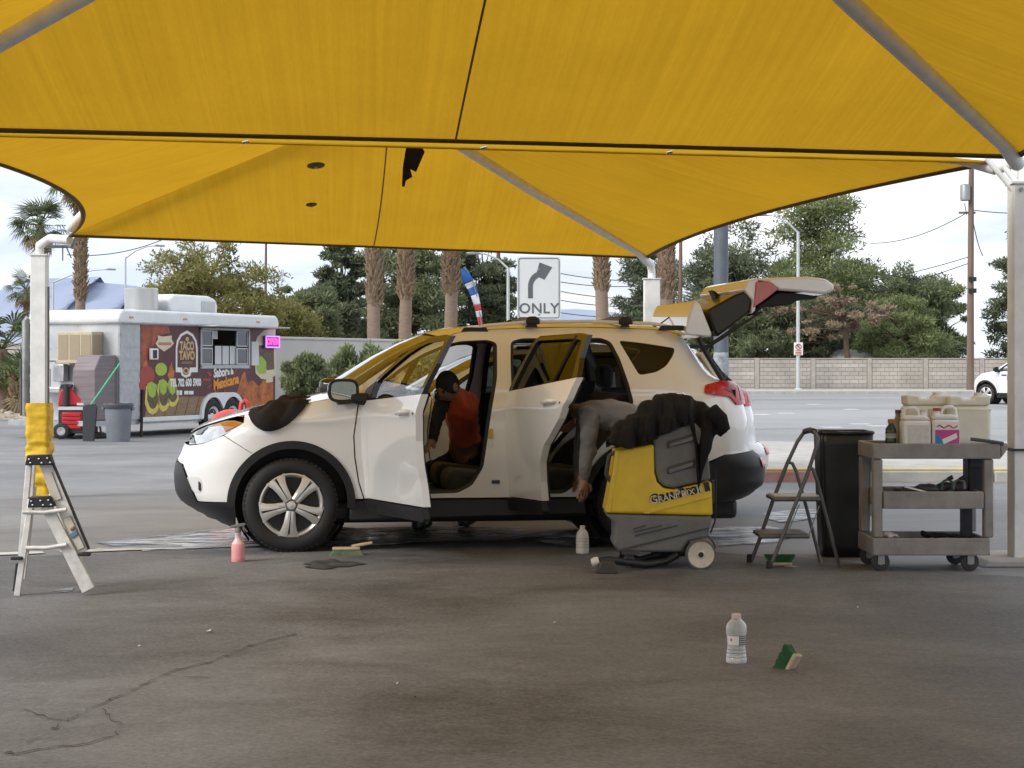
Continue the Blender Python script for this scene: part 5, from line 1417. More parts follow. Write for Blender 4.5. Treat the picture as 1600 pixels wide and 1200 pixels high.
def band(z0, z1, r0, r1, a0, a1, m_, nm):
    b = MB(); b.grid(lambda i, j: ((r0 + (r1 - r0) * j) * math.sin(a0 + (a1 - a0) * i), -(r0 + (r1 - r0) * j) * math.cos(a0 + (a1 - a0) * i), z0 + (z1 - z0) * j), 16, 2); return b.build(nm, m_, wb_, smooth=180)
band(.090, .130, .0438, .0470, -1.2, .15, mat('label_white', (.72, .70, .70), .4), 'label')
for k in range(5):
    band(.088 + k * .010, .093 + k * .010, .0440 + k * .0006, .0443 + k * .0006, .15, 1.5, mat('label_navy', (.05, .06, .10), .4), 'label_stripe')
band(.108, .120, .0458, .0466, -.75, -.55, mat('label_red', (.5, .03, .06), .4), 'label_mark')
for z in (.030, .050, .066):
    band(z, z + .003, .0478, .0478, -1.5, 1.5, mat('ring_shadow', (.16, .17, .20), .3), 'ring')

wj = empty('white_bottle', G(910, 865)); tag(wj, 'small ribbed white bottle standing beside the extractor', 'bottle')
MB().lathe([(.044, .0), (.048, .006), (.048, .04), (.046, .046), (.048, .052), (.048, .085), (.046, .09), (.048, .096), (.047, .125), (.040, .155), (.028, .172), (.020, .178), (.020, .19), (.0, .19)], 26).build('bottle_body', mat('white_bottle_plastic', (.72, .70, .64), .42, var=.08, sub=.2), wj, smooth=50)
for z in (.046, .066, .09, .112):
    MB().lathe([(.0482, z), (.0490, z + .002), (.0482, z + .004)], 26, caps=False).build('rib', mat('rib_shade', (.5, .48, .43), .5), wj)
MB().lathe([(.0195, .188), (.0195, .204), (.016, .207), (0, .207)], 16, caps=False).build('cap', mat('milky_white', (.74, .73, .68), .4), wj, smooth=40)

pk = empty('spray_bottle', G(372, 878)); tag(pk, 'pink spray bottle with grey trigger beside the front tyre', 'bottle')
M_PINK = mat('pink_liquid_plastic', (.72, .28, .30), .35, c2=(.74, .36, .36), scale=6, sub=.3)
MB().lathe([(.044, .0), (.047, .005), (.047, .040), (.0465, .045), (.047, .05), (.047, .118), (.044, .130)], 26, caps=False).build('bottle_body', M_PINK, pk, smooth=50)
MB().lathe([(.044, .130), (.030, .150), (.0225, .165), (.0215, .195), (.024, .198), (.024, .206)], 24, caps=False).build('bottle_neck', mat('pale_pink_plastic', (.68, .50, .50), .35, sub=.2), pk, smooth=50)
MB().lathe([(.022, .205), (.022, .228), (.016, .236), (.012, .25)], 16).build('collar', M_GRYP, pk, smooth=40)
hd_ = MB(); hd_.prism([(-.058, .246), (-.05, .256), (.01, .270), (.045, .275), (.055, .268), (.048, .255), (.0, .243), (-.05, .240)], -.013, .013); hd_.build('trigger_head', M_GRYP, pk, bevel=.004)
MB().tube([(.030, 0, .258), (.045, 0, .235), (.066, 0, .212)], [.008, .007, .005], 6).build('trigger', M_GRYP, pk, smooth=60)

# ---- rags
rg = MB(); r = random.Random(21); c0 = G(516, 884)
def ragf(i, j):
    a = i * 2 * math.pi; rad = .19 * (1 + .22 * math.sin(3 * a + 1) + .12 * math.sin(7 * a)) * j
    x, y = rad * math.cos(a), rad * 1.25 * math.sin(a)
    z = .010 + .016 * (math.sin(x * 41 + y * 17) * .5 + .5) * (1 - j ** 4) + .018 * max(0, math.sin(y * 23 - x * 13)) * (1 - j ** 3)
    return (x, y, z)
rg.grid(ragf, 40, 14); o = rg.build('cleaning_rag', mat('dark_grey_rag', (.05, .05, .053), .95, var=.4, scale=12, bump=.4, bscale=150), smooth=180); o.location = c0
tag(o, 'crumpled dark grey rag on the asphalt in front of the door', 'rag')

# cloth on the bonnet, hanging over the wing
MC = Matrix.Translation((CAR_X, CAR_Y, 0)) @ Matrix.Rotation(CAR_T, 4, 'Z')
ck = MB(); r = random.Random(8)
def cloth(i, j):
    u = -.225 + .385 * i + .02 * math.sin(j * 7); u += .10 * (j - .5) * (i - .8) - .04 * j
    zt_ = _hood(u); e = V(u, zt_ - .004)
    top = .36; drop = .02 + .15 * max(0, math.sin(math.pi * min(1, max(0, (i * 1.05)))) ** .6) * (1.15 - .55 * i)
    s = j * (top + drop)
    if s < top: v, z = e + (top - s), zt_ + .022 * (1 - (1 - (e + top - s) / .92) ** 3)
    else: z = zt_ - (s - top); v = V(u, z)
    n = Vector((0, -.25, 1)) if s < top else normal_at(u, z)
    edge_ = min(1, 6 * i, 6 * (1 - i), 5 * (1 - j) + .15)
    w = .016 + .030 * edge_ * (max(0, math.sin(17 * u + 9 * s)) + .7 * max(0, math.sin(-23 * u + 21 * s + 1)) + .45 * max(0, math.sin(31 * u + 33 * s)))
    return Vector((u, v, z)) + n.normalized() * w
ck.grid(cloth, 44, 44, flip=False)
o = ck.build('cleaning_cloth', mat('dark_brown_cloth', (.018, .013, .012), .95, var=.4, scale=14, bump=.4, bscale=200), smooth=180, solid=.006)
o.matrix_world = MC
tag(o, 'dark brown cloth lying over the edge of the bonnet', 'cloth')

# red drum behind the bonnet
rb_ = empty('red_drum', Vector(((363 - 800) / F * 23.0, 23.0, 0))); tag(rb_, 'red plastic drum whose rounded lid shows above the bonnet', 'drum')
M_DRUM = mat('red_drum_plastic', (.52, .05, .04), .45, var=.15)
MB().lathe([(.24, .0), (.25, .02), (.25, .30), (.24, .33), (.25, .36), (.25, .66), (.24, .70)], 28).build('drum_body', M_DRUM, rb_, smooth=50)
MB().lathe([(.255, .701), (.255, .73), (.20, .80), (.10, .845), (.0, .855)], 28, caps=False).build('lid', M_DRUM, rb_, smooth=60)
MB().tube([(.10, 0, .82), (.11, 0, .92), (.15, 0, .955), (.19, 0, .92), (.2, 0, .80)], .03, 8).build('lid_handle', M_DRUM, rb_, smooth=60)

# ---- folding aluminium ladder at the left
ld = empty('folding_ladder', G(85, 926)); tag(ld, 'folding aluminium ladder with black hinges in front of the padded post', 'ladder')
M_LABEL = mat('ladder_label', (.56, .54, .48), .6, c2=(.45, .44, .38), scale=18)
DL0, DL1 = 11.55, 11.95
def ll(px, py, d): return loc(px, py, d, ld)
def rail(nm, a, b_, d, w0, w1, m_=M_ALU, dep=.03, parent=ld):
    P0, P1 = ll(a[0], a[1], d), ll(b_[0], b_[1], d)
    t = (P1 - P0).normalized(); n = Vector((t.z, 0, -t.x))
    vs = []
    for P, w in ((P0, w0), (P1, w1)):
        k = w / F * d / 2
        for (s, y) in ((-1, -dep / 2), (1, -dep / 2), (1, dep / 2), (-1, dep / 2)): vs.append(P + n * (k * s) + Vector((0, y, 0)))
    b = MB(); b.add(vs, [(0, 1, 2, 3), (7, 6, 5, 4), (0, 4, 5, 1), (1, 5, 6, 2), (2, 6, 7, 3), (3, 7, 4, 0)])
    o = b.build(nm, m_, parent, bevel=.004)
    return o
# near frame: wide outer rails from the upper hinge, narrow inner rails to the ground
orl = rail('outer_rail', (46, 722), (33, 870), DL0 + .04, 9, 9); rail('inner_rail', (49, 780), (27, 931), DL0, 9, 10)
orr = rail('outer_rail', (71, 722), (129, 863), DL0 + .05, 20, 21); rail('inner_rail', (72, 790), (139, 922), DL0 + .02, 17, 22)
rail('rail_edge', (83, 724), (139, 858), DL0 + .03, 3, 3, M_BLACKP, .04)
rail('rail_label', (74, 740), (90, 782), DL0 + .03, 15, 15, M_LABEL, .012, orr); rail('rail_label', (104, 808), (127, 858), DL0 + .03, 13, 13, M_LABEL, .012, orr)
rail('warning_tag', (113, 831), (118, 838), DL0 + .022, 12, 12, mat('tag_blue', (.12, .22, .32), .5), .012, orr); rail('warning_tag', (112, 824), (115, 828), DL0 + .022, 8, 8, mat('tag_brown', (.22, .13, .06), .5), .012, orr)
for (cx0, cy0, cx1, cy1) in ((40, 711, 84, 727), (44, 776, 85, 793)):
    P = [ll(cx0 + 3, cy0, DL0), ll(cx1 - 6, cy0 - 1, DL0), ll(cx1, cy1 - 1, DL0), ll(cx0, cy1, DL0)]
    hg = MB().prism([(p.x, p.z) for p in P], P[0].y - .02, P[0].y + .05).build('hinge', M_BLACKP, ld, bevel=.006)
    for (fx, fy) in ((.15, .4), (.5, .35), (.8, .3), (.6, .75), (.9, .72), (.2, .75)):
        c = ll(cx0 + (cx1 - cx0) * fx, cy0 + (cy1 - cy0) * fy, DL0); MB().lathe([(.008, 0), (.006, .006), (0, .007)], 8, Matrix.Translation((c.x, c.y - .02, c.z)) @ Matrix.Rotation(math.radians(90), 4, 'X'), caps=False).build('rivet', M_CHROME, hg)
# far frame, same pair set back
rail('outer_rail', (52, 722), (42, 860), DL1, 8, 8); rail('inner_rail', (53, 760), (36, 905), DL1 + .02, 8, 8); rail('inner_rail', (82, 770), (133, 905), DL1 + .02, 12, 14)
for (a, b_, zz) in (((36, 800), (104, 796), 0), ((41, 856), (104, 851), 0)):
    P0, P1 = ll(a[0], a[1], DL0 - .01), ll(b_[0], b_[1], DL0 - .01)
    MB().tube([P0, P0.lerp(P1, .5) - Vector((0, 0, .01)), P1], .014, 8).build('rung', M_ALU, ld, smooth=60)
for (px, py, d) in ((25, 872, DL0 - .01), (130, 866, DL0)):
    c = ll(px + 2, py, d); MB().box(tuple(c), (.07, .05, .02)).build('lock_tab', M_BLACKP, ld, bevel=.004)
rail('rubber_foot', (27, 880), (23, 924), DL0 + .03, 4, 5, M_BLACKP, .03)

# ================================================================== food trailer
TR0 = Vector((-8.24, 34.1, 0)); TRA = math.atan2(7.0, 3.17); TRL = 7.684
tr = empty('food_trailer', TR0, TRA); tag(tr, 'white food trailer wrapped in dark red taco graphics behind the car', 'trailer')
tdx = Vector((math.cos(TRA), math.sin(TRA), 0)); tdy = Vector((-math.sin(TRA), math.cos(TRA), 0))
def tl_(px, py, y=0.0):
    """side-plane coordinates (along, height) of a photo point on the trailer"""
    o = Vector((0, 0, H)); d = at(px, py, 1.0) - o
    t = (TR0 + tdy * y - o).dot(tdy) / d.dot(tdy); p = o + d * t
    return ((p - TR0).dot(tdx), p.z)
def z5(X, Y): return tl_(210 + X / 6.667, 490 + Y / 6.667)
M_TWHITE = mat('trailer_white', (.70, .71, .71), .35, var=.1, scale=3)
M_TALU = mat('trailer_aluminium', (.42, .43, .44), .4, metal=.6, var=.2, scale=8)
M_MAROON = mat('wrap_maroon', (.055, .016, .018), .35, c2=(.11, .022, .020), scale=.9, detail=8)
M_FLAME = mat('wrap_flame', (.62, .20, .025), .35, c2=(.16, .020, .010), scale=4.5, detail=10)
M_EMBER = mat('wrap_ember', (.42, .09, .03), .35, c2=(.13, .016, .012), scale=5, detail=9)
M_PLANK = mat('wrap_wood', (.30, .20, .11), .5, c2=(.17, .105, .055), scale=3, stretch=(1, 1, 9))
M_PWHITE = mat('print_white', (.72, .71, .69), .4, var=.05)
M_PTAN = mat('print_tan', (.52, .36, .18), .4, var=.12)
M_PGREEN = mat('print_green', (.22, .42, .04), .4, c2=(.40, .46, .06), scale=8)
M_PYEL = mat('print_yellow', (.62, .50, .10), .4, var=.2, scale=9)
M_PDARK = mat('print_dark', (.06, .04, .028), .5, c2=(.16, .11, .06), scale=14)
M_PORANGE = mat('print_orange', (.70, .27, .02), .4, var=.12)
M_PCREAM = mat('print_cream', (.62, .54, .38), .4, var=.12, scale=4)
M_PRED = mat('print_red', (.34, .045, .03), .4, var=.2, scale=8)
W_T = 2.0; a1 = tl_(187, 600)[0]; a2 = tl_(219, 600)[0]
zf, zb, zr_ = .34, 2.14, 2.42
# shell: cabin with serving hatch opening, porch at the near end
wa0, wz1 = z5(682, 120); wa1, wz0 = z5(1196, 548)
wz0, wz1 = 1.32, 2.12
b = MB(); b.bx(a1, a2, 0, .04, zf, zb); b.build('diamond_plate', M_TALU, tr)
b = MB(); b.bx(a2 + .003, wa0, 0, .04, zf, zb); b.bx(wa1, TRL, 0, .04, zf, zb); b.bx(wa0, wa1, 0, .04, zf, wz0); b.bx(wa0, wa1, 0, .04, wz1, zb)
side = b.build('side_wall', M_MAROON, tr)
MB().bx(a1, TRL, W_T - .04, W_T, zf, zb).build('back_wall', M_TWHITE, tr); MB().bx(TRL - .04, TRL, .041, W_T - .041, zf, zb).build('end_wall', M_TWHITE, tr)
MB().bx(a1, a1 + .04, .041, W_T - .041, zf, zb).build('front_wall', mat('polished_sheet', (.56, .57, .58), .3, metal=.45, var=.2, scale=2), tr)
MB().bx(a1 - .75, TRL, .03, W_T, zf - .10, zf - .002).build('floor', M_TALU, tr)
MB().bx(a2, TRL, -.02, .0, zf - .06, zf + .03).build('skirt_trim', M_TWHITE, tr, bevel=.01)
rf = MB(); rf.prism([(a1 - .06, zb), (a1 - .10, zb + .10), (a1 - .06, zb + .22), (a1 + .05, zr_), (TRL - .05, zr_), (TRL + .05, zb + .22), (TRL + .08, zb + .10), (TRL + .05, zb)], -.06, W_T + .06); rf.build('roof', M_TWHITE, tr, bevel=.05, seg=3)
MB().tube([(a1, -.075, zb + .03), (TRL, -.075, zb + .03)], .012, 6).build('roof_trim', M_TALU, tr)
for k in range(8):
    MB().bx(a1 + .02 + .0, a2 - .01, -.008, -.001, zf + .05 + k * .22, zf + .09 + k * .22).build('plate_rib', M_TALU, tr)
for (aa) in (2.4, 4.2, 6.9): MB().bx(aa - .06, aa + .06, -.075, -.062, zb + .12, zb + .15).build('marker_lamp', mat('marker_amber', (.5, .3, .12), .3), tr)
# roof equipment
v0, _ = tl_(205, 470, .9); vent = empty('exhaust_hood', (v0 + .35, .9, zr_), 0, tr)
M_STEEL = mat('brushed_steel', (.52, .52, .51), .35, metal=.8, var=.2, scale=5, stretch=(1, 1, .1))
MB().lathe([(.40, 0), (.40, .04), (.33, .05), (.33, .46), (.31, .48), (.0, .48)], 28, caps=False).build('hood_drum', M_STEEL, vent, smooth=40)
MB().bx(-.42, .42, -.42, .42, -.05, .03).build('hood_base', M_TALU, vent)
ac = empty('roof_air_conditioner', (tl_(277, 480, 1.0)[0], 1.0, zr_), 0, tr)
MB().prism([(-.85, .0), (-.90, .10), (-.84, .30), (-.70, .38), (.55, .38), (.80, .32), (.88, .18), (.86, .0)], -.42, .42).build('shroud', M_TWHITE, ac, bevel=.06, seg=3)
MB().bx(.25, .75, -.435, -.42, .06, .26).build('grille', mat('grille_grey', (.45, .46, .46), .5), ac)
MB().tube([(-1.0, -.5, .0), (0, -.6, .02), (1.6, -.62, .0)], .014, 6).build('cable', M_TALU, ac)
# porch contents: window air conditioner and covered counter on the partition
pa = empty('window_air_conditioner', (a1 - .35, .78, 1.40), 0, tr)
M_BEIGE = mat('beige_plastic', (.50, .42, .30), .5, var=.12)
MB().bx(0, .345, -.40, .40, 0, .60).build('case', M_BEIGE, pa, bevel=.015)
for k in range(3):
    MB().bx(-.008, .0, -.38 + k * .26, -.16 + k * .26, .08, .54).build('louvre_panel', mat('beige_dark', (.33, .27, .18), .6, var=.3, scale=30, stretch=(1, 1, 14)), pa)
MB().bx(.02, .33, -.408, -.40, .08, .54).build('louvre_panel', mat('beige_dark', (.33, .27, .18), .6), pa)
cb = empty('covered_counter', (a1 - .40, .06, zf), 0, tr)
MB().prism([(-.25, 0), (-.28, .95), (-.10, 1.22), (.38, 1.22), (.38, 0)], 0, .50).build('cover', mat('corrugated_maroon', (.19, .155, .165), .5, var=.3, scale=1, stretch=(1, 1, 30)), cb, bevel=.02)
sk = empty('wash_sink', (a1 - .30, 1.35, zf), 0, tr)
MB().bx(-.2, .28, -.35, .35, .50, .62).build('basin', M_STEEL, sk, bevel=.02); MB().tube([(.1, .1, .6), (.1, .1, .95), (-.08, .1, 1.0), (-.1, .1, .92)], .014, 6).build('tap', M_STEEL, sk); MB().bx(.12, .28, -.2, .05, .72, 1.05).build('towel_box', M_TALU, sk, bevel=.02)
MB().tube([(a1 - .7, 1.6, zf), (a1 - .7, 1.6, 1.35), (a1 - .5, 1.5, 1.45), (a1 - .02, 1.5, 1.45)], .02, 6).build('grab_rail', M_TALU, tr)
# serving hatch
ht = empty('serving_hatch', (0, 0, 0), 0, tr)
for (x0, x1, z0, z1) in ((wa0, wa0 + .05, wz0, wz1), (wa1 - .05, wa1, wz0, wz1), (wa0, wa1, wz0 - .02, wz0 + .05), (wa0, wa1, wz1 - .04, wz1)):
    MB().bx(x0, x1, -.025, .045, z0, z1).build('frame', M_TALU, ht)
tw = (wa1 - wa0)
for (x0, x1) in ((wa0 + .06, wa0 + .06 + tw * .22), (wa1 - .06 - tw * .22, wa1 - .06)):
    for (z0, z1) in ((wz0 + .06, wz0 + .40), (wz0 + .43, wz1 - .05)):
        p = MB().bx(x0 + .02, x1 - .02, .01, .016, z0 + .02, z1 - .02).build('pane', M_DARKGLASS, ht)
        fr2 = MB(); fr2.bx(x0, x1, .0, .03, z0, z0 + .02); fr2.bx(x0, x1, .0, .03, z1 - .02, z1); fr2.bx(x0, x0 + .02, .0, .03, z0 + .02, z1 - .02); fr2.bx(x1 - .02, x1, .0, .03, z0 + .02, z1 - .02); fr2.build('sash', M_TWHITE, p)
MB().bx(wa0, wa1, .9, .92, wz0, wz1).build('dark_interior', mat('trailer_inside', (.10, .11, .10), .6, var=.5, scale=3), ht)
for k in range(3):
    x0 = wa0 + tw * (.34 + .15 * k); MB().bx(x0, x0 + tw * .13, .05, .056, wz0 + .06, wz0 + .44).build('menu_sheet', mat('paper_white', (.66, .67, .68), .7, var=.06), ht)
MB().bx(wa0 + tw * .30, wa0 + tw * .40, .06, .066, wz1 - .22, wz1 - .05).build('notice', mat('paper_white', (.66, .67, .68), .7), ht)
MB().prism([(wa0 - .15, wz1 + .015), (wa0 - .15, wz1 + .045), (TRL - .30, wz1 + .045), (TRL - .30, wz1 + .015)], -.55, -.03).build('awning_flap', M_TALU, ht, bevel=.006)
MB().bx(wa1 + .08, wa1 + .36, -.012, -.001, 1.36, 1.86).build('price_sheet', mat('paper_white', (.66, .67, .68), .7), tr)
# printed graphics on the side wall, flat sheets a few millimetres proud
LAY = [0]
def decal(name, pts, m, lay=1, parent=None):
    pl = [z5(*p) for p in pts]; b = MB(); y = -.0015 * lay - .001
    ar = sum(pl[i][0] * pl[(i + 1) % len(pl)][1] - pl[(i + 1) % len(pl)][0] * pl[i][1] for i in range(len(pl)))
    if ar < 0: pl = pl[::-1]
    vv = [Vector(p) for p in pl]; es = [(i, (i + 1) % len(vv)) for i in range(len(vv))]
    ov, oe, of, *_ = delaunay_2d_cdt(vv, es, [], 1, 1e-5)
    b.v = [(v[0], y, v[1]) for v in ov]; b.f = [tuple(f) for f in of]
    o = b.build(name, m, parent or side)
    return o
def ell(cx, cy, rx, ry, n=22, a0=0, a1_=360):
    return [(cx + rx * math.cos(math.radians(a0 + (a1_ - a0) * i / n)), cy + ry * math.sin(math.radians(a0 + (a1_ - a0) * i / n))) for i in range(n + (0 if a1_ - a0 == 360 else 1))]
decal('print_embers', [(70, 88), (340, 92), (372, 200), (300, 215), (235, 235), (205, 330), (170, 360), (140, 470), (105, 560), (68, 560)], M_EMBER, 1)
decal('print_flames', [(1060, 850), (1120, 640), (1150, 600), (1175, 720), (1230, 690), (1300, 760), (1340, 690), (1445, 720), (1445, 985), (1200, 1000), (1170, 960), (1150, 900), (1110, 850)], M_FLAME, 1)
decal('print_flames', [(345, 640), (365, 560), (388, 500), (395, 570), (415, 600), (405, 680), (360, 690)], M_FLAME, 1)
decal('print_flames', [(85, 540), (120, 480), (145, 540), (150, 600), (90, 600)], M_FLAME, 2)
for k in range(6):                                         # painted floor boards
    x0, x1 = 95 + k * 105, 95 + (k + 1) * 105 - 6
    decal('print_board', [(min(x0 + 60, 700), 868 - k), (min(x1 + 60, 745), 867 - k), (min(x1, 690), 1105 - 3 * k), (min(x0, 684), 1108 - 3 * k)], M_PLANK, 2)
decal('print_bowl', ell(130, 640, 78, 95), M_PRED, 3); decal('print_bowl', ell(85, 745, 38, 60), M_PRED, 2); decal('print_lime', ell(275, 580, 62, 68), M_PGREEN, 3)
for (cx, cy, rx, ry) in ((185, 860, 85, 190), (300, 830, 75, 190), (395, 830, 70, 140)):
    decal('print_taco', ell(cx, cy, rx, ry, 24, 20, 160) + [(cx - rx * .8, cy - 100), (cx - rx * .2, cy - 140), (cx + rx * .5, cy - 110)], M_PYEL, 4)
    decal('print_filling', ell(cx + 4, cy - 20, rx * .72, ry * .8, 24, 20, 160) + [(cx - rx * .6, cy - 120), (cx + rx * .5, cy - 90)], M_PDARK, 5)
    decal('print_lettuce', [(cx - rx * .7, cy - 130), (cx - rx * .1, cy - 150), (cx + rx * .5, cy - 120), (cx + rx * .35, cy - 10), (cx, cy + 20), (cx - rx * .45, cy - 10)], M_PGREEN, 6)
decal('print_plaque', [(218, 310), (245, 268), (240, 228), (300, 240), (390, 228), (385, 268), (410, 310), (375, 350), (308, 395), (245, 350)], M_PCREAM, 2)
decal('print_plaque_line', [(245, 300), (385, 300), (380, 330), (250, 330)], mat('print_rose', (.45, .16, .13), .4), 3)
arch_o = [(428, 610), (428, 360), (440, 280), (475, 215), (545, 175), (610, 215), (645, 280), (658, 360), (658, 610), (590, 612), (580, 650), (530, 668), (490, 645), (480, 612)]
arch_i = [(445, 560), (445, 365), (458, 290), (490, 235), (545, 205), (595, 235), (628, 290), (640, 365), (640, 560), (575, 562), (570, 590), (560, 630), (530, 640), (505, 628), (495, 562)]
decal('logo_border', arch_o, M_PWHITE, 3); decal('logo_field', arch_i, M_MAROON, 4); decal('logo_seal', ell(533, 595, 32, 34), M_PTAN, 5); decal('logo_seal', ell(533, 595, 18, 19), M_MAROON, 6)
decal('logo_mark', ell(547, 265, 18, 22), M_PTAN, 5); decal('logo_line', [(490, 500), (600, 500), (600, 522), (490, 522)], mat('print_bronze', (.22, .13, .06), .4, var=.3, scale=30), 5)
def tprint(name, body, X, Y, h, m, lay, w=None, rot=0.0, bold=.0, shear=0.0):
    a, z = z5(X, Y); size = h / 6.667 / 78.0 * 1.42
    Mx = Matrix.Translation((a, -.0015 * lay - .002, z)) @ Matrix.Rotation(-rot, 4, 'Y') @ FACE
    o = text_obj(name, body, size, m, side, Matrix.Identity(4), .0008, 'CENTER', bold, shear)
    xs = [v.co.x for v in o.data.vertices]
    if w:
        aw = abs(z5(X + w / 2, Y)[0] - z5(X - w / 2, Y)[0]); o.data.transform(Matrix.Scale(aw / (max(xs) - min(xs)), 4, (1, 0, 0)))
    o.data.transform(Mx)
    return o
tprint('logo_text', 'TACO', 543, 340, 84, M_PTAN, 6, 150, bold=.012); tprint('logo_text', 'TAVO', 543, 440, 84, M_PTAN, 6, 165, bold=.012)
tprint('phone_text', 'TEL 702 600 5900', 530, 722, 74, M_PWHITE, 6, 325, bold=.010)
for k in range(2): decal('contact_icon', [(430 + 35 * k, 800), (458 + 35 * k, 800), (458 + 35 * k, 848), (430 + 35 * k, 848)], M_PWHITE, 5)
decal('contact_line', [(515, 805), (560, 805), (560, 842), (515, 842)], M_PWHITE, 5); decal('contact_line', [(566, 805), (612, 805), (612, 842), (566, 842)], M_PWHITE, 5)
tprint('slogan_text', 'Sabor', 890, 615, 92, M_PWHITE, 6, 150, math.radians(4), .012, .15); tprint('slogan_text', 'a la', 995, 605, 60, M_PWHITE, 6, 62, math.radians(4), .010, .15)
tprint('slogan_text', 'Mexicana', 950, 715, 100, M_PORANGE, 6, 270, math.radians(8), .014, .1)
for (x0, y0, x1, y1) in ((710, 690, 790, 690), (755, 610, 800, 650), (750, 775, 800, 740), (1040, 600, 1075, 575), (838, 790, 842, 835), (935, 790, 938, 825)):
    dx, dy = (y1 - y0) * .12 + 3, (x1 - x0) * .12 + 3
    decal('sun_ray', [(x0 - dx, y0 + dy), (x0 + dx, y0 - dy), (x1 + dx, y1 - dy), (x1 - dx, y1 + dy)], M_PRED, 4)
decal('print_bun', [(1250, 330), (1280, 240), (1350, 175), (1470, 150), (1470, 640), (1400, 690), (1320, 680), (1260, 620)], M_PCREAM, 2)
decal('print_filling', [(1290, 330), (1450, 330), (1455, 580), (1380, 590), (1300, 450)], M_PDARK, 3); decal('print_lettuce', [(1275, 480), (1320, 440), (1370, 500), (1370, 620), (1300, 630), (1270, 580)], M_PGREEN, 4)
decal('print_card', [(1370, 640), (1440, 630), (1440, 712), (1370, 720)], M_PCREAM, 4)
# outlet box, neon sign
oa_, oz_ = z5(190, 422); MB().bx(oa_ - .14, oa_ + .14, -.05, -.004, oz_ - .11, oz_ + .11).build('outlet_box', M_TWHITE, tr, bevel=.02); MB().bx(oa_ - .06, oa_ + .07, -.056, -.05, oz_ - .08, oz_ + .08).build('outlet_cover', M_BLACKP, tr)
na, nz_z = z5(1405, 295)
ns = empty('neon_sign', TR0 + tdx * (na - .0) - tdy * .06 + Vector((0, 0, nz_z)), TRA); tag(ns, 'pink lit neon OPEN sign at the right end of the food trailer', 'sign')
MB().bx(-.28, .28, -.01, .03, -.13, .13).build('backing', mat('neon_backing', (.20, .05, .25), .4), ns)
nr_ = MB(); q = [(-.265, -.03, -.115), (.265, -.03, -.115), (.265, -.03, .115), (-.265, -.03, .115), (-.265, -.03, -.115)]; nr_.tube(q, .016, 6); nr_.build('neon_border', emit_mat('neon_violet', (.45, .2, .9), .75), ns)
text_obj('neon_letters', 'OPEN', .19, emit_mat('neon_pink', (.95, .06, .30), .95), ns, Matrix.Translation((0, -.03, 0)) @ FACE, .01, 'CENTER', .006)
# wheels and twin arch
wx0, wx1 = tl_(331, 640)[0], tl_(361, 640)[0]
tf = MB(); rr0 = .40
pts = [(wx0 - .47, zf - .04)] + [(wx0 + .45 * math.cos(math.radians(a)), .36 + .45 * math.sin(math.radians(a))) for a in range(170, 88, -8)] + [(wx1 + .45 * math.cos(math.radians(a)), .36 + .45 * math.sin(math.radians(a))) for a in range(90, 8, -8)] + [(wx1 + .47, zf - .04)]
inn = [(wx1 + .37, zf - .04)] + [(wx1 + .36 * math.cos(math.radians(a)), .36 + .36 * math.sin(math.radians(a))) for a in range(10, 140, 8)] + [((wx0 + wx1) / 2, .48)] + [(wx0 + .36 * math.cos(math.radians(a)), .36 + .36 * math.sin(math.radians(a))) for a in range(45, 172, 8)] + [(wx0 - .37, zf - .04)]
poly = pts + inn; vv = [Vector(p) for p in poly]; ov, oe, of, *_ = delaunay_2d_cdt(vv, [(i, (i + 1) % len(vv)) for i in range(len(vv))], [], 1, 1e-5)
tf.v = [(v[0], -.03, v[1]) for v in ov]; tf.f = [tuple(f) for f in of if inside(poly, sum(ov[i][0] for i in f) / 3, sum(ov[i][1] for i in f) / 3)]
tf.build('wheel_arch', M_TWHITE, tr, solid=.05)
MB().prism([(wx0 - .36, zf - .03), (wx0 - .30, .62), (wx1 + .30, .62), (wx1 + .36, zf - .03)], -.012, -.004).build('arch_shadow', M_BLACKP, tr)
for wx in (wx0, wx1):
    w = empty('wheel', (wx, .02, .33), 0, tr); R = Matrix.Rotation(math.radians(90), 4, 'X')
    MB().lathe([(.20, .06), (.25, .08), (.30, .07), (.33, .04), (.33, -.10), (.25, -.12)], 32, R, caps=False).build('tyre', M_RUBBER, w, smooth=40)
    MB().lathe([(0, .03), (.05, .05), (.07, .03), (.14, .02), (.19, .05), (.205, .065)], 32, R, caps=False).build('rim', M_TWHITE, w, smooth=40)
    for k in range(5):
        a = 2 * math.pi * k / 5; MB().tube([(.10 * math.cos(a), -.02, .10 * math.sin(a)), (.10 * math.cos(a), -.045, .10 * math.sin(a))], .014, 6).build('lug_nut', M_CHROME, w)
for (aa) in (1.7, 2.5, 6.9): MB().tube([(aa, .3, 0), (aa, .3, .3)], .035, 8).build('jack_leg', M_GREYST, tr)
MB().tube([(a2 + .0, -.02, .0), (a2 + .06, -.02, .9)], .03, 6).build('downpipe', M_BLACKP, tr)

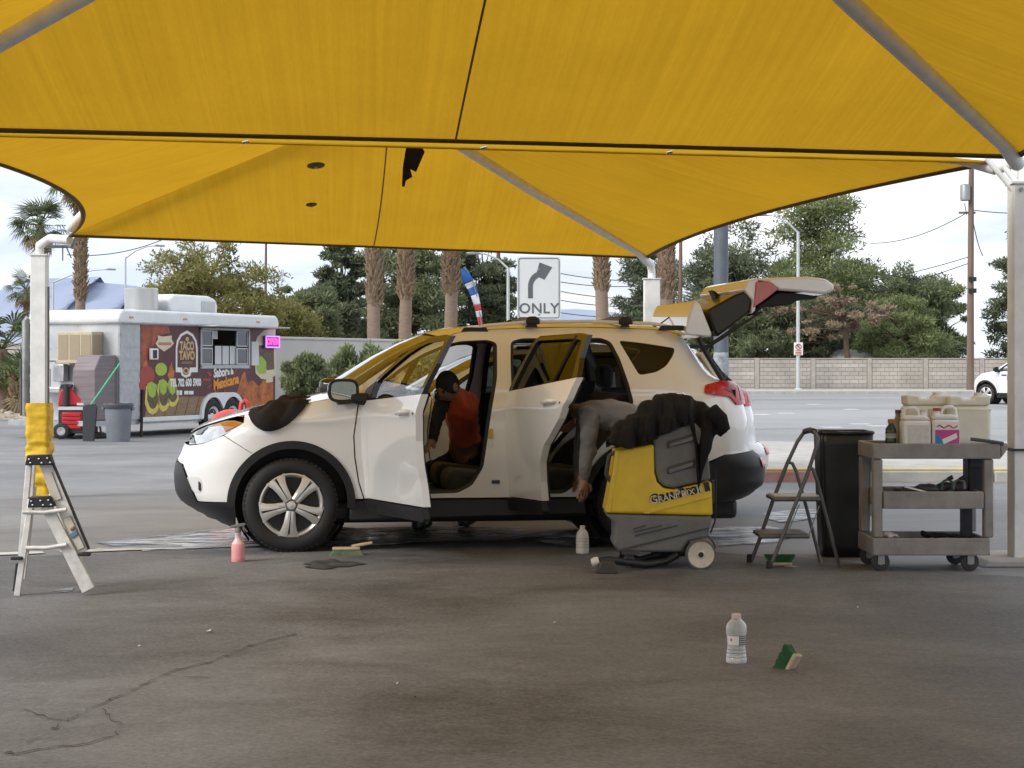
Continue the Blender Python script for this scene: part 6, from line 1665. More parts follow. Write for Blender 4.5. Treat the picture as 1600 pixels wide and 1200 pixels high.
# ---- grey bin, red machine and broom pole by the trailer
gb = empty('trash_bin', G(185, 690)); tag(gb, 'round grey trash bin standing by the food trailer', 'bin')
M_GB = mat('grey_bin_plastic', (.17, .185, .21), .55, var=.15, scale=4)
MB().lathe([(.20, 0), (.205, .02), (.245, .62), (.265, .625), (.268, .675), (.255, .68)], 32, caps=False).build('bin_wall', M_GB, gb, smooth=40)
MB().lathe([(.0, .01), (.20, .012)], 24, caps=False).build('bin_floor', M_GB, gb)
for s in (-1, 1): MB().bx(s * .27 - .02, s * .27 + .02, -.06, .06, .56, .62).build('handle', M_GB, gb, bevel=.008)
MB().lathe([(.262, .60), (.272, .66), (.262, .69), (.25, .66)], 28, caps=False).build('bin_liner', mat('dark_liner', (.05, .055, .06), .4), gb, smooth=40)
gm = empty('pressure_washer', G(112, 686)); tag(gm, 'red and black wheeled machine with a handle next to the grey bin', 'machine')
M_MRED = mat('machine_red', (.46, .02, .03), .35, var=.15); M_MBLK = mat('machine_black', (.03, .03, .033), .5, var=.2)
MB().bx(-.24, .40, -.05, .42, .10, .62).build('frame', M_MBLK, gm, bevel=.02)
MB().bx(-.17, .20, -.07, -.052, .18, .50).build('front_panel', M_MRED, gm, bevel=.008)
for k in range(4): MB().bx(-.15, .18, -.085, -.072, .20 + k * .075, .255 + k * .075).build('panel_rib', M_MRED, gm, bevel=.01)
MB().bx(-.24, .22, -.075, -.05, .54, .60).build('name_bar', mat('bar_silver', (.55, .55, .54), .4), gm)
MB().prism([(-.26, .62), (-.22, .90), (-.02, .95), (.10, .80), (.32, .66), (.32, .62)], 0, .36).build('engine_cover', M_MRED, gm, bevel=.03)
MB().tube([(-.10, -.02, .62), (-.10, -.02, 1.02)], .06, 8).build('filter_pipe', M_MBLK, gm, smooth=50); MB().bx(-.20, .02, -.06, .06, .95, 1.02).build('filter_cap', M_MBLK, gm, bevel=.02)
MB().bx(.24, .40, -.06, -.051, .15, .60).build('side_panel', mat('panel_grey', (.12, .12, .125), .5), gm)
MB().bx(.10, .30, -.02, .3, .625, .67).build('top_tray', mat('bar_silver', (.55, .55, .54), .4), gm)
for (x, y) in ((-.17, -.10), (-.17, .44)):
    w = empty('wheel', (x, y, .15), 0, gm); R = Matrix.Rotation(math.radians(90), 4, 'X')
    MB().lathe([(.08, .03), (.13, .03), (.15, .015), (.15, -.03), (.10, -.04)], 24, R, caps=False).build('tyre', M_RUBBER, w, smooth=40); MB().lathe([(0, .02), (.03, .03), (.09, .025)], 20, R, caps=False).build('rim', M_TALU, w, smooth=40)
MB().tube([(.30, 0, .55), (.45, 0, .62), (.50, 0, .35), (.55, 0, .10), (.75, .1, .05)], .022, 8).build('hose', M_MBLK, gm, smooth=60); MB().bx(.30, .55, .05, .3, .02, .12).build('pump', M_MBLK, gm, bevel=.02)
MB().tube([(.25, .0, .62), (.40, .0, .74), (.50, .05, .66)], .018, 6).build('hose', mat('hose_grey', (.3, .3, .29), .5), gm, smooth=60)
bp = empty('broom', Vector(((147 - 800) / F * 34.6, 34.6, H - (628 - YH) / F * 34.6))); tag(bp, 'green broom handle leaning diagonally across the trailer porch', 'broom')
e2 = at(187, 568, 35.2) - Vector(bp.location)
MB().tube([(-.06, -.02, -.06), tuple(e2)], .016, 8).build('handle', mat('broom_green', (.06, .42, .22), .4), bp, smooth=60)
MB().prism([(-.2, -.12), (-.16, -.05), (.02, -.03), (.06, -.10), (0.0, -.74), (-.2, -.74)], -.03, .03).build('broom_head', mat('broom_brush', (.05, .05, .055), .8), bp, bevel=.01)
# steel box right of the trailer
sbx = empty('metal_crate', G(460, 650)); tag(sbx, 'grey metal crate standing right of the food trailer', 'crate')
d_ = sbx.location.y; sc_ = d_ / F
MB().bx(-32 * sc_, 30 * sc_, 0, 1.2, 28 * sc_, 56 * sc_).build('crate_body', mat('crate_grey', (.22, .22, .215), .5, metal=.3, var=.2), sbx, bevel=.01)
MB().bx(-33 * sc_, 31 * sc_, -.02, 1.22, 56.3 * sc_, 59 * sc_).build('crate_lid', mat('crate_lid', (.10, .10, .10), .5), sbx)
for (px0, px1) in ((-30, -2), (2, 28)):
    MB().bx(px0 * sc_, px1 * sc_, -.015, -.001, 31 * sc_, 53 * sc_).build('crate_panel', mat('crate_panel', (.30, .30, .29), .45, metal=.3, var=.2), sbx)
for px0 in (-28, 26): MB().bx(px0 * sc_ - .04, px0 * sc_ + .04, .1, 1.0, 0, 28 * sc_ - .001).build('leg', M_GRYD, sbx)

# ================================================================== trees, shrubs, poles, far hills
M_BARK = mat('pine_bark', (.11, .075, .05), .9, var=.4, scale=6, bump=.5, bscale=18)
M_PALMT = mat('palm_trunk', (.30, .22, .165), .9, c2=(.20, .145, .105), scale=4, stretch=(1, 1, 6), bump=.5, bscale=20)
M_BOOT = mat('palm_boots', (.36, .26, .17), .9, c2=(.13, .08, .05), scale=7, bump=.5)
L_PINE = leaf_mat('pine_needles', (.075, .10, .055), (.23, .26, .135), .38)  # needle greens lightened and greyed, distance haze mixed into the colour
L_PINED = leaf_mat('dark_pine_needles', (.058, .078, .05), (.18, .205, .115), .33)  # some haze painted into this darker green too
L_LIGHT = leaf_mat('light_pine_needles', (.09, .12, .05), (.28, .32, .14), .4)  # bright green, also paled in the colour for haze
L_OLIVE = leaf_mat('mesquite_leaves', (.11, .115, .035), (.32, .30, .11), .4)
L_BROWN = leaf_mat('dead_needles', (.22, .165, .11), (.42, .33, .23), .25)
L_SHRUB = leaf_mat('oleander_leaves', (.10, .13, .06), (.33, .37, .19), .4)
L_STRAW = leaf_mat('dry_grass', (.30, .23, .12), (.55, .45, .28), .3)
L_PALM = leaf_mat('palm_fronds', (.045, .07, .028), (.14, .17, .065), .25)
L_PALMD = leaf_mat('dry_palm_fronds', (.16, .12, .07), (.28, .22, .13), .2)

def leaf_mesh(name, m, parent, cs, rs, n, L, Wd, rng, up=0.3, droop=0.0, shell=.35):
    """leaf-sized diamonds spread through a set of clumps"""
    cs = np.asarray(cs, float); rs = np.asarray(rs, float)
    vol = rs.prod(axis=1) ** (2 / 3); k = rng.choice(len(cs), n, p=vol / vol.sum())
    d = rng.normal(size=(n, 3)); d /= np.linalg.norm(d, axis=1)[:, None]
    rad = rng.random(n) ** shell
    p = cs[k] + d * rad[:, None] * rs[k] * (1 + .25 * rng.normal(size=(n, 1)) * .5)
    t = d + rng.normal(size=(n, 3)) * .8; t[:, 2] += up; t[:, 2] -= droop
    t /= np.linalg.norm(t, axis=1)[:, None]
    s = np.cross(t, rng.normal(size=(n, 3))); s /= np.linalg.norm(s, axis=1)[:, None] + 1e-9
    ll_ = (L * (.55 + .9 * rng.random(n)))[:, None]; ww = (Wd * (.6 + .8 * rng.random(n)))[:, None]
    V_ = np.empty((n, 4, 3)); V_[:, 0] = p - t * ll_ * .5; V_[:, 1] = p + s * ww * .5; V_[:, 2] = p + t * ll_ * .5; V_[:, 3] = p - s * ww * .5
    me = bpy.data.meshes.new(name)
    me.vertices.add(n * 4); me.vertices.foreach_set('co', V_.reshape(-1))
    me.loops.add(n * 4); me.loops.foreach_set('vertex_index', np.arange(n * 4, dtype=np.int32))
    me.polygons.add(n); me.polygons.foreach_set('loop_start', np.arange(0, n * 4, 4, dtype=np.int32))
    me.update(calc_edges=True); me.validate()
    me.materials.append(m)
    o = bpy.data.objects.new(name, me); col.objects.link(o); o.parent = parent
    return o

def tree(name, label, box, d, m, n=9000, L=.34, Wd=.10, clumps=34, trunk_px=None, seed=1, group=None, flat=.55, shape='round', depth=None, trunk_r=.18, csize=.2, cat='tree', bark=None, up=.3, lean=0.0):
    """box: crown extent in the photo (x0, y0, x1, y1); d: distance"""
    rng = np.random.default_rng(seed); x0, y0, x1, y1 = box; s = d / F
    cx = (x0 + x1) / 2; tp = trunk_px or cx
    base = Vector(((tp - 800) * s, d, 0)); r_ = empty(name, base); tag(r_, label, cat, group)
    Wm, Hm = (x1 - x0) * s, (y1 - y0) * s; zc = H + (YH - (y0 + y1) / 2) * s; dpt = depth or Wm * .8
    ox = (cx - tp) * s
    cs = []; rs = []
    for k in range(clumps):
        for _ in range(30):
            q = rng.uniform(-1, 1, 3)
            f = (1.0 if shape == 'round' else max(.12, 1 - (q[2] + 1) / 2 * (1.0 if shape == 'cone' else .55)))
            if (q[0] / f) ** 2 + (q[1] / f) ** 2 + (q[2] ** 2 if shape == 'round' else 0) < 1: break
        rr = csize * min(Wm, Hm) * rng.uniform(.55, 1.25)
        cs.append((ox + q[0] * (Wm / 2 - rr * .6), q[1] * dpt / 2, zc + q[2] * (Hm / 2 - rr * .4))); rs.append((rr * rng.uniform(.9, 1.35), rr * rng.uniform(.9, 1.35), rr * flat * rng.uniform(.8, 1.25)))
    leaf_mesh('crown', m, r_, cs, rs, n, L, Wd, rng, up)
    tb_ = MB(); top = Vector((ox * .8, 0, zc + Hm * .30)); mid = Vector((ox * .4 + lean, 0, max(.5, zc - Hm * .3)))
    tb_.tube([(0, 0, -.1), tuple(mid * .6 + Vector((0, 0, 0))), tuple(mid), tuple(mid.lerp(top, .5) + Vector((.1, 0, 0))), tuple(top)], [trunk_r, trunk_r * .85, trunk_r * .7, trunk_r * .45, trunk_r * .15], 8)
    for c in cs[::2]:
        c = Vector(c); t_ = rng.uniform(.1, .8); st_ = mid.lerp(top, t_)
        if c.z < st_.z: st_ = mid.lerp(top, max(0, t_ - .4))
        tb_.tube([st_, st_.lerp(c, .5) + Vector((0, 0, .12)), c], [trunk_r * .28, trunk_r * .18, trunk_r * .06], 5, caps=False)
    tb_.build('trunk', bark or M_BARK, r_, smooth=60)
    return r_
GP = 'trees beyond the street wall'
# right-hand group beyond the street wall
PK = dict(flat=.60, csize=.13)
tree('pine_tree', 'tall bright green pine highest of the trees on the right', (1168, 306, 1400, 560), 112, L_LIGHT, 38000, .34, .075, 130, 1300, 1, GP, shape='cone2', **PK)
tree('pine_tree', 'dark pine behind the grey pole left of the bright green pine', (1050, 340, 1255, 575), 118, L_PINED, 22000, .36, .08, 100, 1150, 2, GP, shape='round', **PK)
tree('pine_tree', 'mid green pine spreading low left of the utility pole', (1340, 396, 1512, 590), 110, L_PINE, 20000, .34, .075, 90, 1425, 3, GP, shape='cone2', **PK)
tree('pine_tree', 'light green bushy pine drooping over the block wall', (1330, 455, 1490, 590), 104, L_LIGHT, 13000, .30, .07, 60, 1400, 4, GP, flat=.6, shape='round', csize=.13)
tree('dead_pine', 'pine with dead brown branches between the lamp pole and utility pole', (1205, 440, 1405, 535), 101, L_BROWN, 6000, .28, .06, 46, 1330, 5, GP, flat=.6, shape='round', csize=.09, depth=2.5)
tree('pine_tree', 'dark pine low behind the block wall under the raised tailgate', (1190, 455, 1390, 590), 107, L_PINED, 17000, .33, .08, 70, 1290, 6, GP, flat=.5, shape='round', csize=.13)
tree('pine_tree', 'dark pine at far right beside the white post', (1522, 345, 1660, 610), 115, L_PINED, 18000, .36, .08, 90, 1585, 7, GP, shape='cone2', **PK)
tree('pine_tree', 'hazy pine over the car roof left of the back post', (950, 366, 1085, 510), 130, L_PINED, 12000, .40, .09, 60, 1065, 8, GP, shape='cone2', **PK)
tree('shrub_tree', 'low olive tree over the wall beside the raised tailgate', (1135, 430, 1262, 590), 102, L_PINE, 12000, .30, .075, 50, 1185, 9, GP, flat=.6, shape='round', csize=.14)
tree('pine_tree', 'green pine between the brown branches and the tall bright pine', (1240, 400, 1420, 580), 116, L_PINE, 22000, .34, .075, 90, 1330, 31, GP, shape='round', **PK)
tree('pine_tree', 'light green pine close left of the utility pole', (1420, 430, 1520, 600), 113, L_LIGHT, 13000, .34, .075, 60, 1470, 32, GP, shape='round', **PK)
tree('pine_tree', 'shaded pine behind the steel pole low down', (1060, 430, 1200, 590), 112, L_PINE, 16000, .34, .075, 70, 1110, 33, GP, shape='round', **PK)
# pines behind the pale wall
tree('pine_tree', 'dark dense pine left of the palm trunks', (470, 368, 600, 550), 84, L_PINED, 20000, .30, .075, 80, 530, 11, GP, flat=.5, shape='cone2', csize=.12)
tree('pine_tree', 'broad dark pine behind the three palm trunks', (555, 350, 735, 560), 90, L_PINE, 24000, .30, .075, 100, 650, 12, GP, flat=.5, shape='round', csize=.12)
tree('pine_tree', 'dark pine behind the feather flag', (680, 350, 822, 560), 94, L_PINED, 20000, .32, .08, 90, 760, 13, GP, flat=.5, shape='round', csize=.12)
tree('pine_tree', 'low green pine just over the pale wall by the trailer', (420, 425, 535, 560), 80, L_PINE, 11000, .28, .07, 50, 470, 14, GP, flat=.6, shape='round', csize=.14)
# light mesquite behind the trailer
tree('mesquite_tree', 'airy yellow-green tree behind the food trailer roof', (180, 372, 460, 580), 62, L_OLIVE, 26000, .16, .05, 130, 330, 15, None, .7, 'round', csize=.10, trunk_r=.16)
tree('mesquite_tree', 'small yellow-green tree right of the food trailer', (400, 460, 505, 560), 66, L_OLIVE, 9000, .16, .05, 40, 450, 16, None, .7, 'round', csize=.2, trunk_r=.1)
# oleander shrubs against the pale wall
GS = 'shrubs along the pale wall'
def shrub(label, box, d, m, n, seed, L=.16, Wd=.05):
    return tree('oleander_shrub', label, box, d, m, n, L, Wd, 44, None, seed, GS, 1.3, 'round', trunk_r=.04, csize=.11, cat='shrub', up=1.3)
shrub('low oleander shrub next to the food trailer', (432, 552, 528, 650), 43.5, L_SHRUB, 9000, 21)
shrub('tall oleander shrub in the middle of the pale wall', (500, 533, 625, 650), 45.5, L_SHRUB, 12000, 22)
shrub('oleander shrub half behind the windscreen', (565, 528, 700, 650), 48, L_SHRUB, 12000, 23)
shrub('dark low shrub in front of the oleanders', (520, 575, 600, 650), 43, L_SHRUB, 3500, 24)
gs = empty('dry_grass_clump', G(505, 660)); tag(gs, 'blond clump of dry fountain grass before the oleanders', 'grass')
b = MB(); r = random.Random(6)
for k in range(420):
    a = r.uniform(0, 6.28); l_ = r.uniform(.5, 1.05); o_ = Vector((r.uniform(-.18, .18), r.uniform(-.18, .18), 0)); dr = r.uniform(.15, .55)
    p = [o_ + Vector((math.cos(a) * dr * t * t, math.sin(a) * dr * t * t, l_ * t - .15 * t * t)) for t in (0, .5, 1)]
    w = .012; s_ = Vector((-math.sin(a), math.cos(a), 0)) * w
    b.add([p[0] - s_, p[0] + s_, p[1] + s_, p[1] - s_, p[2]], [(0, 1, 2, 3), (3, 2, 4)])
b.build('blades', L_STRAW, gs)['kind'] = 'stuff'

# ---- palms
def fan(b, M, n=13, L=1.0, spread=150, w=.05):
    for k in range(n):
        a = math.radians(-spread / 2 + spread * k / (n - 1)); dx, dy = math.sin(a), math.cos(a)
        l_ = L * (1 - .25 * abs(a) / math.radians(spread / 2))
        b.add([(0, 0, 0), (dx * l_ * .5 - dy * w, dy * l_ * .5 + dx * w, .03), (dx * l_, dy * l_, -.22 * L * (.5 + abs(math.sin(k * 2.3)))), (dx * l_ * .5 + dy * w, dy * l_ * .5 - dx * w, .03)], [(0, 1, 2, 3)], M)
def palm(px, d, ztop, r0, label, seed, boots=None, crown=True, fl=1.1, nf=34, group='palm trees', base_px=None, skirt=10):
    r = random.Random(seed); X = (px - 800) / F * d
    p_ = empty('palm_tree', (X, d, 0)); tag(p_, label, 'palm', group)
    t = MB(); k = int(ztop / .35); pts = []; rr = []
    for i in range(k + 1):
        z = ztop * i / k; pts.append((.03 * math.sin(z * 1.3 + seed), 0, z)); rr.append(r0 * (1.15 - .25 * i / k) * (1 + .05 * (i % 2)))
    t.tube(pts, rr, 12); t.build('trunk', M_PALMT, p_, smooth=50)
    if boots:
        z0, z1 = boots; bb_ = MB(); nb = int((z1 - z0) / .085) * 7
        for i in range(nb):
            z = z0 + (z1 - z0) * (i / nb) + r.uniform(-.03, .03); a = i * 2.399 + r.uniform(-.2, .2); l_ = r.uniform(.20, .36)
            Mx = Matrix.Translation((0, 0, z)) @ Matrix.Rotation(a, 4, 'Z') @ Matrix.Translation((r0 * .92, 0, 0)) @ Matrix.Rotation(math.radians(r.uniform(14, 34)), 4, 'Y')
            bb_.add([(-.01, -.07, 0), (-.01, .07, 0), (.03, .05, l_), (.03, -.05, l_), (.035, -.055, 0), (.035, .055, 0), (.05, .03, l_), (.05, -.03, l_)], [(0, 1, 2, 3), (4, 7, 6, 5), (0, 4, 5, 1), (1, 5, 6, 2), (2, 6, 7, 3), (3, 7, 4, 0)], Mx)
        bb_.build('leaf_bases', M_BOOT, p_)['kind'] = 'stuff'
    if crown:
        f = MB(); st_ = MB(); dd = MB()
        for i in range(nf + skirt):
            dead = i >= nf
            a = i * 2.399; el = math.radians(r.uniform(-35, 75) if not dead else r.uniform(-75, -45)); pl = fl * r.uniform(.6, .95)
            dirv = Vector((math.cos(a) * math.cos(el), math.sin(a) * math.cos(el), math.sin(el))); tip = Vector((0, 0, ztop)) + dirv * pl
            st_.tube([(0, 0, ztop), tuple(tip)], [.022, .012], 4, caps=False)
            q = dirv.to_track_quat('Y', 'Z').to_matrix().to_4x4()
            fan(dd if dead else f, Matrix.Translation(tip) @ q @ Matrix.Rotation(r.uniform(-.5, .5), 4, 'Y'), 13, fl * r.uniform(.75, 1.0), 160, .035 * fl)
        f.build('fronds', L_PALM, p_)
        st_.build('leaf_stalks', L_PALM, p_)
        if skirt: dd.build('dead_fronds', L_PALMD, p_)
    return p_
zpx = lambda py, d: H + (YH - py) / F * d
for (px, label, sd, zb_) in ((585, 'leftmost of the three thick palm trunks behind the pale wall', 1, 478), (634, 'middle of the three thick palm trunks behind the pale wall', 2, 470), (704, 'rightmost of the three thick palm trunks, left of the feather flag', 3, 462)):
    d = 62 + sd * 2; palm(px, d, 8.5, .20 if px < 700 else .215, label, sd, (zpx(zb_, d), 8.3))
palm(940, 78, 8.5, .25, 'palm trunk seen between the ONLY sign and the back post', 4, (zpx(456, 78), 8.3))
palm(1041, 70, 8.5, .24, 'palm trunk right beside the back post', 5, (zpx(470, 70), 8.3))
palm(63, 92, zpx(352, 92), .20, 'palm with full green crown above the left post', 6, None, True, 1.02, 40)
palm(126, 84, 9.5, .20, 'bare palm trunk between the left post and the exhaust hood', 7, (zpx(470, 84), 9.3))
palm(40, 98, zpx(452, 98), .14, 'small palm behind the left post', 8, None, True, .8, 26)
palm(2, 56, zpx(545, 56), .22, 'low fan palm with big fronds at the left edge', 9, None, True, 1.05, 30, skirt=6)
palm(30, 54, zpx(596, 54), .16, 'short palm with hanging dry fronds beside the gravel bed', 10, (.2, .8), True, .7, 20, skirt=8)
palm(1185, 103, 1.9, .2, 'low fan palm above the wall under the raised tailgate', 11, None, True, 1.1, 26, skirt=4)

# ---- poles, lamps and wires
M_POLE = mat('painted_pole', (.50, .53, .53), .5, metal=.3, var=.1)
M_WPOLE = mat('wooden_pole', (.20, .14, .105), .9, c2=(.13, .09, .07), scale=5, stretch=(1, 1, .15), bump=.3)
M_SLATE = mat('slate_pole', (.12, .135, .155), .5, metal=.3, var=.2, scale=3)
def lamp_post(px, base_d, top_py, arm_px, arm_py, label, r_=.10):
    o = empty('street_lamp', ((px - 800) / F * base_d, base_d, 0)); tag(o, label, 'street lamp', 'street lamps')
    zt_ = zpx(top_py, base_d); ax = (arm_px - px) / F * base_d; az = zpx(arm_py, base_d)
    MB().tube([(0, 0, 0), (0, 0, zt_)], [r_, r_ * .75], 10).build('pole', M_POLE, o, smooth=60)
    MB().tube([(0, 0, zt_ - .05), (ax * .35, 0, zt_ + (az - zt_) * .55), (ax * .75, 0, zt_ + (az - zt_) * .92), (ax, 0, az)], [.05, .045, .04, .035], 8).build('arm', M_POLE, o, smooth=60)
    s = 1 if ax > 0 else -1
    MB().prism([(ax - .05 * s, az - .04), (ax + .15 * s, az + .08), (ax + .65 * s, az + .04), (ax + .60 * s, az - .06)], -.12, .12).build('lamp_head', M_GREYST, o, bevel=.03)
    MB().lathe([(.22, 0), (.22, .12), (.13, .2)], 12).build('base', M_POLE, o)
    return o
lp = lamp_post(1247, 94, 362, 1200, 336, 'street lamp with parking sign in front of the block wall')
sgn = empty('parking_sign', Vector(lp.location) + Vector((0, -.12, zpx(545, 94)))); tag(sgn, 'small white and red parking sign on the street lamp pole', 'sign')
MB().bx(-.22, .22, -.012, .012, -.31, .31).build('plate', M_PWHITE, sgn, bevel=.01)
cq = MB(); cq.tube([(.13 * math.cos(a), -.02, .10 + .13 * math.sin(a)) for a in np.linspace(0, 6.283, 21)], .022, 6, caps=False); cq.tube([(-.09, -.02, .19), (.09, -.02, .01)], .02, 6); cq.build('red_ring', M_PRED, sgn)
text_obj('parking_letter', 'P', .22, M_BLACKG, sgn, Matrix.Translation((0, -.016, .10)) @ FACE, .002)
for z in (-.10, -.18, -.25): MB().bx(-.15, .15, -.018, -.0125, z - .022, z + .022).build('red_line', M_PRED, sgn)
lamp_post(794, 82, 418, 752, 396, 'street lamp between the feather flag and the ONLY sign', .09)
lamp_post(83, 120, 440, 165, 421, 'distant street lamp with long arm beside the left post', .08)
lamp_post(196, 110, 402, 240, 384, 'thin street lamp left of the yellow-green tree', .07)
wps = []
def wood_pole(px, d, top_py, label, r_=.15):
    o = empty('utility_pole', ((px - 800) / F * d, d, 0)); tag(o, label, 'pole', 'wooden utility poles')
    zt_ = zpx(top_py, d); MB().tube([(0, 0, 0), (.02, 0, zt_ * .5), (.06, 0, zt_)], [r_ * 1.15, r_ * .95, r_ * .75], 10).build('shaft', M_WPOLE, o, smooth=60)
    return o, zt_
u1, uz1 = wood_pole(1516, 93, 235, 'wooden utility pole with grey transformer right of the pines', .16)
MB().lathe([(.20, 0), (.24, .03), (.24, .72), (.20, .78), (.0, .82)], 16, Matrix.Translation((-.28, -.15, zpx(314, 93)))).build('transformer', M_GREYST, u1, smooth=50)
MB().bx(-.55, .25, -.06, .06, zpx(334, 93), zpx(334, 93) + .1).build('bracket', M_WPOLE, u1); MB().bx(-.7, .7, -.05, .05, zpx(258, 93), zpx(258, 93) + .1).build('crossarm', M_WPOLE, u1)
for x in (-.6, .6): MB().lathe([(.05, 0), (.07, .05), (.04, .14)], 8, Matrix.Translation((x, 0, zpx(258, 93) + .10))).build('insulator', M_GREYST, u1)
MB().tube([(-.2, -.1, zpx(336, 93)), (-.3, -.1, zpx(318, 93))], .02, 5).build('drop_wire', M_BLACKP, u1)
for k in (440, 458): MB().bx(-.12, .25, -.25, -.15, zpx(k, 93), zpx(k, 93) + .22).build('cable_box', M_BLACKP, u1)
u2, _ = wood_pole(777, 96, 380, 'wooden pole behind the feather flag', .13); u3, _ = wood_pole(1062, 104, 370, 'wooden pole beside the palm trunk right of the back post', .13)
u4, _ = wood_pole(414, 100, 366, 'thin wooden pole rising out of the yellow-green tree', .08)
def wire(a, b_, d0, d1, sag, label):
    p0, p1 = at(a[0], a[1], d0), at(b_[0], b_[1], d1); c = (p0 + p1) / 2
    o = MB().tube([p0.lerp(p1, t) - Vector((0, 0, sag * 4 * t * (1 - t))) - c for t in np.linspace(0, 1, 15)], .022, 5).build('power_line', M_BLACKP); o.location = c
    tag(o, label, 'cable', 'overhead power lines')
wire((1513, 331), (1360, 380), 93, 110, .4, 'power line rising to the transformer from the pines')
wire((1518, 328), (1640, 332), 93, 96, .1, 'power line running right from the transformer')
wire((1512, 402), (1070, 452), 93, 110, .8, 'upper power line passing behind the pines on the right')
wire((1512, 412), (1060, 478), 93, 110, .9, 'lower power line passing behind the pines on the right')
wire((1518, 332), (1536, 400), 93, 93, .3, 'short drop wire beside the utility pole')
for k, (y0, y1) in enumerate(((424, 434), (438, 440), (452, 462), (466, 474), (486, 488))):
    wire((860, y0), (1064, y1), 100, 104, .3, ['topmost', 'second', 'third', 'fourth', 'lowest'][k] + ' of the wires between the ONLY sign and the back post')
wire((105, 398), (260, 372), 90, 90, .3, 'wire above the exhaust hood of the trailer')
sp_ = empty('steel_pole', ((1126.5 - 800) / F * 40, 40, 0)); tag(sp_, 'slate grey steel pole rising behind the raised tailgate', 'pole')
MB().tube([(0, 0, 0), (0, 0, 9.5)], .152, 20).build('shaft', M_SLATE, sp_, smooth=60); MB().bx(-.28, .28, -.28, .28, 0, .05).build('base_plate', M_SLATE, sp_, bevel=.01)
MB().lathe([(.155, 1.15), (.157, 1.16), (.157, 1.62), (.155, 1.63)], 20, caps=False).build('speckled_band', mat('speckled_band', (.10, .115, .13), .7, c2=(.42, .44, .46), scale=7, detail=10), sp_, smooth=60)  # dark grey band with paler speckles around the shaft

# ---- ONLY sign
DS = 27.5; os_ = empty('turn_sign', ((842 - 800) / F * DS, DS, 0)); tag(os_, 'white right-turn ONLY road sign above the car roof', 'sign')
def s2(px, py): 
    p = at(px, py, DS) - Vector(os_.location); return (p.x, p.z)
rect = rounded([s2(808, 499), s2(876, 499), s2(876, 401), s2(808, 401)], .05, 4)
M_SIGNW = mat('sign_white', (.60, .62, .62), .4, var=.06, scale=2); M_SIGNB = mat('sign_black', (.10, .11, .12), .4, var=.15)
MB().prism(rect, -.006, .006).build('plate', M_SIGNW, os_)
bd = MB(); q = [Vector((x, -.008, z)) for x, z in rounded([s2(810.5, 496.5), s2(873.5, 496.5), s2(873.5, 403.5), s2(810.5, 403.5)], .04, 4)]; bd.tube(q + [q[0]], .006, 4, caps=False); bd.build('border', M_SIGNB, os_)
arc_o = [(825, 466)] + [(825 + 20 * (1 - math.cos(t)) , 448 - 24 * math.sin(t)) for t in np.linspace(0, 1.25, 9)]
arc_i = [(832.5, 466)] + [(832.5 + 14.5 * (1 - math.cos(t)), 448 - 15.5 * math.sin(t)) for t in np.linspace(0, 1.25, 9)]
hd2 = [(843, 410), (863, 417.5), (850.5, 437)]
pl = [s2(*p) for p in arc_o + [hd2[0], hd2[1], hd2[2]] + arc_i[::-1]]
vv = [Vector(p) for p in pl]; ov, oe, of, *_ = delaunay_2d_cdt(vv, [(i, (i + 1) % len(vv)) for i in range(len(vv))], [], 1, 1e-6)
b = MB(); b.v = [(v[0], -.0095, v[1]) for v in ov]; b.f = [tuple(f) for f in of if inside([tuple(p) for p in pl], sum(ov[i][0] for i in f) / 3, sum(ov[i][1] for i in f) / 3)]; b.build('arrow', M_SIGNB, os_)
t_ = s2(842, 482.5); text_obj('only_text', 'ONLY', .205, M_SIGNB, os_, Matrix.Translation((t_[0], -.009, t_[1])) @ FACE, .001, 'CENTER', .003, 0, 1.0, 1.06)
MB().bx(-.03, .03, .008, .06, 0, 2.9).build('post', M_GREYST, os_)
for z in (2.1, 2.75): MB().lathe([(.015, 0), (.012, .008)], 8, Matrix.Translation((0, -.007, z)) @ Matrix.Rotation(math.radians(90), 4, 'X')).build('bolt', M_GREYST, os_)

# ---- feather flag
DFl = 66; ff = empty('feather_flag', ((755 - 800) / F * DFl, DFl, 0)); tag(ff, 'blue white and red feather flag on a bent pole above the car', 'flag')
def f3(px, py, dy=0.0): return at(px, py, DFl + dy) - Vector(ff.location)
pp = [(756, 600), (752, 505), (747, 470), (739, 440), (731, 424), (724, 418)]
MB().tube([f3(*p) for p in pp], .022, 6).build('pole', M_GREYST, ff, smooth=60)
def flagband(nm, t0, t1, m_):
    L_ = [(748, 508), (741, 478), (733, 456), (723, 440), (720, 422)]; R_ = [(755, 508), (751, 476), (745, 450), (738, 434), (727, 416)]
    def fn(i, j):
        t = (t0 + (t1 - t0) * j) * 4; k = min(int(t), 3); f = t - k
        l = Vector(L_[k]).lerp(Vector(L_[k + 1]), f); r_ = Vector(R_[k]).lerp(Vector(R_[k + 1]), f); q = l.lerp(r_, i)
        return f3(q.x, q.y, .05 * math.sin(t * 3 + i * 2))
    b = MB(); b.grid(fn, 4, 8); b.build(nm, m_, ff, smooth=180, solid=.006)
M_FB = mat('flag_blue', (.03, .13, .42), .7, var=.15); M_FW = mat('flag_white', (.66, .67, .70), .7, var=.1); M_FR = mat('flag_red', (.50, .06, .08), .7, var=.15)
for t0_, t1_, m_ in ((0, .10, M_FR), (.101, .18, M_FW), (.181, .26, M_FR), (.261, .42, M_FW), (.421, .56, M_FB), (.561, .68, M_FW), (.681, 1.0, M_FB)): flagband('flag_cloth', t0_, t1_, m_)

